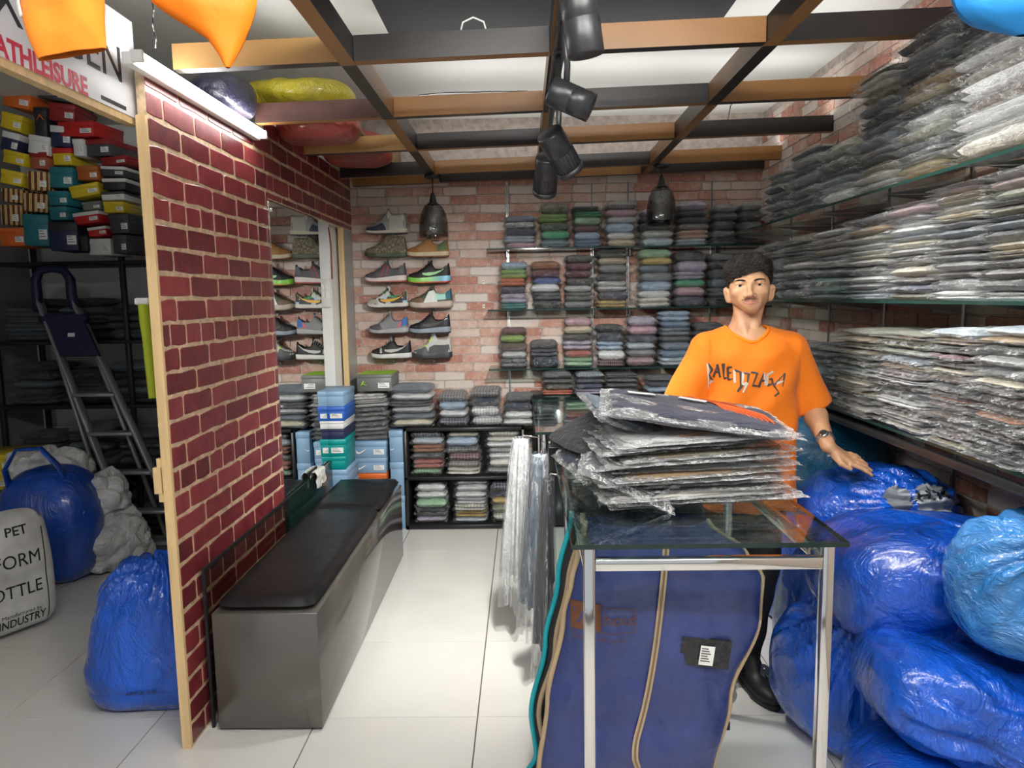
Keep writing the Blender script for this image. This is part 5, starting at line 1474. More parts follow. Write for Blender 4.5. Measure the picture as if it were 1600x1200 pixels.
spot('finned black track spotlight hanging lowest, aimed straight down', unp(853, 274, Y=2.75), (-.06, .62, -.78), .15, .043, True, power=SPOT_POWER * 4.2, track_y=2.85)
# ================================================================== plastic sacks
def bag_mat(name, col, rough=.22, bump=.7, scale=9, stretch=(1, 1, 1), coat=.3):
    if name in MATS: return MATS[name]
    m, nt, out = nodes_of(name)
    b = nt.nodes.new('ShaderNodeBsdfPrincipled'); nt.links.new(b.outputs[0], out.inputs[0])
    v = coords(nt, stretch)
    n1 = noise_n(nt, v, 4, 3, .6); 
    nt.links.new(ramp(nt, n1, [(.3, tuple(c * .6 for c in col)), (.7, tuple(min(1, c * 1.25) for c in col))]), b.inputs['Base Color'])
    setin(b, 'Roughness', rough); setin(b, 'Coat Weight', coat); setin(b, 'Coat Roughness', .12)
    n2 = noise_n(nt, v, scale, 4, .62, 1.6); n3 = noise_n(nt, v, scale * 3.2, 3, .6, .8)
    h = math_n(nt, 'ADD', n2, math_n(nt, 'MULTIPLY', n3, .35))
    nt.links.new(bump_n(nt, h, bump, .03), b.inputs['Normal'])
    MATS[name] = m
    return m
M_bluebag = bag_mat('blue_polythene', (.004, .062, .40), .16, .8, 7, (1, 1.5, .8), .5)
M_bluebag2 = bag_mat('bright_blue_polythene', (.006, .092, .55), .17, .8, 7, (1.4, 1, .8), .5)
M_tealbag = bag_mat('teal_blue_polythene', (.008, .09, .18), .4, .5)
M_palebag = bag_mat('pale_blue_clear_polythene', (.035, .20, .50), .12, .9, 8, (1, 1, 1.5), .6)
M_whitebag = bag_mat('white_polythene', (.74, .75, .76), .28, .9, 10)
def blob_points(r, ex, seed, wr=.02, n=96, m=64, dirn=(1, 1, 1), flat=.0, pinch=None, lump=.06, rid=3.2, crump=0.0, tie=None):
    """superellipsoid with soft lumps and plastic wrinkles; returns rows of points round the origin"""
    P = []
    for i in range(n):
        a = 2 * math.pi * i / n
        row = []
        for j in range(m):
            b = -math.pi / 2 + math.pi * j / (m - 1)
            def pw(v, e): return math.copysign(abs(v) ** e, v)
            d = Vector((pw(math.cos(a), ex) * pw(math.cos(b), ex), pw(math.sin(a), ex) * pw(math.cos(b), ex), pw(math.sin(b), ex)))
            p = Vector((d.x * r[0], d.y * r[1], d.z * r[2]))
            nrm = Vector((d.x / r[0], d.y / r[1], d.z / r[2])); nrm.normalize()
            q = Vector((p.x * dirn[0], p.y * dirn[1], p.z * dirn[2]))
            k = lump * noise.noise(p * 3.0 + Vector((seed, 0, 0)))
            if crump:
                vd = noise.voronoi(q * rid + Vector((seed, seed, 0)) + Vector((1, 1, 1)) * .5 * noise.noise(q * 3))[0]
                k += crump * ((vd[1] - vd[0]) - .3)
            rg = 1 - abs(noise.noise(q * rid + Vector((seed * 2, 3, 0)))) * 2
            rg2 = 1 - abs(noise.noise(q * rid * 2.6 + Vector((seed * 2, 9, 4)))) * 2
            ga = 0.0
            if tie is not None:
                ph = p.normalized(); c = ph.dot(tie)
                if c > .25:
                    s1 = tie.orthogonal().normalized(); s2 = tie.cross(s1)
                    an = math.atan2(ph.dot(s2), ph.dot(s1))
                    f = min(1, (c - .25) / .5)
                    ga = wr * 1.1 * f * (math.sin(13 * an + 2.5 * noise.noise(p * 5 + Vector((seed, 0, 0)))) + .6 * math.sin(29 * an + seed))
                    if c > .93: ga += .05 * (c - .93) / .07
            p = p + nrm * (k + ga + wr * (rg * .6 + rg2 * .4))
            if flat and p.z < -r[2] * flat: p.z = -r[2] * flat + (p.z + r[2] * flat) * .06
            row.append(p)
        P.append(row)
    return P
def bag(name, label, c, r, m, seed, rz=0.0, tilt=(0, 0), ex=.75, wr=.016, dirn=(1, 1, 1), flat=.8, cat='bag', group=None, lump=.05, rid=3.2, knot=None, n=96, mm=64, extra=None, crump=0.0, tie=None):
    t = thing(name, label, cat, tuple(c), rz, group)
    t.rotation_euler = (tilt[0], tilt[1], rz)
    P = blob_points(r, ex, seed, wr, n, mm, dirn, flat, None, lump, rid, crump, Vector(tie).normalized() if tie else None)
    if extra: P = [[extra(p) for p in row] for row in P]
    MB().grid(P, 0, True, closed_u=True).build('bag_body', m, t)
    if knot:
        k = Vector(knot)
        mb = MB()
        for q in range(7):
            a = q * .9 + seed
            d = Vector((math.cos(a), math.sin(a), .7)) * .05
            mb.tube([k - Vector((0, 0, .03)), k + d * .4, k + d + Vector((0, 0, .01 * math.sin(q)))], [.010, .014, .004], 7, flat=.35)
        mb.build('tied_knot', m, t)
    return t
G_R = 'blue plastic sacks heaped along the right wall'
# -- heap on the right (world positions; floor at 0)
bag('plastic_sack', 'dark teal-blue sack behind the young man, against the back', (1.36, 3.42, .83), (.27, .34, .20), M_tealbag, 2, .2, group=G_R, ex=.85)
bag('plastic_sack', 'blue sack on floor under the teal-blue one behind the young man', (1.36, 3.45, .315), (.27, .36, .33), M_bluebag, 31, .1, group=G_R, ex=.7, flat=.92)
bH_ = bag('plastic_sack', 'blue tied sack with black lettering under the young man\'s hand', (1.345, 2.745, .735), (.285, .235, .148), M_bluebag2, 5, -.08, (0, .0), group=G_R, ex=.8, wr=.015, dirn=(1.6, 1, .5), rid=4.5, lump=.03, tie=(.45, -.8, .25))
bag('plastic_sack', 'deep blue sack on floor below the lettered sack', (1.34, 2.80, .29), (.29, .26, .315), M_bluebag, 8, .1, group=G_R, ex=.7, flat=.9)
bag('plastic_sack', 'blue sack on floor behind the right table leg', (1.13, 2.42, .235), (.21, .235, .25), M_bluebag2, 12, .3, group=G_R, ex=.72, flat=.9, tie=(-.3, -.5, .9))
bag('plastic_sack', 'largest blue sack lying across heap just right of table corner', (1.30, 2.29, .645), (.33, .235, .185), M_bluebag, 15, -.10, (0, .03), group=G_R, ex=.66, wr=.016, dirn=(.8, 1.2, 1), rid=4, lump=.035, tie=(.75, -.75, .1))
bag('plastic_sack', 'bright blue sack under the largest one, slanting to the lower right', (1.29, 2.00, .40), (.31, .21, .13), M_bluebag2, 18, -.12, (0, .22), group=G_R, ex=.60, wr=.014, dirn=(1, 1.4, .8), lump=.03, flat=.95, tie=(.2, -.95, -.1))
bag('plastic_sack', 'blue sack at the bottom right corner on floor', (1.25, 1.93, .135), (.33, .25, .15), M_bluebag, 22, .05, (0, .0), group=G_R, ex=.7, wr=.016, lump=.04, flat=.9)
bD = bag('plastic_sack', 'pale blue see-through sack of clothes at right edge', (1.49, 1.92, .745), (.30, .17, .185), M_palebag, 25, -.1, (0, -.0), group=G_R, ex=.72, wr=.016, dirn=(1, 1, 1), rid=5, lump=.03, tie=(-.3, -.6, .8))
MB().tube([(-.05, -.06, .14), (-.065, -.09, .20), (-.03, -.10, .245), (.01, -.09, .235), (.02, -.06, .17)], [.012, .012, .013, .012, .012], 8, flat=.5).build('carry_loop', M_palebag, bD)
M_linefold = mat('folded_clothes_lines', (.30, .50, .60), .3)
for k_, (c_, off) in enumerate((((.20, .42, .52), 0), ((.30, .03, .10), .05))):
    pts = []
    for i in range(14):
        f = i / 13; pts.append((-.10 - off + .03 * math.sin(f * 3), -.155 + .02 * f - .02 * math.sin(f * math.pi), .12 - .24 * f))
    MB().tube(pts, .007 - .003 * k_, 6).build('cloth_fold_line', mat('cloth_line_%d' % k_, c_, .3), bD)
# grey patches and black letters on the lettered sack
M_greypatch = mat('grey_print_patch', (.17, .19, .21), .3, bump=.4, bscale=20)
M_ink = mat('black_ink', (.008, .008, .010), .4)
bpy.context.view_layer.update()
def refine(me, cuts=3):
    bm = bmesh.new(); bm.from_mesh(me)
    bmesh.ops.triangulate(bm, faces=bm.faces[:])
    for _ in range(cuts): bmesh.ops.subdivide_edges(bm, edges=[e for e in bm.edges if e.calc_length() > .008], cuts=1, use_grid_fill=False)
    bm.to_mesh(me); bm.free()
    return me
def drape(parent_body, me, origin, right, up, lift=.003):
    """project a flat mesh (x,y plane) on a body along the view of its own normal"""
    from mathutils.bvhtree import BVHTree
    T = BVHTree.FromPolygons([v.co.copy() for v in parent_body.data.vertices], [list(p.vertices) for p in parent_body.data.polygons])
    r = Vector(right).normalized(); u = Vector(up); u = (u - r * u.dot(r)).normalized(); nn = r.cross(u)
    for v in me.vertices:
        p = Vector(origin) + r * v.co.x + u * v.co.y
        h = T.ray_cast(p + nn * .5, -nn)
        if h[0] is not None: v.co = h[0] + nn * (lift + v.co.z)
        else: v.co = p
    return me
bb_ = [c for c in bH_.children if c.name.startswith('bag_body')][0]
def flatgrid(w, h, n=10, m=None, jag=.0, name='patch', rnd=False):
    P = [[((i / n - .5) * w * (1 + jag * math.sin(j * 2.3)), (j / n - .5) * h * (1 + jag * math.sin(i * 1.7)), 0) for j in range(n + 1)] for i in range(n + 1)]
    if rnd: P = [[(x * math.sqrt(max(0, 1 - 2 * (y / h) ** 2)), y * math.sqrt(max(0, 1 - 2 * (x / w) ** 2)), z) for x, y, z in row] for row in P]
    return MB().grid(P, 0, True).mesh(name, m)
link('grey_patch', drape(bb_, flatgrid(.085, .10, 24, M_greypatch, .06, 'grey_patch', True), (-.005, -.2, .092), (1, 0, 0), (0, .55, 1), .009), bH_)
link('grey_patch', drape(bb_, flatgrid(.12, .13, 24, M_greypatch, .06, 'grey_patch', True), (.105, -.2, .085), (1, 0, .0), (.2, .55, 1), .009), bH_)
link('marker_letters', drape(bb_, refine(text_mesh('H.M', .060, M_ink, .0, 'CENTER', 1.0, .0)), (.105, -.2, .078), (1, 0, .12), (-.1, .55, 1), .014), bH_)

# -- left of the partition
bL_ = bag('plastic_sack', 'bright blue tied sack standing on floor left of the partition', unp(190, 1112, Z=0) + Vector((.10, .12, .272)), (.275, .20, .285), M_bluebag2, 41, .1, (0, .0), ex=.62, wr=.014, dirn=(.5, .5, 2.2), rid=3.5, lump=.03, flat=.94, tie=(.3, -.2, 1), group='blue sacks in the store room', extra=lambda p: Vector((p.x * (1 - .30 * max(0, (p.z + .3) / .6)), p.y * (1 - .22 * max(0, (p.z + .3) / .6)), p.z)))
link('faint_print', drape([c for c in bL_.children][0], text_mesh('APPLE CO', .026, M_ink, 0), (.0, -.3, -.17), (1, 0, .05), (0, 0, 1), .003), bL_)
bc = unp(85, 925, Z=0)
bl2 = bag('plastic_sack', 'blue carrier bag with open loop handle in the store room', (bc.x - .10, bc.y + .20, .32), (.26, .22, .335), M_bluebag, 44, .2, ex=.75, wr=.012, dirn=(1, 1, .5), lump=.03, flat=.93, group='blue sacks in the store room')
MB().tube([(-.16, -.10, .22), (-.17, -.12, .36), (-.10, -.13, .47), (.02, -.13, .47), (.10, -.12, .36), (.14, -.10, .22)], [.03, .03, .026, .026, .03, .03], 10, flat=.35).build('carry_handle', M_bluebag, bl2)
for k_, (px, py, r, lab) in enumerate([(75, 735, (.23, .18, .13), 'crumpled white plastic bag behind the blue carrier bag'), (185, 822, (.20, .17, .17), 'crumpled white plastic bag lying low right of the carrier bag'), (150, 770, (.15, .15, .13), 'small crumpled white bag between carrier bag and ladder')]):
    c_ = unp(px, py, Y=(4.30, 4.18, 4.10)[k_])
    if k_ == 1: c_.z = .185
    bag('white_plastic_bag', lab, c_, r, M_whitebag, 50 + k_, k_ * .7, (.1, .1), ex=.95, wr=.02, rid=8, lump=.10, flat=.95, crump=.075, n=128, mm=84, group='white plastic bags in the store room')
bx_ = thing('carton', 'cardboard carton on floor under the white plastic bags', 'box', (-2.865, 4.375, 0))
MB().rbox(0, 0, .23, .57, .35, .46, .004, 1).build('carton_body', mat('carton_card', (.16, .11, .07), .7), bx_)
MB().box(-.28, .28, -.1765, -.1755, .38, .42).build('tape', mat('brown_tape', (.30, .22, .12), .3), bx_)

# printed bottle sack
M_sack = bag_mat('woven_white_sack', (.58, .58, .56), .55, .25, 14)
sk = thing('printed_sack', 'white woven sack with bold black lettering at left edge', 'sack', (0, 0, 0))
s0 = unp(106, 972, Z=0)          # lower right corner on the floor
s1 = unp(0, 1010, Z=0)
rv = (s0 - s1); rv.z = 0; rv.normalize()
nv = Vector((rv.y, -rv.x, 0))   # faces the camera
if nv.y > 0: nv = -nv
SKW, SKH, SKD = .62, .60, .22
P = []
for side in (0, 1):
    G = []
    for i in range(25):
        row = []
        for j in range(21):
            u, v = i / 24 * 2 - 1, j / 20 * 2 - 1
            e = (abs(u) ** 6 + abs(v) ** 6) ** (1 / 6); k = 1 / e if e > 1 else 1; e = min(1, e)
            dd = SKD / 2 * (1 - e ** 5) ** .5 * (1 if side == 0 else -1)
            w = noise.noise((u * 3, v * 3, 2 + side)) * .008
            top_in = 1 - .08 * max(0, v)
            q = s0 - rv * (SKW / 2) + rv * (u * k * SKW / 2 * top_in) + Vector((0, 0, SKH / 2 + .005 + v * k * SKH / 2)) + nv * (dd + w) - nv * .10
            row.append(q)
        G.append(row)
    P.append(G)
sb = MB().grid(P[0], 0, True).grid(P[1], 0, True, flip=True).build('sack_body', M_sack, sk)
def sack_text(tx, size, right_px, py, bold=.0, sx=1.0):
    me = text_mesh(tx, size, M_ink, 0, 'RIGHT', sx, bold)
    # right end at the pixel, on the sack front plane
    d = unp(right_px, py, Y=s0.y - .02)
    org = s0 + rv * ((d - s0).dot(rv)) + Vector((0, 0, d.z)) - Vector((0, 0, s0.z))
    return link('sack_lettering', drape(sb, me, org, rv, (0, 0, 1), .0035), sk)
sack_text('PET', .060, 16, 822, .001)
sack_text('UNIFORM', .090, 48, 868, .0, .85)
sack_text('BOTTLE', .086, 50, 912, .0, .85)
sack_text('Manufactured by', .026, 46, 940)
sack_text('PET INDUSTRY', .060, 58, 955, .001, .72)
sack_text('RIICO Industrial Area, Tonk Road', .020, 58, 968)
sack_text('Tel: 295-641-378281', .020, 52, 980)
bl_ = MB()
def sack_line(a, b, w=.006):
    pa = unp(*a, Y=s0.y - .02); pb = unp(*b, Y=s0.y - .02)
    oa = s0 + rv * ((pa - s0).dot(rv)); ob = s0 + rv * ((pb - s0).dot(rv)); oa.z = pa.z; ob.z = pb.z
    d = (ob - oa); L = d.length; u = d.normalized()
    P = [[(L * i / 20, (k - .5) * w, 0) for k in range(2)] for i in range(21)]
    me = MB().grid(P, 0, True).mesh('printed_border', M_ink)
    upv = nv.cross(u)
    link('printed_border', drape(sb, me, oa, u, upv, .003), sk)
sack_line((68, 962), (54, 818))

# ================================================================== store-room: racks, shoe boxes, ladder
RY = 4.62
M_rack = mat('dark_rack', (.016, .016, .018), .5)
rk = thing('storage_rack', 'dark storage rack holding shoe boxes and clothes in store room', 'rack', (-2.55, RY, 0))
RZ = [.10, .50, .92, 1.34, 1.845]
for z_ in RZ: MB().rbox(0, .22, z_ - .012, 1.75, .48, .022, .002, 1).build('rack_shelf', M_rack, rk)
for x_ in (-.86, .0, .86):
    for y_ in (0.0, .44): MB().rbox(x_, y_, 1.2, .03, .03, 2.4, .002, 1).build('rack_post', M_rack, rk)
LB = [  # px rect, colour, lid, tilt, wording
 (0, 355, 40, 384, 'orange', None, 0, 'two-tier orange shoe box at the lower left of rack top'), (38, 333, 78, 384, 'dark teal', None, .02, 'large dark teal shoe box at rack bottom row'), (79, 345, 123, 391, 'navy', 'black', 0, 'navy shoe box with two stickers in rack bottom row'),
 (125, 368, 138, 392, 'black', None, 0, 'narrow black shoe box in rack bottom row'), (139, 372, 174, 398, 'white', None, 0, 'white shoe box in rack bottom row'), (176, 366, 200, 396, 'dark grey', None, 0, 'dark grey shoe box at right of rack bottom row'),
 (0, 318, 34, 352, 'striped maroon and cream', None, .05, 'lower striped shoe box at far left of rack'), (36, 300, 75, 332, 'striped maroon and cream', None, .08, 'striped shoe box above the large dark teal one'), (76, 322, 106, 343, 'dark teal', None, 0, 'flat dark teal shoe box above navy box'),
 (137, 352, 168, 370, 'red', 'white', -.12, 'red and white shoe box tilted above the white one'), (170, 333, 203, 364, 'dark grey', None, 0, 'dark grey shoe box stacked above another dark grey one'), (112, 328, 158, 351, 'red', 'white', -.10, 'red shoe box with white lid tilted in rack'),
 (0, 292, 33, 317, 'striped maroon and cream', None, .10, 'upper striped shoe box at far left of rack'), (43, 266, 76, 298, 'striped maroon and cream', None, .06, 'striped shoe box between yellow and teal boxes'), (74, 297, 108, 321, 'dark teal', None, .03, 'middle dark teal shoe box in rack'),
 (128, 314, 158, 328, 'grey', None, -.1, 'grey shoe box under tilted yellow one'), (162, 314, 194, 332, 'yellow', None, 0, 'small yellow shoe box at right of rack'), (108, 283, 157, 310, 'yellow', None, -.17, 'tilted yellow shoe box in middle of rack'),
 (0, 262, 38, 292, 'yellow', None, .22, 'lower of two leaning yellow shoe boxes at left'), (158, 298, 195, 313, 'white', 'dark grey', -.05, 'white and dark grey shoe box at right of rack'), (76, 259, 117, 294, 'dark teal', None, .05, 'upper large teal shoe box in rack'),
 (2, 231, 44, 261, 'yellow', None, .24, 'upper of two leaning yellow shoe boxes at left'), (45, 236, 75, 264, 'striped maroon and cream', 'dark red', .05, 'striped shoe box with dark red lid in rack'), (120, 258, 154, 281, 'dark orange', None, 0, 'dark orange shoe box in middle of rack'),
 (160, 278, 197, 296, 'black', 'white', 0, 'black shoe box with white lid in rack'), (156, 258, 196, 276, 'dark grey', 'white', .06, 'dark grey shoe box with white lid and paper in rack'), (82, 230, 113, 257, 'yellow', 'red', 0, 'yellow and red shoe box in middle of rack'),
 (114, 216, 132, 243, 'white', None, 0, 'white narrow shoe box end in rack'), (133, 216, 174, 243, 'dark grey', 'dark red', 0, 'dark grey shoe box with dark red lid in rack'), (155, 244, 200, 257, 'dark red', None, -.06, 'flat dark red shoe box at right of rack'),
 (0, 202, 34, 240, 'navy', 'white', .26, 'navy shoe box with white lid leaning at left'), (43, 208, 80, 243, 'white', None, .18, 'white shoe box leaning among striped ones'), (78, 194, 114, 230, 'navy', 'white', .08, 'navy shoe box with raised white lid in rack'),
 (88, 188, 150, 213, 'red', None, .02, 'wide red shoe box with white label near the top'), (0, 172, 38, 206, 'yellow', None, .26, 'yellow shoe box under the big orange one'), (54, 165, 76, 216, 'black', None, .04, 'upright black shoe box with orange mark in rack'),
 (76, 158, 119, 191, 'dark red', None, .10, 'dark red shoe box with open lid under the black top box'), (2, 136, 52, 172, 'orange', None, .20, 'big orange shoe box at top left of rack'), (58, 128, 113, 160, 'dark grey', None, .18, 'dark grey lettered shoe box at the very top of rack')]
lr = random.Random(5)
for (x0, y0, x1, y1, c_, lid_, tl_, lab) in LB:
    Yq = 4.40 + lr.uniform(-.015, .015)
    a = unp((x0 + x1) / 2, y1, Y=Yq); bq = unp((x0 + x1) / 2, y0, Y=Yq)
    wx = unp(x1, y1, Y=Yq).x - unp(x0, y1, Y=Yq).x
    hh = bq.z - a.z
    if tl_: 
        ct, st_ = math.cos(tl_), abs(math.sin(tl_))
        wn = max(.07, (wx * ct - hh * st_) / (ct * ct - st_ * st_)); hn = max(.05, (hh * ct - wx * st_) / (ct * ct - st_ * st_))
    else: wn, hn = wx, hh
    cz = (a.z + bq.z) / 2
    R_ = Matrix.Rotation(tl_, 3, 'Y')
    org = Vector((a.x, Yq, cz)) - R_ @ Vector((0, 0, hn / 2))
    b_ = shoe_box(lab, c_, org, wn * .97, .28, hn * .97, lr.uniform(-.12, .12), (0, tl_), lid_, sticker=c_ not in ('black',), group='shoe boxes heaped on the store rack', body_mat=M_stripes if c_.startswith('striped') and not lid_ else None)
    if 'lettered' in lab: place_text('box_lettering', text_mesh('Tracer', .05, M_label, .0005), b_, (.03, -.001, hn * .45), (1, 0, 0), (0, 0, 1))
    if 'orange mark' in lab:
        mm_ = MB().tube([(-.02, 0, -.015), (0, 0, .02), (.022, 0, -.012)], [.003, .006, .003], 6).build('arrow_mark', box_mat('orange', BOXC['orange']), b_); mm_.location = (0, -.002, hn * .62)
# dark wrapped clothes on the rack's lower levels
for lv, z_ in enumerate(RZ[:4]):
    for q in range(5):
        x_ = -3.22 + .335 * q
        if x_ > -1.75: continue
        sp = [lr.choice(['charcoal', 'black', 'navy', 'slate blue', 'charcoal', 'grey', 'dark olive']) for _ in range(lr.choice((4, 5, 5)))]
        stack('trousers', 'trousers', sp, x_, 4.80, z_ + .001, .30, .33, .05, '%s stack, %s rack level' % (['far left', 'second', 'middle', 'fourth', 'right-hand'][q], ['lowest', 'second', 'third', 'fourth'][lv]), 'dark wrapped clothes on the store rack', total=.05 * len(sp) + .02)
# ladder
M_alu = mat('ladder_aluminium', (.36, .37, .39), .4, .55)
M_ladnavy = mat('ladder_navy_plastic', (.012, .015, .055), .4)
ld_ = thing('step_ladder', 'aluminium step ladder with navy top leaning in the store room', 'ladder', (0, 0, 0))
tl0, tr0 = unp(58, 462, Y=4.52), unp(112, 462, Y=4.52)
bl0, br0 = Vector((-2.45, 4.36, .0)), Vector((-2.11, 4.36, .0))
def rail(a, b, w, d, nm, m, parent):
    ax = (Vector(b) - Vector(a)); L = ax.length
    q = ax.normalized().to_track_quat('Z', 'Y').to_matrix().to_4x4()
    q = Matrix.Translation(Vector(a)) @ q
    mb = MB().rbox(0, 0, L / 2, w, d, L, .004, 1, M=q)
    return mb.build(nm, m, parent)
rail(bl0, tl0, .05, .022, 'side_rail', M_alu, ld_); rail(br0, tr0, .05, .022, 'side_rail', M_alu, ld_)
bo = Vector((-.12, .17, 0))
rail(bl0 + bo + Vector((-.10, 0, 0)), tl0.lerp(bl0, .10) + Vector((-.02, .03, 0)), .03, .02, 'rear_leg', M_alu, ld_); rail(br0 + bo + Vector((-.10, 0, 0)), tr0.lerp(br0, .10) + Vector((-.02, .03, 0)), .03, .02, 'rear_leg', M_alu, ld_)
for f in (.38, .53, .68, .83, .95):
    a, b = tl0.lerp(bl0, f), tr0.lerp(br0, f)
    rail(a, b, .085, .022, 'step', M_alu, ld_)
pa, pb = tl0.lerp(bl0, .07), tr0.lerp(br0, .07); pc_, pd = tl0.lerp(bl0, .23), tr0.lerp(br0, .23)
off = Vector((.02, -.035, 0))
pm = MB(); vs = [pa + off, pb + off, pd + off, pc_ + off]; vs2 = [v + Vector((.0, .022, -.006)) for v in vs]
pm.add(vs + vs2, [(0, 1, 2, 3), (7, 6, 5, 4)] + [(i, i + 4, (i + 1) % 4 + 4, (i + 1) % 4) for i in range(4)])
pf = pm.build('platform', M_ladnavy, ld_)
place_text('platform_sticker', MB().box(-.022, .022, -.012, .012, 0, .001).mesh('platform_sticker', M_label), pf, (pa + pd) / 2 + off + Vector((0, -.002, .0)), (1, 0, 0), (0, .2, 1))
MB().tube([tl0 + Vector((0, 0, -.10)), tl0, tl0 + Vector((.0, 0, .10)), tl0 + Vector((.035, 0, .155)), (tl0 + tr0) / 2 + Vector((0, 0, .17)), tr0 + Vector((-.035, 0, .155)), tr0 + Vector((0, 0, .10)), tr0, tr0 + Vector((.02, 0, -.08))], [.03, .032, .030, .026, .024, .026, .030, .032, .03], 10).build('hand_rail', M_ladnavy, ld_)
for v in (tl0.lerp(bl0, .09), tr0.lerp(br0, .09)):
    MB().lathe([(0, -.03), (.03, -.03), (.03, .03), (0, .03)], 14, M=Matrix.Translation(v) @ Matrix.Rotation(math.pi / 2, 4, 'Y')).build('hinge', M_ladnavy, ld_)
for v in (bl0, br0):
    MB().rbox(v.x, v.y, .02, .06, .035, .04, .004, 1).build('rubber_foot', M_ladnavy, ld_)
# yellow cartons low at the left edge
yb = unp(8, 690, Y=4.22)
shoe_box('yellow shoe box lying on the carton at left edge', 'yellow', (yb.x - .10, 4.22, .461), .24, .30, .11, .35, sticker=True)
shoe_box('second yellow shoe box on top at left edge of store room', 'yellow', (yb.x - .08, 4.24, .573), .24, .30, .10, .2, sticker=True)
# neon garment hanging behind the partition edge
ng = thing('hanging_garment', 'neon yellow-green garment hanging just behind partition edge', 'garment', (0, 0, 0))
P = []
for i in range(20):
    row = []
    for k in range(14):
        a = 2 * math.pi * k / 13
        f = i / 19; z = unp(232, 475 + 145 * f, Y=2.60).z
        x = unp(234 + 6 * f, 540, Y=2.60).x + .02 * math.cos(a) * (1 + .3 * noise.noise((f * 4, a, 0)))
        row.append((x, 2.60 + .05 * math.sin(a), z))
    P.append(row)
MB().grid(P, 0, True).build('garment_body', mat('neon_yellow_cloth', (.36, .42, .02), .7), ng)
MB().rbox(P[0][0][0] - .02, 2.60, P[0][0][2] + .01, .05, .08, .025, .006, 2).build('white_cuff', M_label, ng)
MB().tube([(P[0][0][0], 2.60, P[0][0][2] + .02), (PX - .05, 2.58, P[0][0][2] + .05), (PX - .031, 2.58, P[0][0][2] + .05)], .004, 6).build('hook', M_chrome, ng)

# ================================================================== loft above the mirror: sacks and carton lying on the beams
M_yel = bag_mat('yellow_polythene', (.42, .36, .02), .4, .6)
M_redp = bag_mat('red_polythene', (.33, .05, .035), .4, .7)
M_dkp = bag_mat('dark_purple_polythene', (.03, .03, .06), .4, .5)
lb_ = thing('loft_slats', 'two thin wooden slats on beams carrying the sacks above partition', 'slats', (0, 0, 0))
for x_ in (PX + .06, -.86): MB().box(x_ - .02, x_ + .02, 3.34, 5.10, BZ1 + beam_tilt(x_) + .001, BZ1 + beam_tilt(x_) + .016).build('slat', mat('loft_ply', (.20, .12, .07), .6), lb_)
lz = BZ1 + .016 + beam_tilt(-1.05)
bag('plastic_sack', 'dark purple sack lying above the tube light', (-1.25, 3.10, PTOP + .062), (.11, .15, .07), M_dkp, 61, group='sacks stored above the beams', flat=.9)
bag('plastic_sack', 'yellow sack lying above partition on the beams', (-1.06, 3.60, lz + .075), (.25, .22, .06), M_yel, 62, .2, group='sacks stored above the beams', flat=.9, wr=.02, lump=.02)
for k_, (x_, y_, nm) in enumerate(((-1.00, 3.72, 'nearest'), (-.98, 4.28, 'middle'), (-1.00, 4.55, 'farthest'))):
    bag('plastic_sack', '%s red plastic packet on the beams above mirror' % nm, (x_, y_, lz + (.005 if k_ else -.03)), (.20, .14, .075), M_redp, 65 + k_, .1 * k_, group='red packets stored above the beams', flat=.9, wr=.012, lump=.015, n=64, mm=40)
cb = thing('carton', 'open cardboard carton at end of loft above back wall', 'box', (-.97, 4.96, lz))
MB().rbox(0, 0, .09, .30, .20, .18, .003, 1).build('carton_body', mat('loft_carton', (.30, .19, .10), .7), cb)
MB().box(-.10, .02, -.1015, -.1005, .03, .13).build('printed_panel', mat('carton_print', (.10, .07, .05), .6), cb)
# ================================================================== the young man
PYY = 2.78
person_loc = Vector((.87, PYY, 0))
hc = unp(1170.5, 443, Y=PYY)                     # middle of the head
def skin_mat():
    m, nt, out = nodes_of('skin')
    b = nt.nodes.new('ShaderNodeBsdfPrincipled'); nt.links.new(b.outputs[0], out.inputs[0])
    at = nt.nodes.new('ShaderNodeAttribute'); at.attribute_name = 'skin_tone'
    v = coords(nt, (1, 1, 1), rnd=False); n = noise_n(nt, v, 60, 3)
    c = mixrgb(nt, 'MULTIPLY', .35, at.outputs['Color'], ramp(nt, n, [(.3, (.82, .78, .75)), (.7, (1, 1, 1))]))
    nt.links.new(c, b.inputs['Base Color']); setin(b, 'Roughness', .48)
    setin(b, 'Subsurface Weight', .08); setin(b, 'Subsurface Radius', (.01, .004, .002)); setin(b, 'Subsurface Scale', .5)
    return m
M_skin = skin_mat()
M_hair = mat('dark_hair', (.011, .008, .007), .36, bump=.9, bscale=34, bdist=.02, stretch=(1.2, .5, 3.5), var=.5, vscale=14)
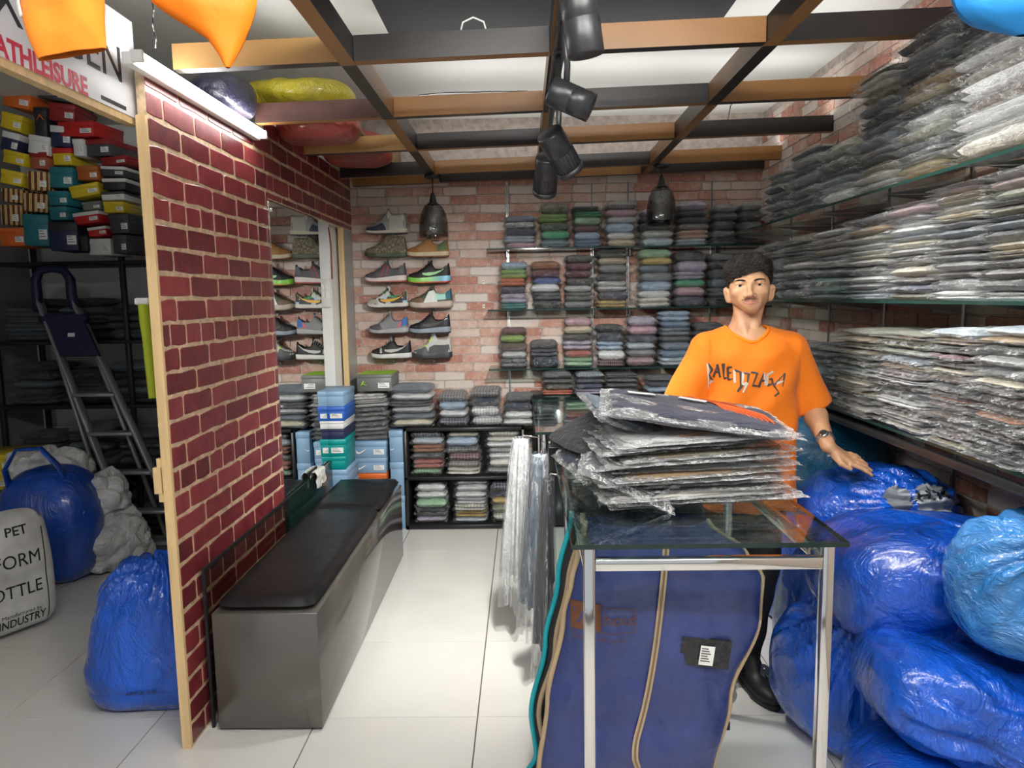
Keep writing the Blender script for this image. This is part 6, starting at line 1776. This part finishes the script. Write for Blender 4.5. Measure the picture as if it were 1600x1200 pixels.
def head_sdf(X, Y, Z):
    A = np.abs(X)
    d = sd_ell(X, Y, Z, (0, .018, .028), (.077, .096, .078))                       # skull
    d = smin(d, sd_ell(X, Y, Z, (0, -.022, -.026), (.0690, .068, .072)), .03)      # face
    d = smin(d, sd_ell(A, Y, Z, (.038, -.016, -.058), (.020, .032, .021)), .03)    # jaw corners
    d = smin(d, sd_ell(X, Y, Z, (0, -.056, -.095), (.026, .024, .0165)), .034)      # chin
    d = smin(d, sd_ell(A, Y, Z, (.043, -.061, -.030), (.022, .020, .018)), .02)    # cheekbones
    d = smin(d, sd_cap(A, Y, Z, (.012, -.086, .010), (.046, -.072, .012), .008, .008), .014)  # brow
    d = smin(d, sd_cap(X, Y, Z, (0, -.086, .004), (0, -.104, -.036), .0065, .0095), .012)     # nose bridge
    d = smin(d, sd_ell(X, Y, Z, (0, -.107, -.041), (.0115, .0115, .010)), .008)
    d = smin(d, sd_ell(A, Y, Z, (.0135, -.096, -.044), (.0085, .010, .0075)), .006)
    d = smax(d, -sd_ell(A, Y, Z, (.0075, -.103, -.053), (.0042, .006, .005)), .003)
    d = smin(d, sd_ell(X, Y, Z, (0, -.074, -.066), (.034, .016, .024)), .024)      # mouth mound
    d = smax(d, -sd_ell(A, Y, Z, (.0345, -.096, -.006), (.0185, .016, .0095)), .007)  # sockets
    d = smin(d, sd_cap(A, Y, Z, (.020, -.0795, -.0010), (.034, -.0850, .0024), .0038, .0042), .004)   # upper lid
    d = smin(d, sd_cap(A, Y, Z, (.034, -.0850, .0024), (.050, -.074, -.0018), .0042, .0034), .004)
    d = smin(d, sd_cap(A, Y, Z, (.021, -.0790, -.0115), (.047, -.0745, -.0110), .0038, .0034), .005)  # lower lid
    # lips
    d = smin(d, sd_cap(A, Y, Z, (.003, -.0905, -.0640), (.028, -.0790, -.0655), .0036, .0018), .004)
    d = smin(d, sd_cap(A, Y, Z, (.000, -.0900, -.0728), (.022, -.0815, -.0695), .0046, .0020), .005)
    d = smax(d, -sd_cap(A, Y, Z, (0, -.097, -.0685), (.029, -.0825, -.0668), .0016, .0010), .0018)
    d = smin(d, sd_ell(A, Y, Z, (.0785, .008, -.038), (.0120, .017, .027)), .014)    # ears
    d = smin(d, sd_ell(A, Y, Z, (.0850, .013, -.023), (.0095, .014, .013)), .010)
    d = smin(d, sd_ell(A, Y, Z, (.0725, .000, -.060), (.010, .010, .011)), .012)
    d = smax(d, -sd_ell(A, Y, Z, (.0880, -.008, -.036), (.0060, .010, .015)), .004)
    nk = sd_cap(X, Y, Z, (0, .030, -.06), (.0, .042, -.225), .053, .056)
    d = smin(d, nk, .014)
    d = smin(d, sd_cap(A, Y, Z, (.045, .02, -.075), (.012, -.030, -.215), .012, .013), .02)   # neck cords
    d = smin(d, sd_cap(A, Y, Z, (.0, .04, -.215), (.15, .045, -.285), .060, .040), .05)       # shoulders line
    d = smin(d, sd_ell(X, Y, Z, (0, .03, -.30), (.14, .075, .085)), .04)
    return d
V1, F1 = surface_nets(head_sdf, (-.125, -.13, -.34), (.125, .13, .115), .0025)
def tone(V):
    base = np.array([.54, .30, .165]); C = np.repeat(base[None], len(V), 0)
    x, y, z = V[:, 0], V[:, 1], V[:, 2]
    def blend(mask, col, k=1.0):
        m_ = (np.clip(mask, 0, 1) * k)[:, None]; C[:] = C * (1 - m_) + np.array(col)[None] * m_
    front = (y < -.06)
    lip = np.minimum(1, np.maximum(0, 1.25 - (np.abs(x) / .029) ** 2 - ((z + .0690) / .0085) ** 2) * 3) * front
    blend(lip, (.40, .15, .115), .85)
    mou = np.clip(1.25 - (np.abs(x) / .030) ** 2 - ((z + .0575 + .10 * np.abs(x) ** 1.2) / .0065) ** 2, 0, 1) * front * (z < -.050)
    blend(mou * (1 - lip), (.15, .085, .055), .5)
    blend(np.clip(1 - ((np.abs(x) - .034) / .024) ** 2 - ((z + .012) / .016) ** 2, 0, 1) * front, (.44, .23, .13), .35)
    blend(np.clip((np.abs(x) - .085) / .01, 0, 1) * (z > -.09), (.62, .30, .19), .4)
    return np.concatenate([C, np.ones((len(V), 1))], 1)
C1 = tone(V1)
ROLL = Matrix.Rotation(-.040, 3, 'Y') @ Matrix.Rotation(-.27, 3, 'Z')
RM = np.array(ROLL)
H0 = np.array(hc - person_loc)
def head_xf(V):
    k = np.clip((V[:, 2:3] + .16) / .10, 0, 1)           # rotation fades out down the neck
    return (V @ RM.T) * k + V * (1 - k) + H0[None]
V1w = head_xf(V1)
# arms and hand (person-local coordinates)
def pl(px, py, Y): return np.array(unp(px, py, Y=Y) - person_loc)
Sh = pl(1236, 540, 2.80); El = pl(1267, 632, 2.83); Wr = pl(1294, 697, 2.65); Kn = pl(1324, 717, 2.635)
hd = Kn - Wr; hd /= np.linalg.norm(hd)
wv = np.array([-.12, .80, .50])
fd = np.array([.93, -.16, -.22]); fd /= np.linalg.norm(fd)
def arm_sdf(X, Y, Z):
    d = sd_cap(X, Y, Z, Sh, El, .052, .043)
    mid = El + (Wr - El) * .30
    d = smin(d, sd_cap(X, Y, Z, El, mid, .042, .041), .02)
    d = smin(d, sd_cap(X, Y, Z, mid, Wr, .041, .0265), .02)
    # palm: several rays from wrist to knuckles
    for yo in (-.026, -.009, .009, .026):
        d = smin(d, sd_cap(X, Y, Z, Wr + wv * yo * .55, Kn + wv * yo, .0165, .0120), .010)
    for k, (yo, L, sp) in enumerate(((-.031, .072, -.22), (-.010, .080, -.06), (.011, .075, .08), (.030, .060, .22))):
        a = Kn + wv * yo; dr = fd + wv * sp; dr /= np.linalg.norm(dr)
        b = a + dr * L * .42; c = b + (dr + np.array([0, 0, -.22])) * L * .32; e = c + (dr + np.array([0, 0, -.40])) * L * .26
        f = sd_cap(X, Y, Z, a, b, .0095, .0088)
        f = smin(f, sd_cap(X, Y, Z, b, c, .0090, .0082), .004)
        f = smin(f, sd_cap(X, Y, Z, c, e, .0080, .0066), .004)
        d = smin(d, f, .006)
    a = Wr + (Kn - Wr) * .30 + np.array([0, -.016, -.020]); b = a + np.array([.012, -.026, -.024]); c = b + np.array([.028, -.012, -.016])
    d = smin(d, smin(sd_cap(X, Y, Z, a, b, .0145, .0105), sd_cap(X, Y, Z, b, c, .0105, .0075), .004), .012)
    return d
lo = np.minimum.reduce([Sh, El, Wr, Kn]) - .075; hi = np.maximum.reduce([Sh, El, Wr, Kn]) + np.array([.125, .07, .07])
V2, F2 = surface_nets(arm_sdf, lo, hi, .0030)
C2 = np.concatenate([np.repeat(np.array([[.52, .285, .155]]), len(V2), 0), np.ones((len(V2), 1))], 1)
# other arm, mostly hidden by sleeve and pile
Sh2 = pl(1104, 540, 2.80); El2 = pl(1062, 640, 2.80); Wr2 = pl(1035, 672, 2.60); Kn2 = Wr2 + np.array([-.02, -.06, -.03])
def arm2_sdf(X, Y, Z):
    d = sd_cap(X, Y, Z, Sh2, El2, .052, .043)
    d = smin(d, sd_cap(X, Y, Z, El2, Wr2, .042, .027), .02)
    for xo in (-.026, -.009, .009, .026):
        k2 = Kn2 + np.array([xo, 0, 0])
        d = smin(d, sd_cap(X, Y, Z, Wr2 + np.array([xo * .5, 0, 0]), k2, .016, .012), .01)
        d = smin(d, sd_cap(X, Y, Z, k2, k2 + np.array([xo * .3, -.035, -.012]), .0095, .0085), .005)
        d = smin(d, sd_cap(X, Y, Z, k2 + np.array([xo * .3, -.035, -.012]), k2 + np.array([xo * .4, -.055, -.035]), .0085, .0065), .004)
    d = smin(d, sd_cap(X, Y, Z, Wr2 + np.array([.02, -.02, 0]), Wr2 + np.array([.05, -.05, -.02]), .013, .008), .01)
    # torso and legs under the clothes
    d = smin(d, sd_ell(X, Y, Z, (0, .0, 1.16), (.140, .085, .30)), .05)
    for hx, kx, ax_, hy in ((-.085, -.09, -.10, .02), (.075, .06, .02, .02)):
        d = smin(d, sd_cap(X, Y, Z, (hx, hy, .90), (kx, .01, .48), .075, .052), .04)
        d = smin(d, sd_cap(X, Y, Z, (kx, .01, .48), (ax_, .06, .10), .052, .036), .03)
    return d
V3, F3 = surface_nets(arm2_sdf, (-.42, -.36, .06), (.25, .20, 1.50), .010)
C3 = np.concatenate([np.repeat(np.array([[.52, .285, .155]]), len(V3), 0), np.ones((len(V3), 1))], 1)
Vb = np.concatenate([V1w, V2, V3]); Fb = np.concatenate([F1, F2 + len(V1), F3 + len(V1) + len(V2)])
body_me = np_mesh('person', Vb, Fb, M_skin)
ca = body_me.color_attributes.new('skin_tone', 'FLOAT_COLOR', 'POINT')
ca.data.foreach_set('color', np.concatenate([C1, C2, C3]).astype(np.float32).ravel())
person = link('person', body_me); person.location = person_loc
tag(person, 'young man in orange lettered T-shirt standing behind table, hand on sack', 'person')
HM = Matrix.Translation(Vector(H0)) @ ROLL.to_4x4()
# eyes
M_eye = [mat('eye_white', (.50, .48, .45), .2), mat('iris_brown', (.035, .016, .008), .1), mat('pupil', (.004, .004, .004), .05)]
for s_ in (-1, 1):
    mb = MB()
    prof = [(0, 0), (.0026, .04), (.0058, .5), (.0123, 1.0)]
    n = 20; rings = [0, .10, .21, .215, .48, .49, .8, 1.2, 1.7, 2.2, 3.14]
    P = [[Vector((.0123 * math.sin(a) * math.cos(2 * math.pi * k / n), -.0123 * math.cos(a), .0123 * math.sin(a) * math.sin(2 * math.pi * k / n))) for a in rings] for k in range(n + 1)]
    for k in range(n):
        for j in range(len(rings) - 1):
            mi = 2 if rings[j + 1] <= .215 else (1 if rings[j + 1] <= .49 else 0)
            mb.add([P[k][j], P[k + 1][j], P[k + 1][j + 1], P[k][j + 1]], [(0, 1, 2, 3)], mi, True)
    e = mb.build('eye', M_eye, person); e.matrix_local = HM @ Matrix.Translation((s_ * .0345, -.0725, -.0050)) @ Matrix.Rotation(-.02 * s_, 4, 'Z')
# eyebrows and moustache as fine hair strips lying on the skin
from mathutils.bvhtree import BVHTree
hb = BVHTree.FromPolygons([Vector(v) for v in V1], [list(map(int, f)) for f in F1])
def skin_y(x, z):
    h = hb.ray_cast(Vector((x, -.3, z)), Vector((0, 1, 0)))
    return h[0].y if h[0] is not None else -.08
for s_ in (-1, 1):
    P = []
    for i in range(15):
        f = i / 14; x = s_ * (.0145 + .040 * f); zc = .0100 + .0060 * math.sin(f * 2.3) - .003 * f
        w = .0034 * (1 - f) ** .6 * (.25 + .75 * min(1, f * 5)) + .0008
        P.append([(x, skin_y(x, zc + q * w) - .0012, zc + q * w) for q in (-1, -.4, .4, 1)])
    e = MB().grid(P, 0, True, flip=s_ < 0).build('eyebrow', M_hair, person); e.matrix_local = HM
rm = random.Random(4)
mb = MB()
for q in range(90):
    x = rm.uniform(-.029, .029); z = -.0555 - .06 * abs(x) ** 1.1 + rm.uniform(-.0035, .003)
    if abs(x) < .003: continue
    y = skin_y(x, z); x2 = x + math.copysign(.0035, x); z2 = z - .003
    mb.tube([(x, y + .0002, z), (x2, skin_y(x2, z2) - .0007, z2)], [.0003, .0001], 3)
e = mb.build('moustache', M_hair, person); e.matrix_local = HM; tag(e, kind='stuff')
# hair
def hair_line(x):
    return np.interp(x, [-.085, -.075, -.06, -.045, -.025, 0, .025, .045, .06, .072, .085], [-.004, .006, .016, .021, .030, .042, .047, .043, .030, .008, -.012])
def hair_sdf(X, Y, Z):
    o = sd_ell(X, Y, Z, (-.002, .022, .028), (.0885, .107, .0830))
    o = smin(o, sd_ell(X, Y, Z, (-.038, -.030, .052), (.052, .058, .048)), .03)
    o = smin(o, sd_ell(X, Y, Z, (.035, -.020, .058), (.048, .058, .040)), .03)
    ang = np.arctan2(Z - .02, X + .02)
    o = o + .0022 * np.sin(ang * 10 + Y * 30 + 2 * np.sin(Y * 25)) + .0011 * np.sin(ang * 22 + Y * 40 + 2 * np.sin(Y * 25)) + .0007 * np.sin(ang * 47 - Y * 60)
    hl = hair_line(X) + .0035 * np.sin(X * 420) + .002 * np.sin(X * 910 + 1)
    face = np.maximum(hl * 0 + (Z - hl), (-.028 - Y) * -1)      # region below hair line and in front
    cut = np.maximum(Z - hl, Y + .030)                           # <0 inside the face zone
    o = smax(o, -cut, .004)
    side_lim = np.where(Y < .035, -.020 + .4 * np.maximum(0, -Y), -.020 - 1.3 * (Y - .035))
    o = smax(o, side_lim - Z, .006)
    ear = sd_ell(np.abs(X), Y, Z, (.088, .008, -.038), (.020, .026, .028))
    o = smax(o, -ear, .004)
    return o
Vh, Fh = surface_nets(hair_sdf, (-.13, -.13, -.10), (.13, .15, .13), .0026)
hair_me = np_mesh('hair', Vh, Fh, M_hair)
hair = link('hair', hair_me, person); hair.matrix_local = HM
# loose locks over the fringe
hv = BVHTree.FromPolygons([Vector(v) for v in Vh], [list(map(int, f)) for f in Fh])
mb = MB()
for q in range(230):
    x0 = rm.uniform(-.07, .07); 
    p0 = Vector((x0, rm.uniform(-.06, .01), .10)); tgt = Vector((x0 - rm.uniform(.03, .065), -.11, rm.uniform(.02, .05)))
    pts = []
    for k in range(6):
        f = k / 5; p = p0.lerp(tgt, f)
        d = (Vector((0, .03, .01)) - p); h = hv.find_nearest(p)
        if h[0] is None: continue
        pts.append(h[0] + h[1] * .0010)
    if len(pts) > 3: mb.tube(pts, [.0008] + [.0026] * (len(pts) - 2) + [.0005], 5)
lk = mb.build('fringe_locks', M_hair, person); lk.matrix_local = HM; tag(lk, kind='stuff')
# T-shirt
M_shirt = mat('orange_jersey', (.86, .195, .002), .75, bump=.25, bscale=10, bdist=.02, sheen=.1)
sl1 = Sh + (El - Sh) * 1.02; sl2 = Sh2 + (El2 - Sh2) * 1.0
chest_z = float(pl(1170, 590, 2.70)[2])
nb = np.array([H0[0], H0[1] + .035, H0[2] - .205])
def wr_fn(X, Y, Z):
    w = .0052 * np.sin(26 * (X * .8 + Z * .55) + 2.2 * np.sin(7 * Z + 3 * X)) + .0036 * np.sin(41 * (X * .6 - Z * .8) + 2 * np.sin(9 * X))
    w += .0045 * np.sin(17 * X + 1.5 * np.sin(6 * Z)) * np.clip((1.12 - Z) / .3, 0, 1)
    return w
def plane_cut(X, Y, Z, p, n):
    return (X - p[0]) * n[0] + (Y - p[1]) * n[1] + (Z - p[2]) * n[2]
def shirt_sdf(X, Y, Z, grow=0.0):
    t = np.clip((Z - .74) / .62, 0, 1)
    a = .178 - .012 * t; b = .118 - .012 * t
    xc = .003
    rr = (np.abs((X - xc) / a) ** 2.5 + np.abs((Y - .008) / b) ** 2.5) ** (1 / 2.5)
    col = (rr - 1) * b
    col = smax(col, Z - 1.40, .09); col = smax(col, .74 - Z, .008)
    d = col
    yk = sd_cap(X, Y, Z, Sh2 + np.array([.020, .02, -.012]), nb + np.array([-.045, .0, -.012]), .060, .066)
    yk = np.minimum(yk, sd_cap(X, Y, Z, Sh + np.array([-.020, .02, -.012]), nb + np.array([.045, .0, -.012]), .060, .066))
    d = smin(d, yk, .06)
    for S_, e_ in ((Sh, sl1), (Sh2, sl2)):
        n_ = (e_ - S_) / np.linalg.norm(e_ - S_)
        s = sd_cap(X, Y, Z, S_ + n_ * .015, e_ + n_ * .05, .058, .086)
        s = smax(s, plane_cut(X, Y, Z, e_, n_), .006)
        s = smax(s, -smax(sd_cap(X, Y, Z, S_, e_ + n_ * .05, .046, .066), -plane_cut(X, Y, Z, e_ - n_ * .06, n_), .004), .004)
        d = smin(d, s, .035)
    # neck opening
    hole = sd_cap(X, Y, Z, nb + np.array([0, -.018, -.030]), nb + np.array([0, -.012, .16]), .074, .092)
    d = smax(d, -hole, .004)
    return d - wr_fn(X, Y, Z) * np.clip((1.44 - Z) / .1, 0, 1) * np.where(np.abs(X) > .17, .35, 1.0)
Vs, Fs = surface_nets(shirt_sdf, (-.40, -.20, .70), (.40, .26, 1.56), .0062)
shirt_me = np_mesh('t_shirt', Vs, Fs, M_shirt)
shirt = link('t_shirt', shirt_me, person)
# collar band, following the opening
stv = BVHTree.FromPolygons([Vector(v) for v in Vs], [list(map(int, f)) for f in Fs])
pts = []
for k in range(41):
    a = 2 * math.pi * k / 40
    c = Vector(nb) + Vector((math.cos(a) * .081, -.015 + math.sin(a) * .081, .04))
    h = stv.ray_cast(c + Vector((0, 0, .25)), Vector((0, 0, -1)))
    pts.append(h[0] + Vector((0, 0, .001)) if h[0] is not None else c)
for _ in range(3): pts = [(pts[k - 1 if k else 39] + pts[k] * 2 + pts[(k + 1) % 40 if k < 40 else 1]) / 4 for k in range(40)]; pts.append(pts[0].copy())
MB().tube(pts, .0075, 8, caps=False).build('collar', mat('orange_rib', (.88, .215, .003), .8), shirt)
# lettering on the chest
M_let = [mat('print_dark', (.06, .045, .04), .35), mat('print_pale', (.62, .58, .50), .3)]
strokes = [
 [(305, 515), (309, 560), (312, 628)], [(305, 515), (326, 542), (311, 566)], [(311, 566), (330, 590), (313, 608)],
 [(334, 574), (345, 518), (358, 574)], [(338, 552), (356, 550)],
 [(368, 513), (372, 577), (384, 574)],
 [(386, 530), (389, 582)], [(386, 530), (403, 527)], [(387, 553), (402, 551)], [(389, 581), (405, 578)],
 [(414, 592), (413, 540), (438, 546), (436, 604)],
 [(468, 552), (448, 550), (443, 602), (424, 630)], [(470, 552), (464, 592), (446, 633)], [(444, 600), (465, 592)],
 [(481, 546), (507, 549), (487, 603), (512, 606)],
 [(514, 610), (536, 548), (546, 602)], [(522, 585), (542, 582)],
 [(578, 544), (552, 558), (553, 602), (576, 596), (574, 575), (562, 577)],
 [(580, 602), (632, 552), (620, 606)], [(594, 594), (624, 584)], [(580, 602), (602, 634), (582, 648)]]
ltr = MB()
rs_ = random.Random(8)
for q, st_ in enumerate(strokes):
    pp = [unp(1168 + (1000 + x / 2.727 - 1168) * .97, 382 + y / 2.727, Y=PYY - .12) - person_loc for x, y in st_]
    for a, b in zip(pp, pp[1:]):
        d = b - a; L = d.length; u = d.normalized(); s = Vector((-u.z, 0, u.x))
        w0, w1 = rs_.uniform(.0035, .0060), rs_.uniform(.0015, .0042)
        n = 5
        P = []
        for i in range(n + 1):
            f = i / n; p = a + u * (L * f + .002 * (f - .5)); w = w0 + (w1 - w0) * f
            row = []
            for k in (-1, 0, 1):
                r_ = p + s * w * k
                h = stv.ray_cast(Vector((r_.x, -.6, r_.z)), Vector((0, 1, 0)))
                y = (h[0].y if h[0] is not None else -.11) - .0020 - (.001 if k == 0 else 0)
                row.append((r_.x, y, r_.z))
            P.append(row)
        ltr.grid(P, (q + rs_.randrange(3)) % 3 == 0 and 1 or 0, True)
ltr.build('chest_lettering', M_let, shirt)
# trousers, shoes
def trouser_sdf(X, Y, Z):
    d = sd_ell(X, Y, Z, (0, .012, .88), (.160, .105, .13))
    for hx, kx, ax_ in ((-.085, -.09, -.10), (.075, .06, .02)):
        d = smin(d, sd_cap(X, Y, Z, (hx, .02, .86), (kx, .01, .48), .088, .068), .04)
        d = smin(d, sd_cap(X, Y, Z, (kx, .01, .48), (ax_, .055, .075), .068, .058), .03)
    d = smax(d, .075 - Z, .006)
    return d + .003 * np.sin(40 * Z + 8 * X + 2 * np.sin(20 * X))
Vt, Ft = surface_nets(trouser_sdf, (-.26, -.14, .05), (.26, .18, 1.03), .010)
link('trousers', np_mesh('trousers', Vt, Ft, mat('black_trousers', (.012, .012, .014), .8)), person)
M_shoe_b = mat('black_shoe', (.014, .014, .016), .5)
def pshoe(cx, cy, ang):
    Rz = Matrix.Rotation(ang, 3, 'Z')
    def f(X, Y, Z):
        d = sd_ell(X, Y, Z, (0, .03, .055), (.040, .075, .055))
        d = smin(d, sd_ell(X, Y, Z, (0, -.075, .038), (.047, .095, .036)), .04)
        d = smin(d, sd_ell(X, Y, Z, (0, .03, .10), (.036, .045, .04)), .03)
        return smax(d, .018 - Z, .004)
    V, F = surface_nets(f, (-.07, -.20, 0), (.07, .13, .16), .006)
    o = link('shoe', np_mesh('shoe', V, F, M_shoe_b), person)
    o.matrix_local = Matrix.Translation((cx, cy, .002)) @ Rz.to_4x4()
    mb = MB(); n = 30; ring = []
    for k in range(n):
        a = 2 * math.pi * k / n
        ring.append((math.cos(a) * (.050 if math.sin(a) < 0 else .043), -.03 + math.sin(a) * .135))
    mb.add([(x, y, 0) for x, y in ring] + [(x, y, .026) for x, y in ring], [tuple(range(2 * n - 1, n - 1, -1))[::-1], tuple(range(n))[::-1]] + [(k, (k + 1) % n, (k + 1) % n + n, k + n) for k in range(n)], 0, True)
    mb.build('sole', M_shoe_b, o)
    place_text('shoe_letter', text_mesh('R', .075, mat('shoe_grey_patch', (.10, .12, .14), .5), .001, 'CENTER', 1, .004), o, (.020, -.055, .0765), (1, -.25, -.10), (0, .75, .50))
    return o
pshoe(.03, -.04, .22)
pshoe(-.10, .03, -.1)
# wristwatch
wt = thing('wristwatch', 'silver wristwatch with black dial on the young man\'s wrist', 'watch', tuple(person_loc + Vector(Wr + (El - Wr) * .16)))
axw = Vector(Wr - El).normalized(); qw = axw.to_track_quat('Z', 'Y').to_matrix().to_4x4()
MB().lathe([(.030, -.009), (.0335, -.009), (.0335, .009), (.030, .009)], 30, M=qw).build('link_strap', mat('steel_strap', (.55, .54, .52), .3, .9, bump=.6, bscale=200, bdist=.004), wt)
fdir = Vector((-.35, -1, .15)); fdir = (fdir - axw * fdir.dot(axw)).normalized()
qf = Matrix.Translation(fdir * .033) @ fdir.to_track_quat('Z', 'Y').to_matrix().to_4x4()
MB().lathe([(0, .007), (.013, .007), (.0165, .004), (.017, -.003), (0, -.003)], 24, M=qf).build('watch_case', M_chrome, wt)
MB().disc((0, 0, .0075), .0125, 20, M=qf).build('watch_dial', M_black, wt)
# ================================================================== sign board and hanging garments
SX = -1.245
M_sign = mat('sign_white', (.74, .76, .80), .35)
M_signred = mat('sign_red', (.55, .03, .07), .4)
M_signblk = mat('sign_black', (.02, .02, .03), .4)
sg = thing('sign_board', 'white sign board with red and black lettering above store opening', 'sign', (0, 0, 0))
sy1 = 2.425; sz0, sz1 = 2.165, 2.468
MB().box(SX - .02, SX, 1.05, sy1, sz0, sz1).build('sign_panel', M_sign, sg)
MB().box(SX - .035, SX - .003, 1.05, sy1 - .003, sz0 - .022, sz0).build('wooden_batten', M_pine, sg)
def split_letters(me, m):
    n = len(me.vertices); par = list(range(n))
    def fd(a):
        while par[a] != a: par[a] = par[par[a]]; a = par[a]
        return a
    for p in me.polygons:
        v = list(p.vertices)
        for a in v[1:]: par[fd(a)] = fd(v[0])
    isl = {}
    for p in me.polygons: isl.setdefault(fd(p.vertices[0]), []).append(list(p.vertices))
    out = []
    for fs in isl.values():
        ids = sorted({i for f in fs for i in f}); mp = {i: k for k, i in enumerate(ids)}
        out.append(MB().add([me.vertices[i].co.copy() for i in ids], [[mp[i] for i in f] for f in fs]).mesh('sign_letter', m))
    return out
def sign_text(tx, size, px, py, m, sx=1.0, bold=0.0):
    p = unp(px, py, X=SX + .001)
    for me in split_letters(text_mesh(tx, size, m, .0006, 'RIGHT', sx, bold), m):
        place_text('sign_letter', me, sg, p, (0, 1, 0), (0, 0, 1))
nh = unp(178, 68, X=SX).z - unp(181, 125, X=SX).z
sign_text('NEXT GEN', nh / .72, 194, 131, M_signblk, 1.05)
eh = unp(128, 119, X=SX).z - unp(132, 148, X=SX).z
sign_text('ATHLEISURE', eh / .70, 138, 150, M_signred, .95, .002)
p0 = unp(158, 152, X=SX); p1 = unp(197, 173, X=SX)
MB().box(SX, SX + .0012, p0.y, p1.y, p1.z - .0, p1.z + .012).build('printed_bar', M_signblk, sg)
ch = MB()
ca_ = unp(243, 75, Y=2.35)
for k in range(9):
    z0 = ca_.z + k * .045
    ch.tube([(ca_.x, 2.35, z0), (ca_.x + .004 * (-1) ** k, 2.35, z0 + .024), (ca_.x, 2.35, z0 + .048)], .003, 5)
tag(ch.build('hanging_chain', M_steel), 'thin metal chain hanging beside the sign board', 'chain')

M_or = mat('orange_fleece', (.90, .24, .012), .8, bump=.3, bscale=9, bdist=.02, sheen=.2)
M_or2 = mat('orange_polyester', (.88, .20, .004), .6, bump=.3, bscale=9, bdist=.02)
M_bl = mat('bright_blue_jersey', (.01, .20, .52), .6, bump=.3, bscale=9, bdist=.02)
def hanging(name, label, rows, Y, thick, m, seed, shear=0.0, ztop=2.66):
    """rows: (py, px left, px right) down the garment; continues straight up to the hook"""
    t = thing(name, label, 'garment', (0, 0, 0))
    tab = []
    for (py, a, b) in rows:
        pa, pb = unp(a, py, Y=Y), unp(b, py, Y=Y)
        tab.append(((pa.z + pb.z) / 2, pa.x, pb.x))
    tab.sort()
    z0, z1 = tab[0][0], tab[-1][0]
    tab.append((ztop - .10, tab[-1][1] + .01, tab[-1][2] - .01))
    tab.append((ztop, (tab[-1][1] + tab[-1][2]) / 2 - .06, (tab[-1][1] + tab[-1][2]) / 2 + .06))
    nz, nx = 46, 28
    xm = (tab[-1][1] + tab[-1][2]) / 2
    fronts = []
    mb = MB()
    for side in (-1, 1):
        P = []
        for i in range(nz):
            z = z0 + (ztop - z0) * i / (nz - 1)
            for a, b in zip(tab, tab[1:]):
                if z <= b[0] + 1e-9: break
            f = (z - a[0]) / max(1e-6, b[0] - a[0]); xl = a[1] + (b[1] - a[1]) * f; xr = a[2] + (b[2] - a[2]) * f
            row = []
            for j in range(nx):
                u = -1 + 2 * j / (nx - 1); x = (xl + xr) / 2 + (xr - xl) / 2 * u
                prof = max(0, 1 - abs(u) ** 2.6) ** .5 * min(1, .25 + 4 * (xr - xl))
                e = min(1, (i + .5) / 3)
                y = Y + side * thick * prof * (.35 + .65 * e) + .012 * noise.noise((x * 9, z * 4, seed)) + .006 * noise.noise((x * 20 + z * 6, z * 14, seed))
                row.append((x, y, z + shear * (x - xm)))
            P.append(row)
        if side < 0: fronts = P
        mb.grid(P, 0, True, flip=side < 0)
    b0 = len(mb.v)
    mb.build('garment_body', m, t)
    MB().tube([(xm, Y, ztop - .01), (xm, Y, 2.739)], .003, 6).build('hanging_cord', M_wire, t)
    MB().rbox(xm, Y, ztop, .03, .03, .03, .004, 1).build('clip', M_black, t)
    return t, fronts
sh_, fr1 = hanging('hanging_shorts', 'orange fleece shorts leg with white side stripe hanging at top left', [(0, 33, 163), (45, 46, 163), (86, 60, 165)], 1.50, .035, M_or, 3, .17)
# hem band and piping
nz = len(fr1)
hem = [[(p[0], p[1] - .004, p[2]) for p in fr1[i]] for i in range(0, 7)]
MB().grid(hem, 0, True, flip=True).build('hem_band', mat('orange_rib_hem', (.92, .26, .02), .85), sh_)
MB().grid([[(fr1[i][k][0] + dx, fr1[i][k][1] - .004, fr1[i][k][2]) for (k, dx) in ((1, -.004), (2, .0), (3, -.008))] for i in range(6, nz - 6)], 0, True, flip=True).build('side_stripe', M_label, sh_)
hanging('hanging_garment', 'orange polyester garment hanging with pointed lower corner', [(-15, 234, 402), (3, 238, 400), (22, 262, 396), (42, 296, 388), (62, 326, 379), (84, 341, 370), (106, 353, 360)], 1.50, .04, M_or2, 7)
hanging('hanging_garment', 'bright blue garment hanging at the top right corner', [(-10, 1488, 1660), (12, 1496, 1660), (30, 1512, 1655), (43, 1548, 1650), (54, 1590, 1640)], 1.50, .045, M_bl, 9)
# rag draped on the smoked glass sheet by the mirror
rg = thing('white_rag', 'white rag draped over dark glass sheet below the mirror', 'rag', (PX + .026, 3.98, .612))
P = []
for i in range(22):
    row = []
    for j in range(20):
        u, v = i / 21 * 2 - 1, j / 19 * 2 - 1
        d = v * .075
        x = (.012 if v > 0 else -.010) * min(1, abs(v) * 4) + .010 * noise.noise((u * 4, v * 4, 3))
        z = .012 - max(0, abs(v) - .12) * .10 * (1 + .5 * noise.noise((u * 5, 0, 8))) + .014 * abs(noise.noise((u * 5, v * 5, 1)))
        row.append((x + .006 * math.copysign(1, v), u * .09 + .012 * noise.noise((u * 3, v * 3, 9)), z))
    P.append(row)
MB().grid(P, 0, True).build('cloth', mat('white_rag_cloth', (.60, .60, .56), .8, bump=.5, bscale=20), rg)
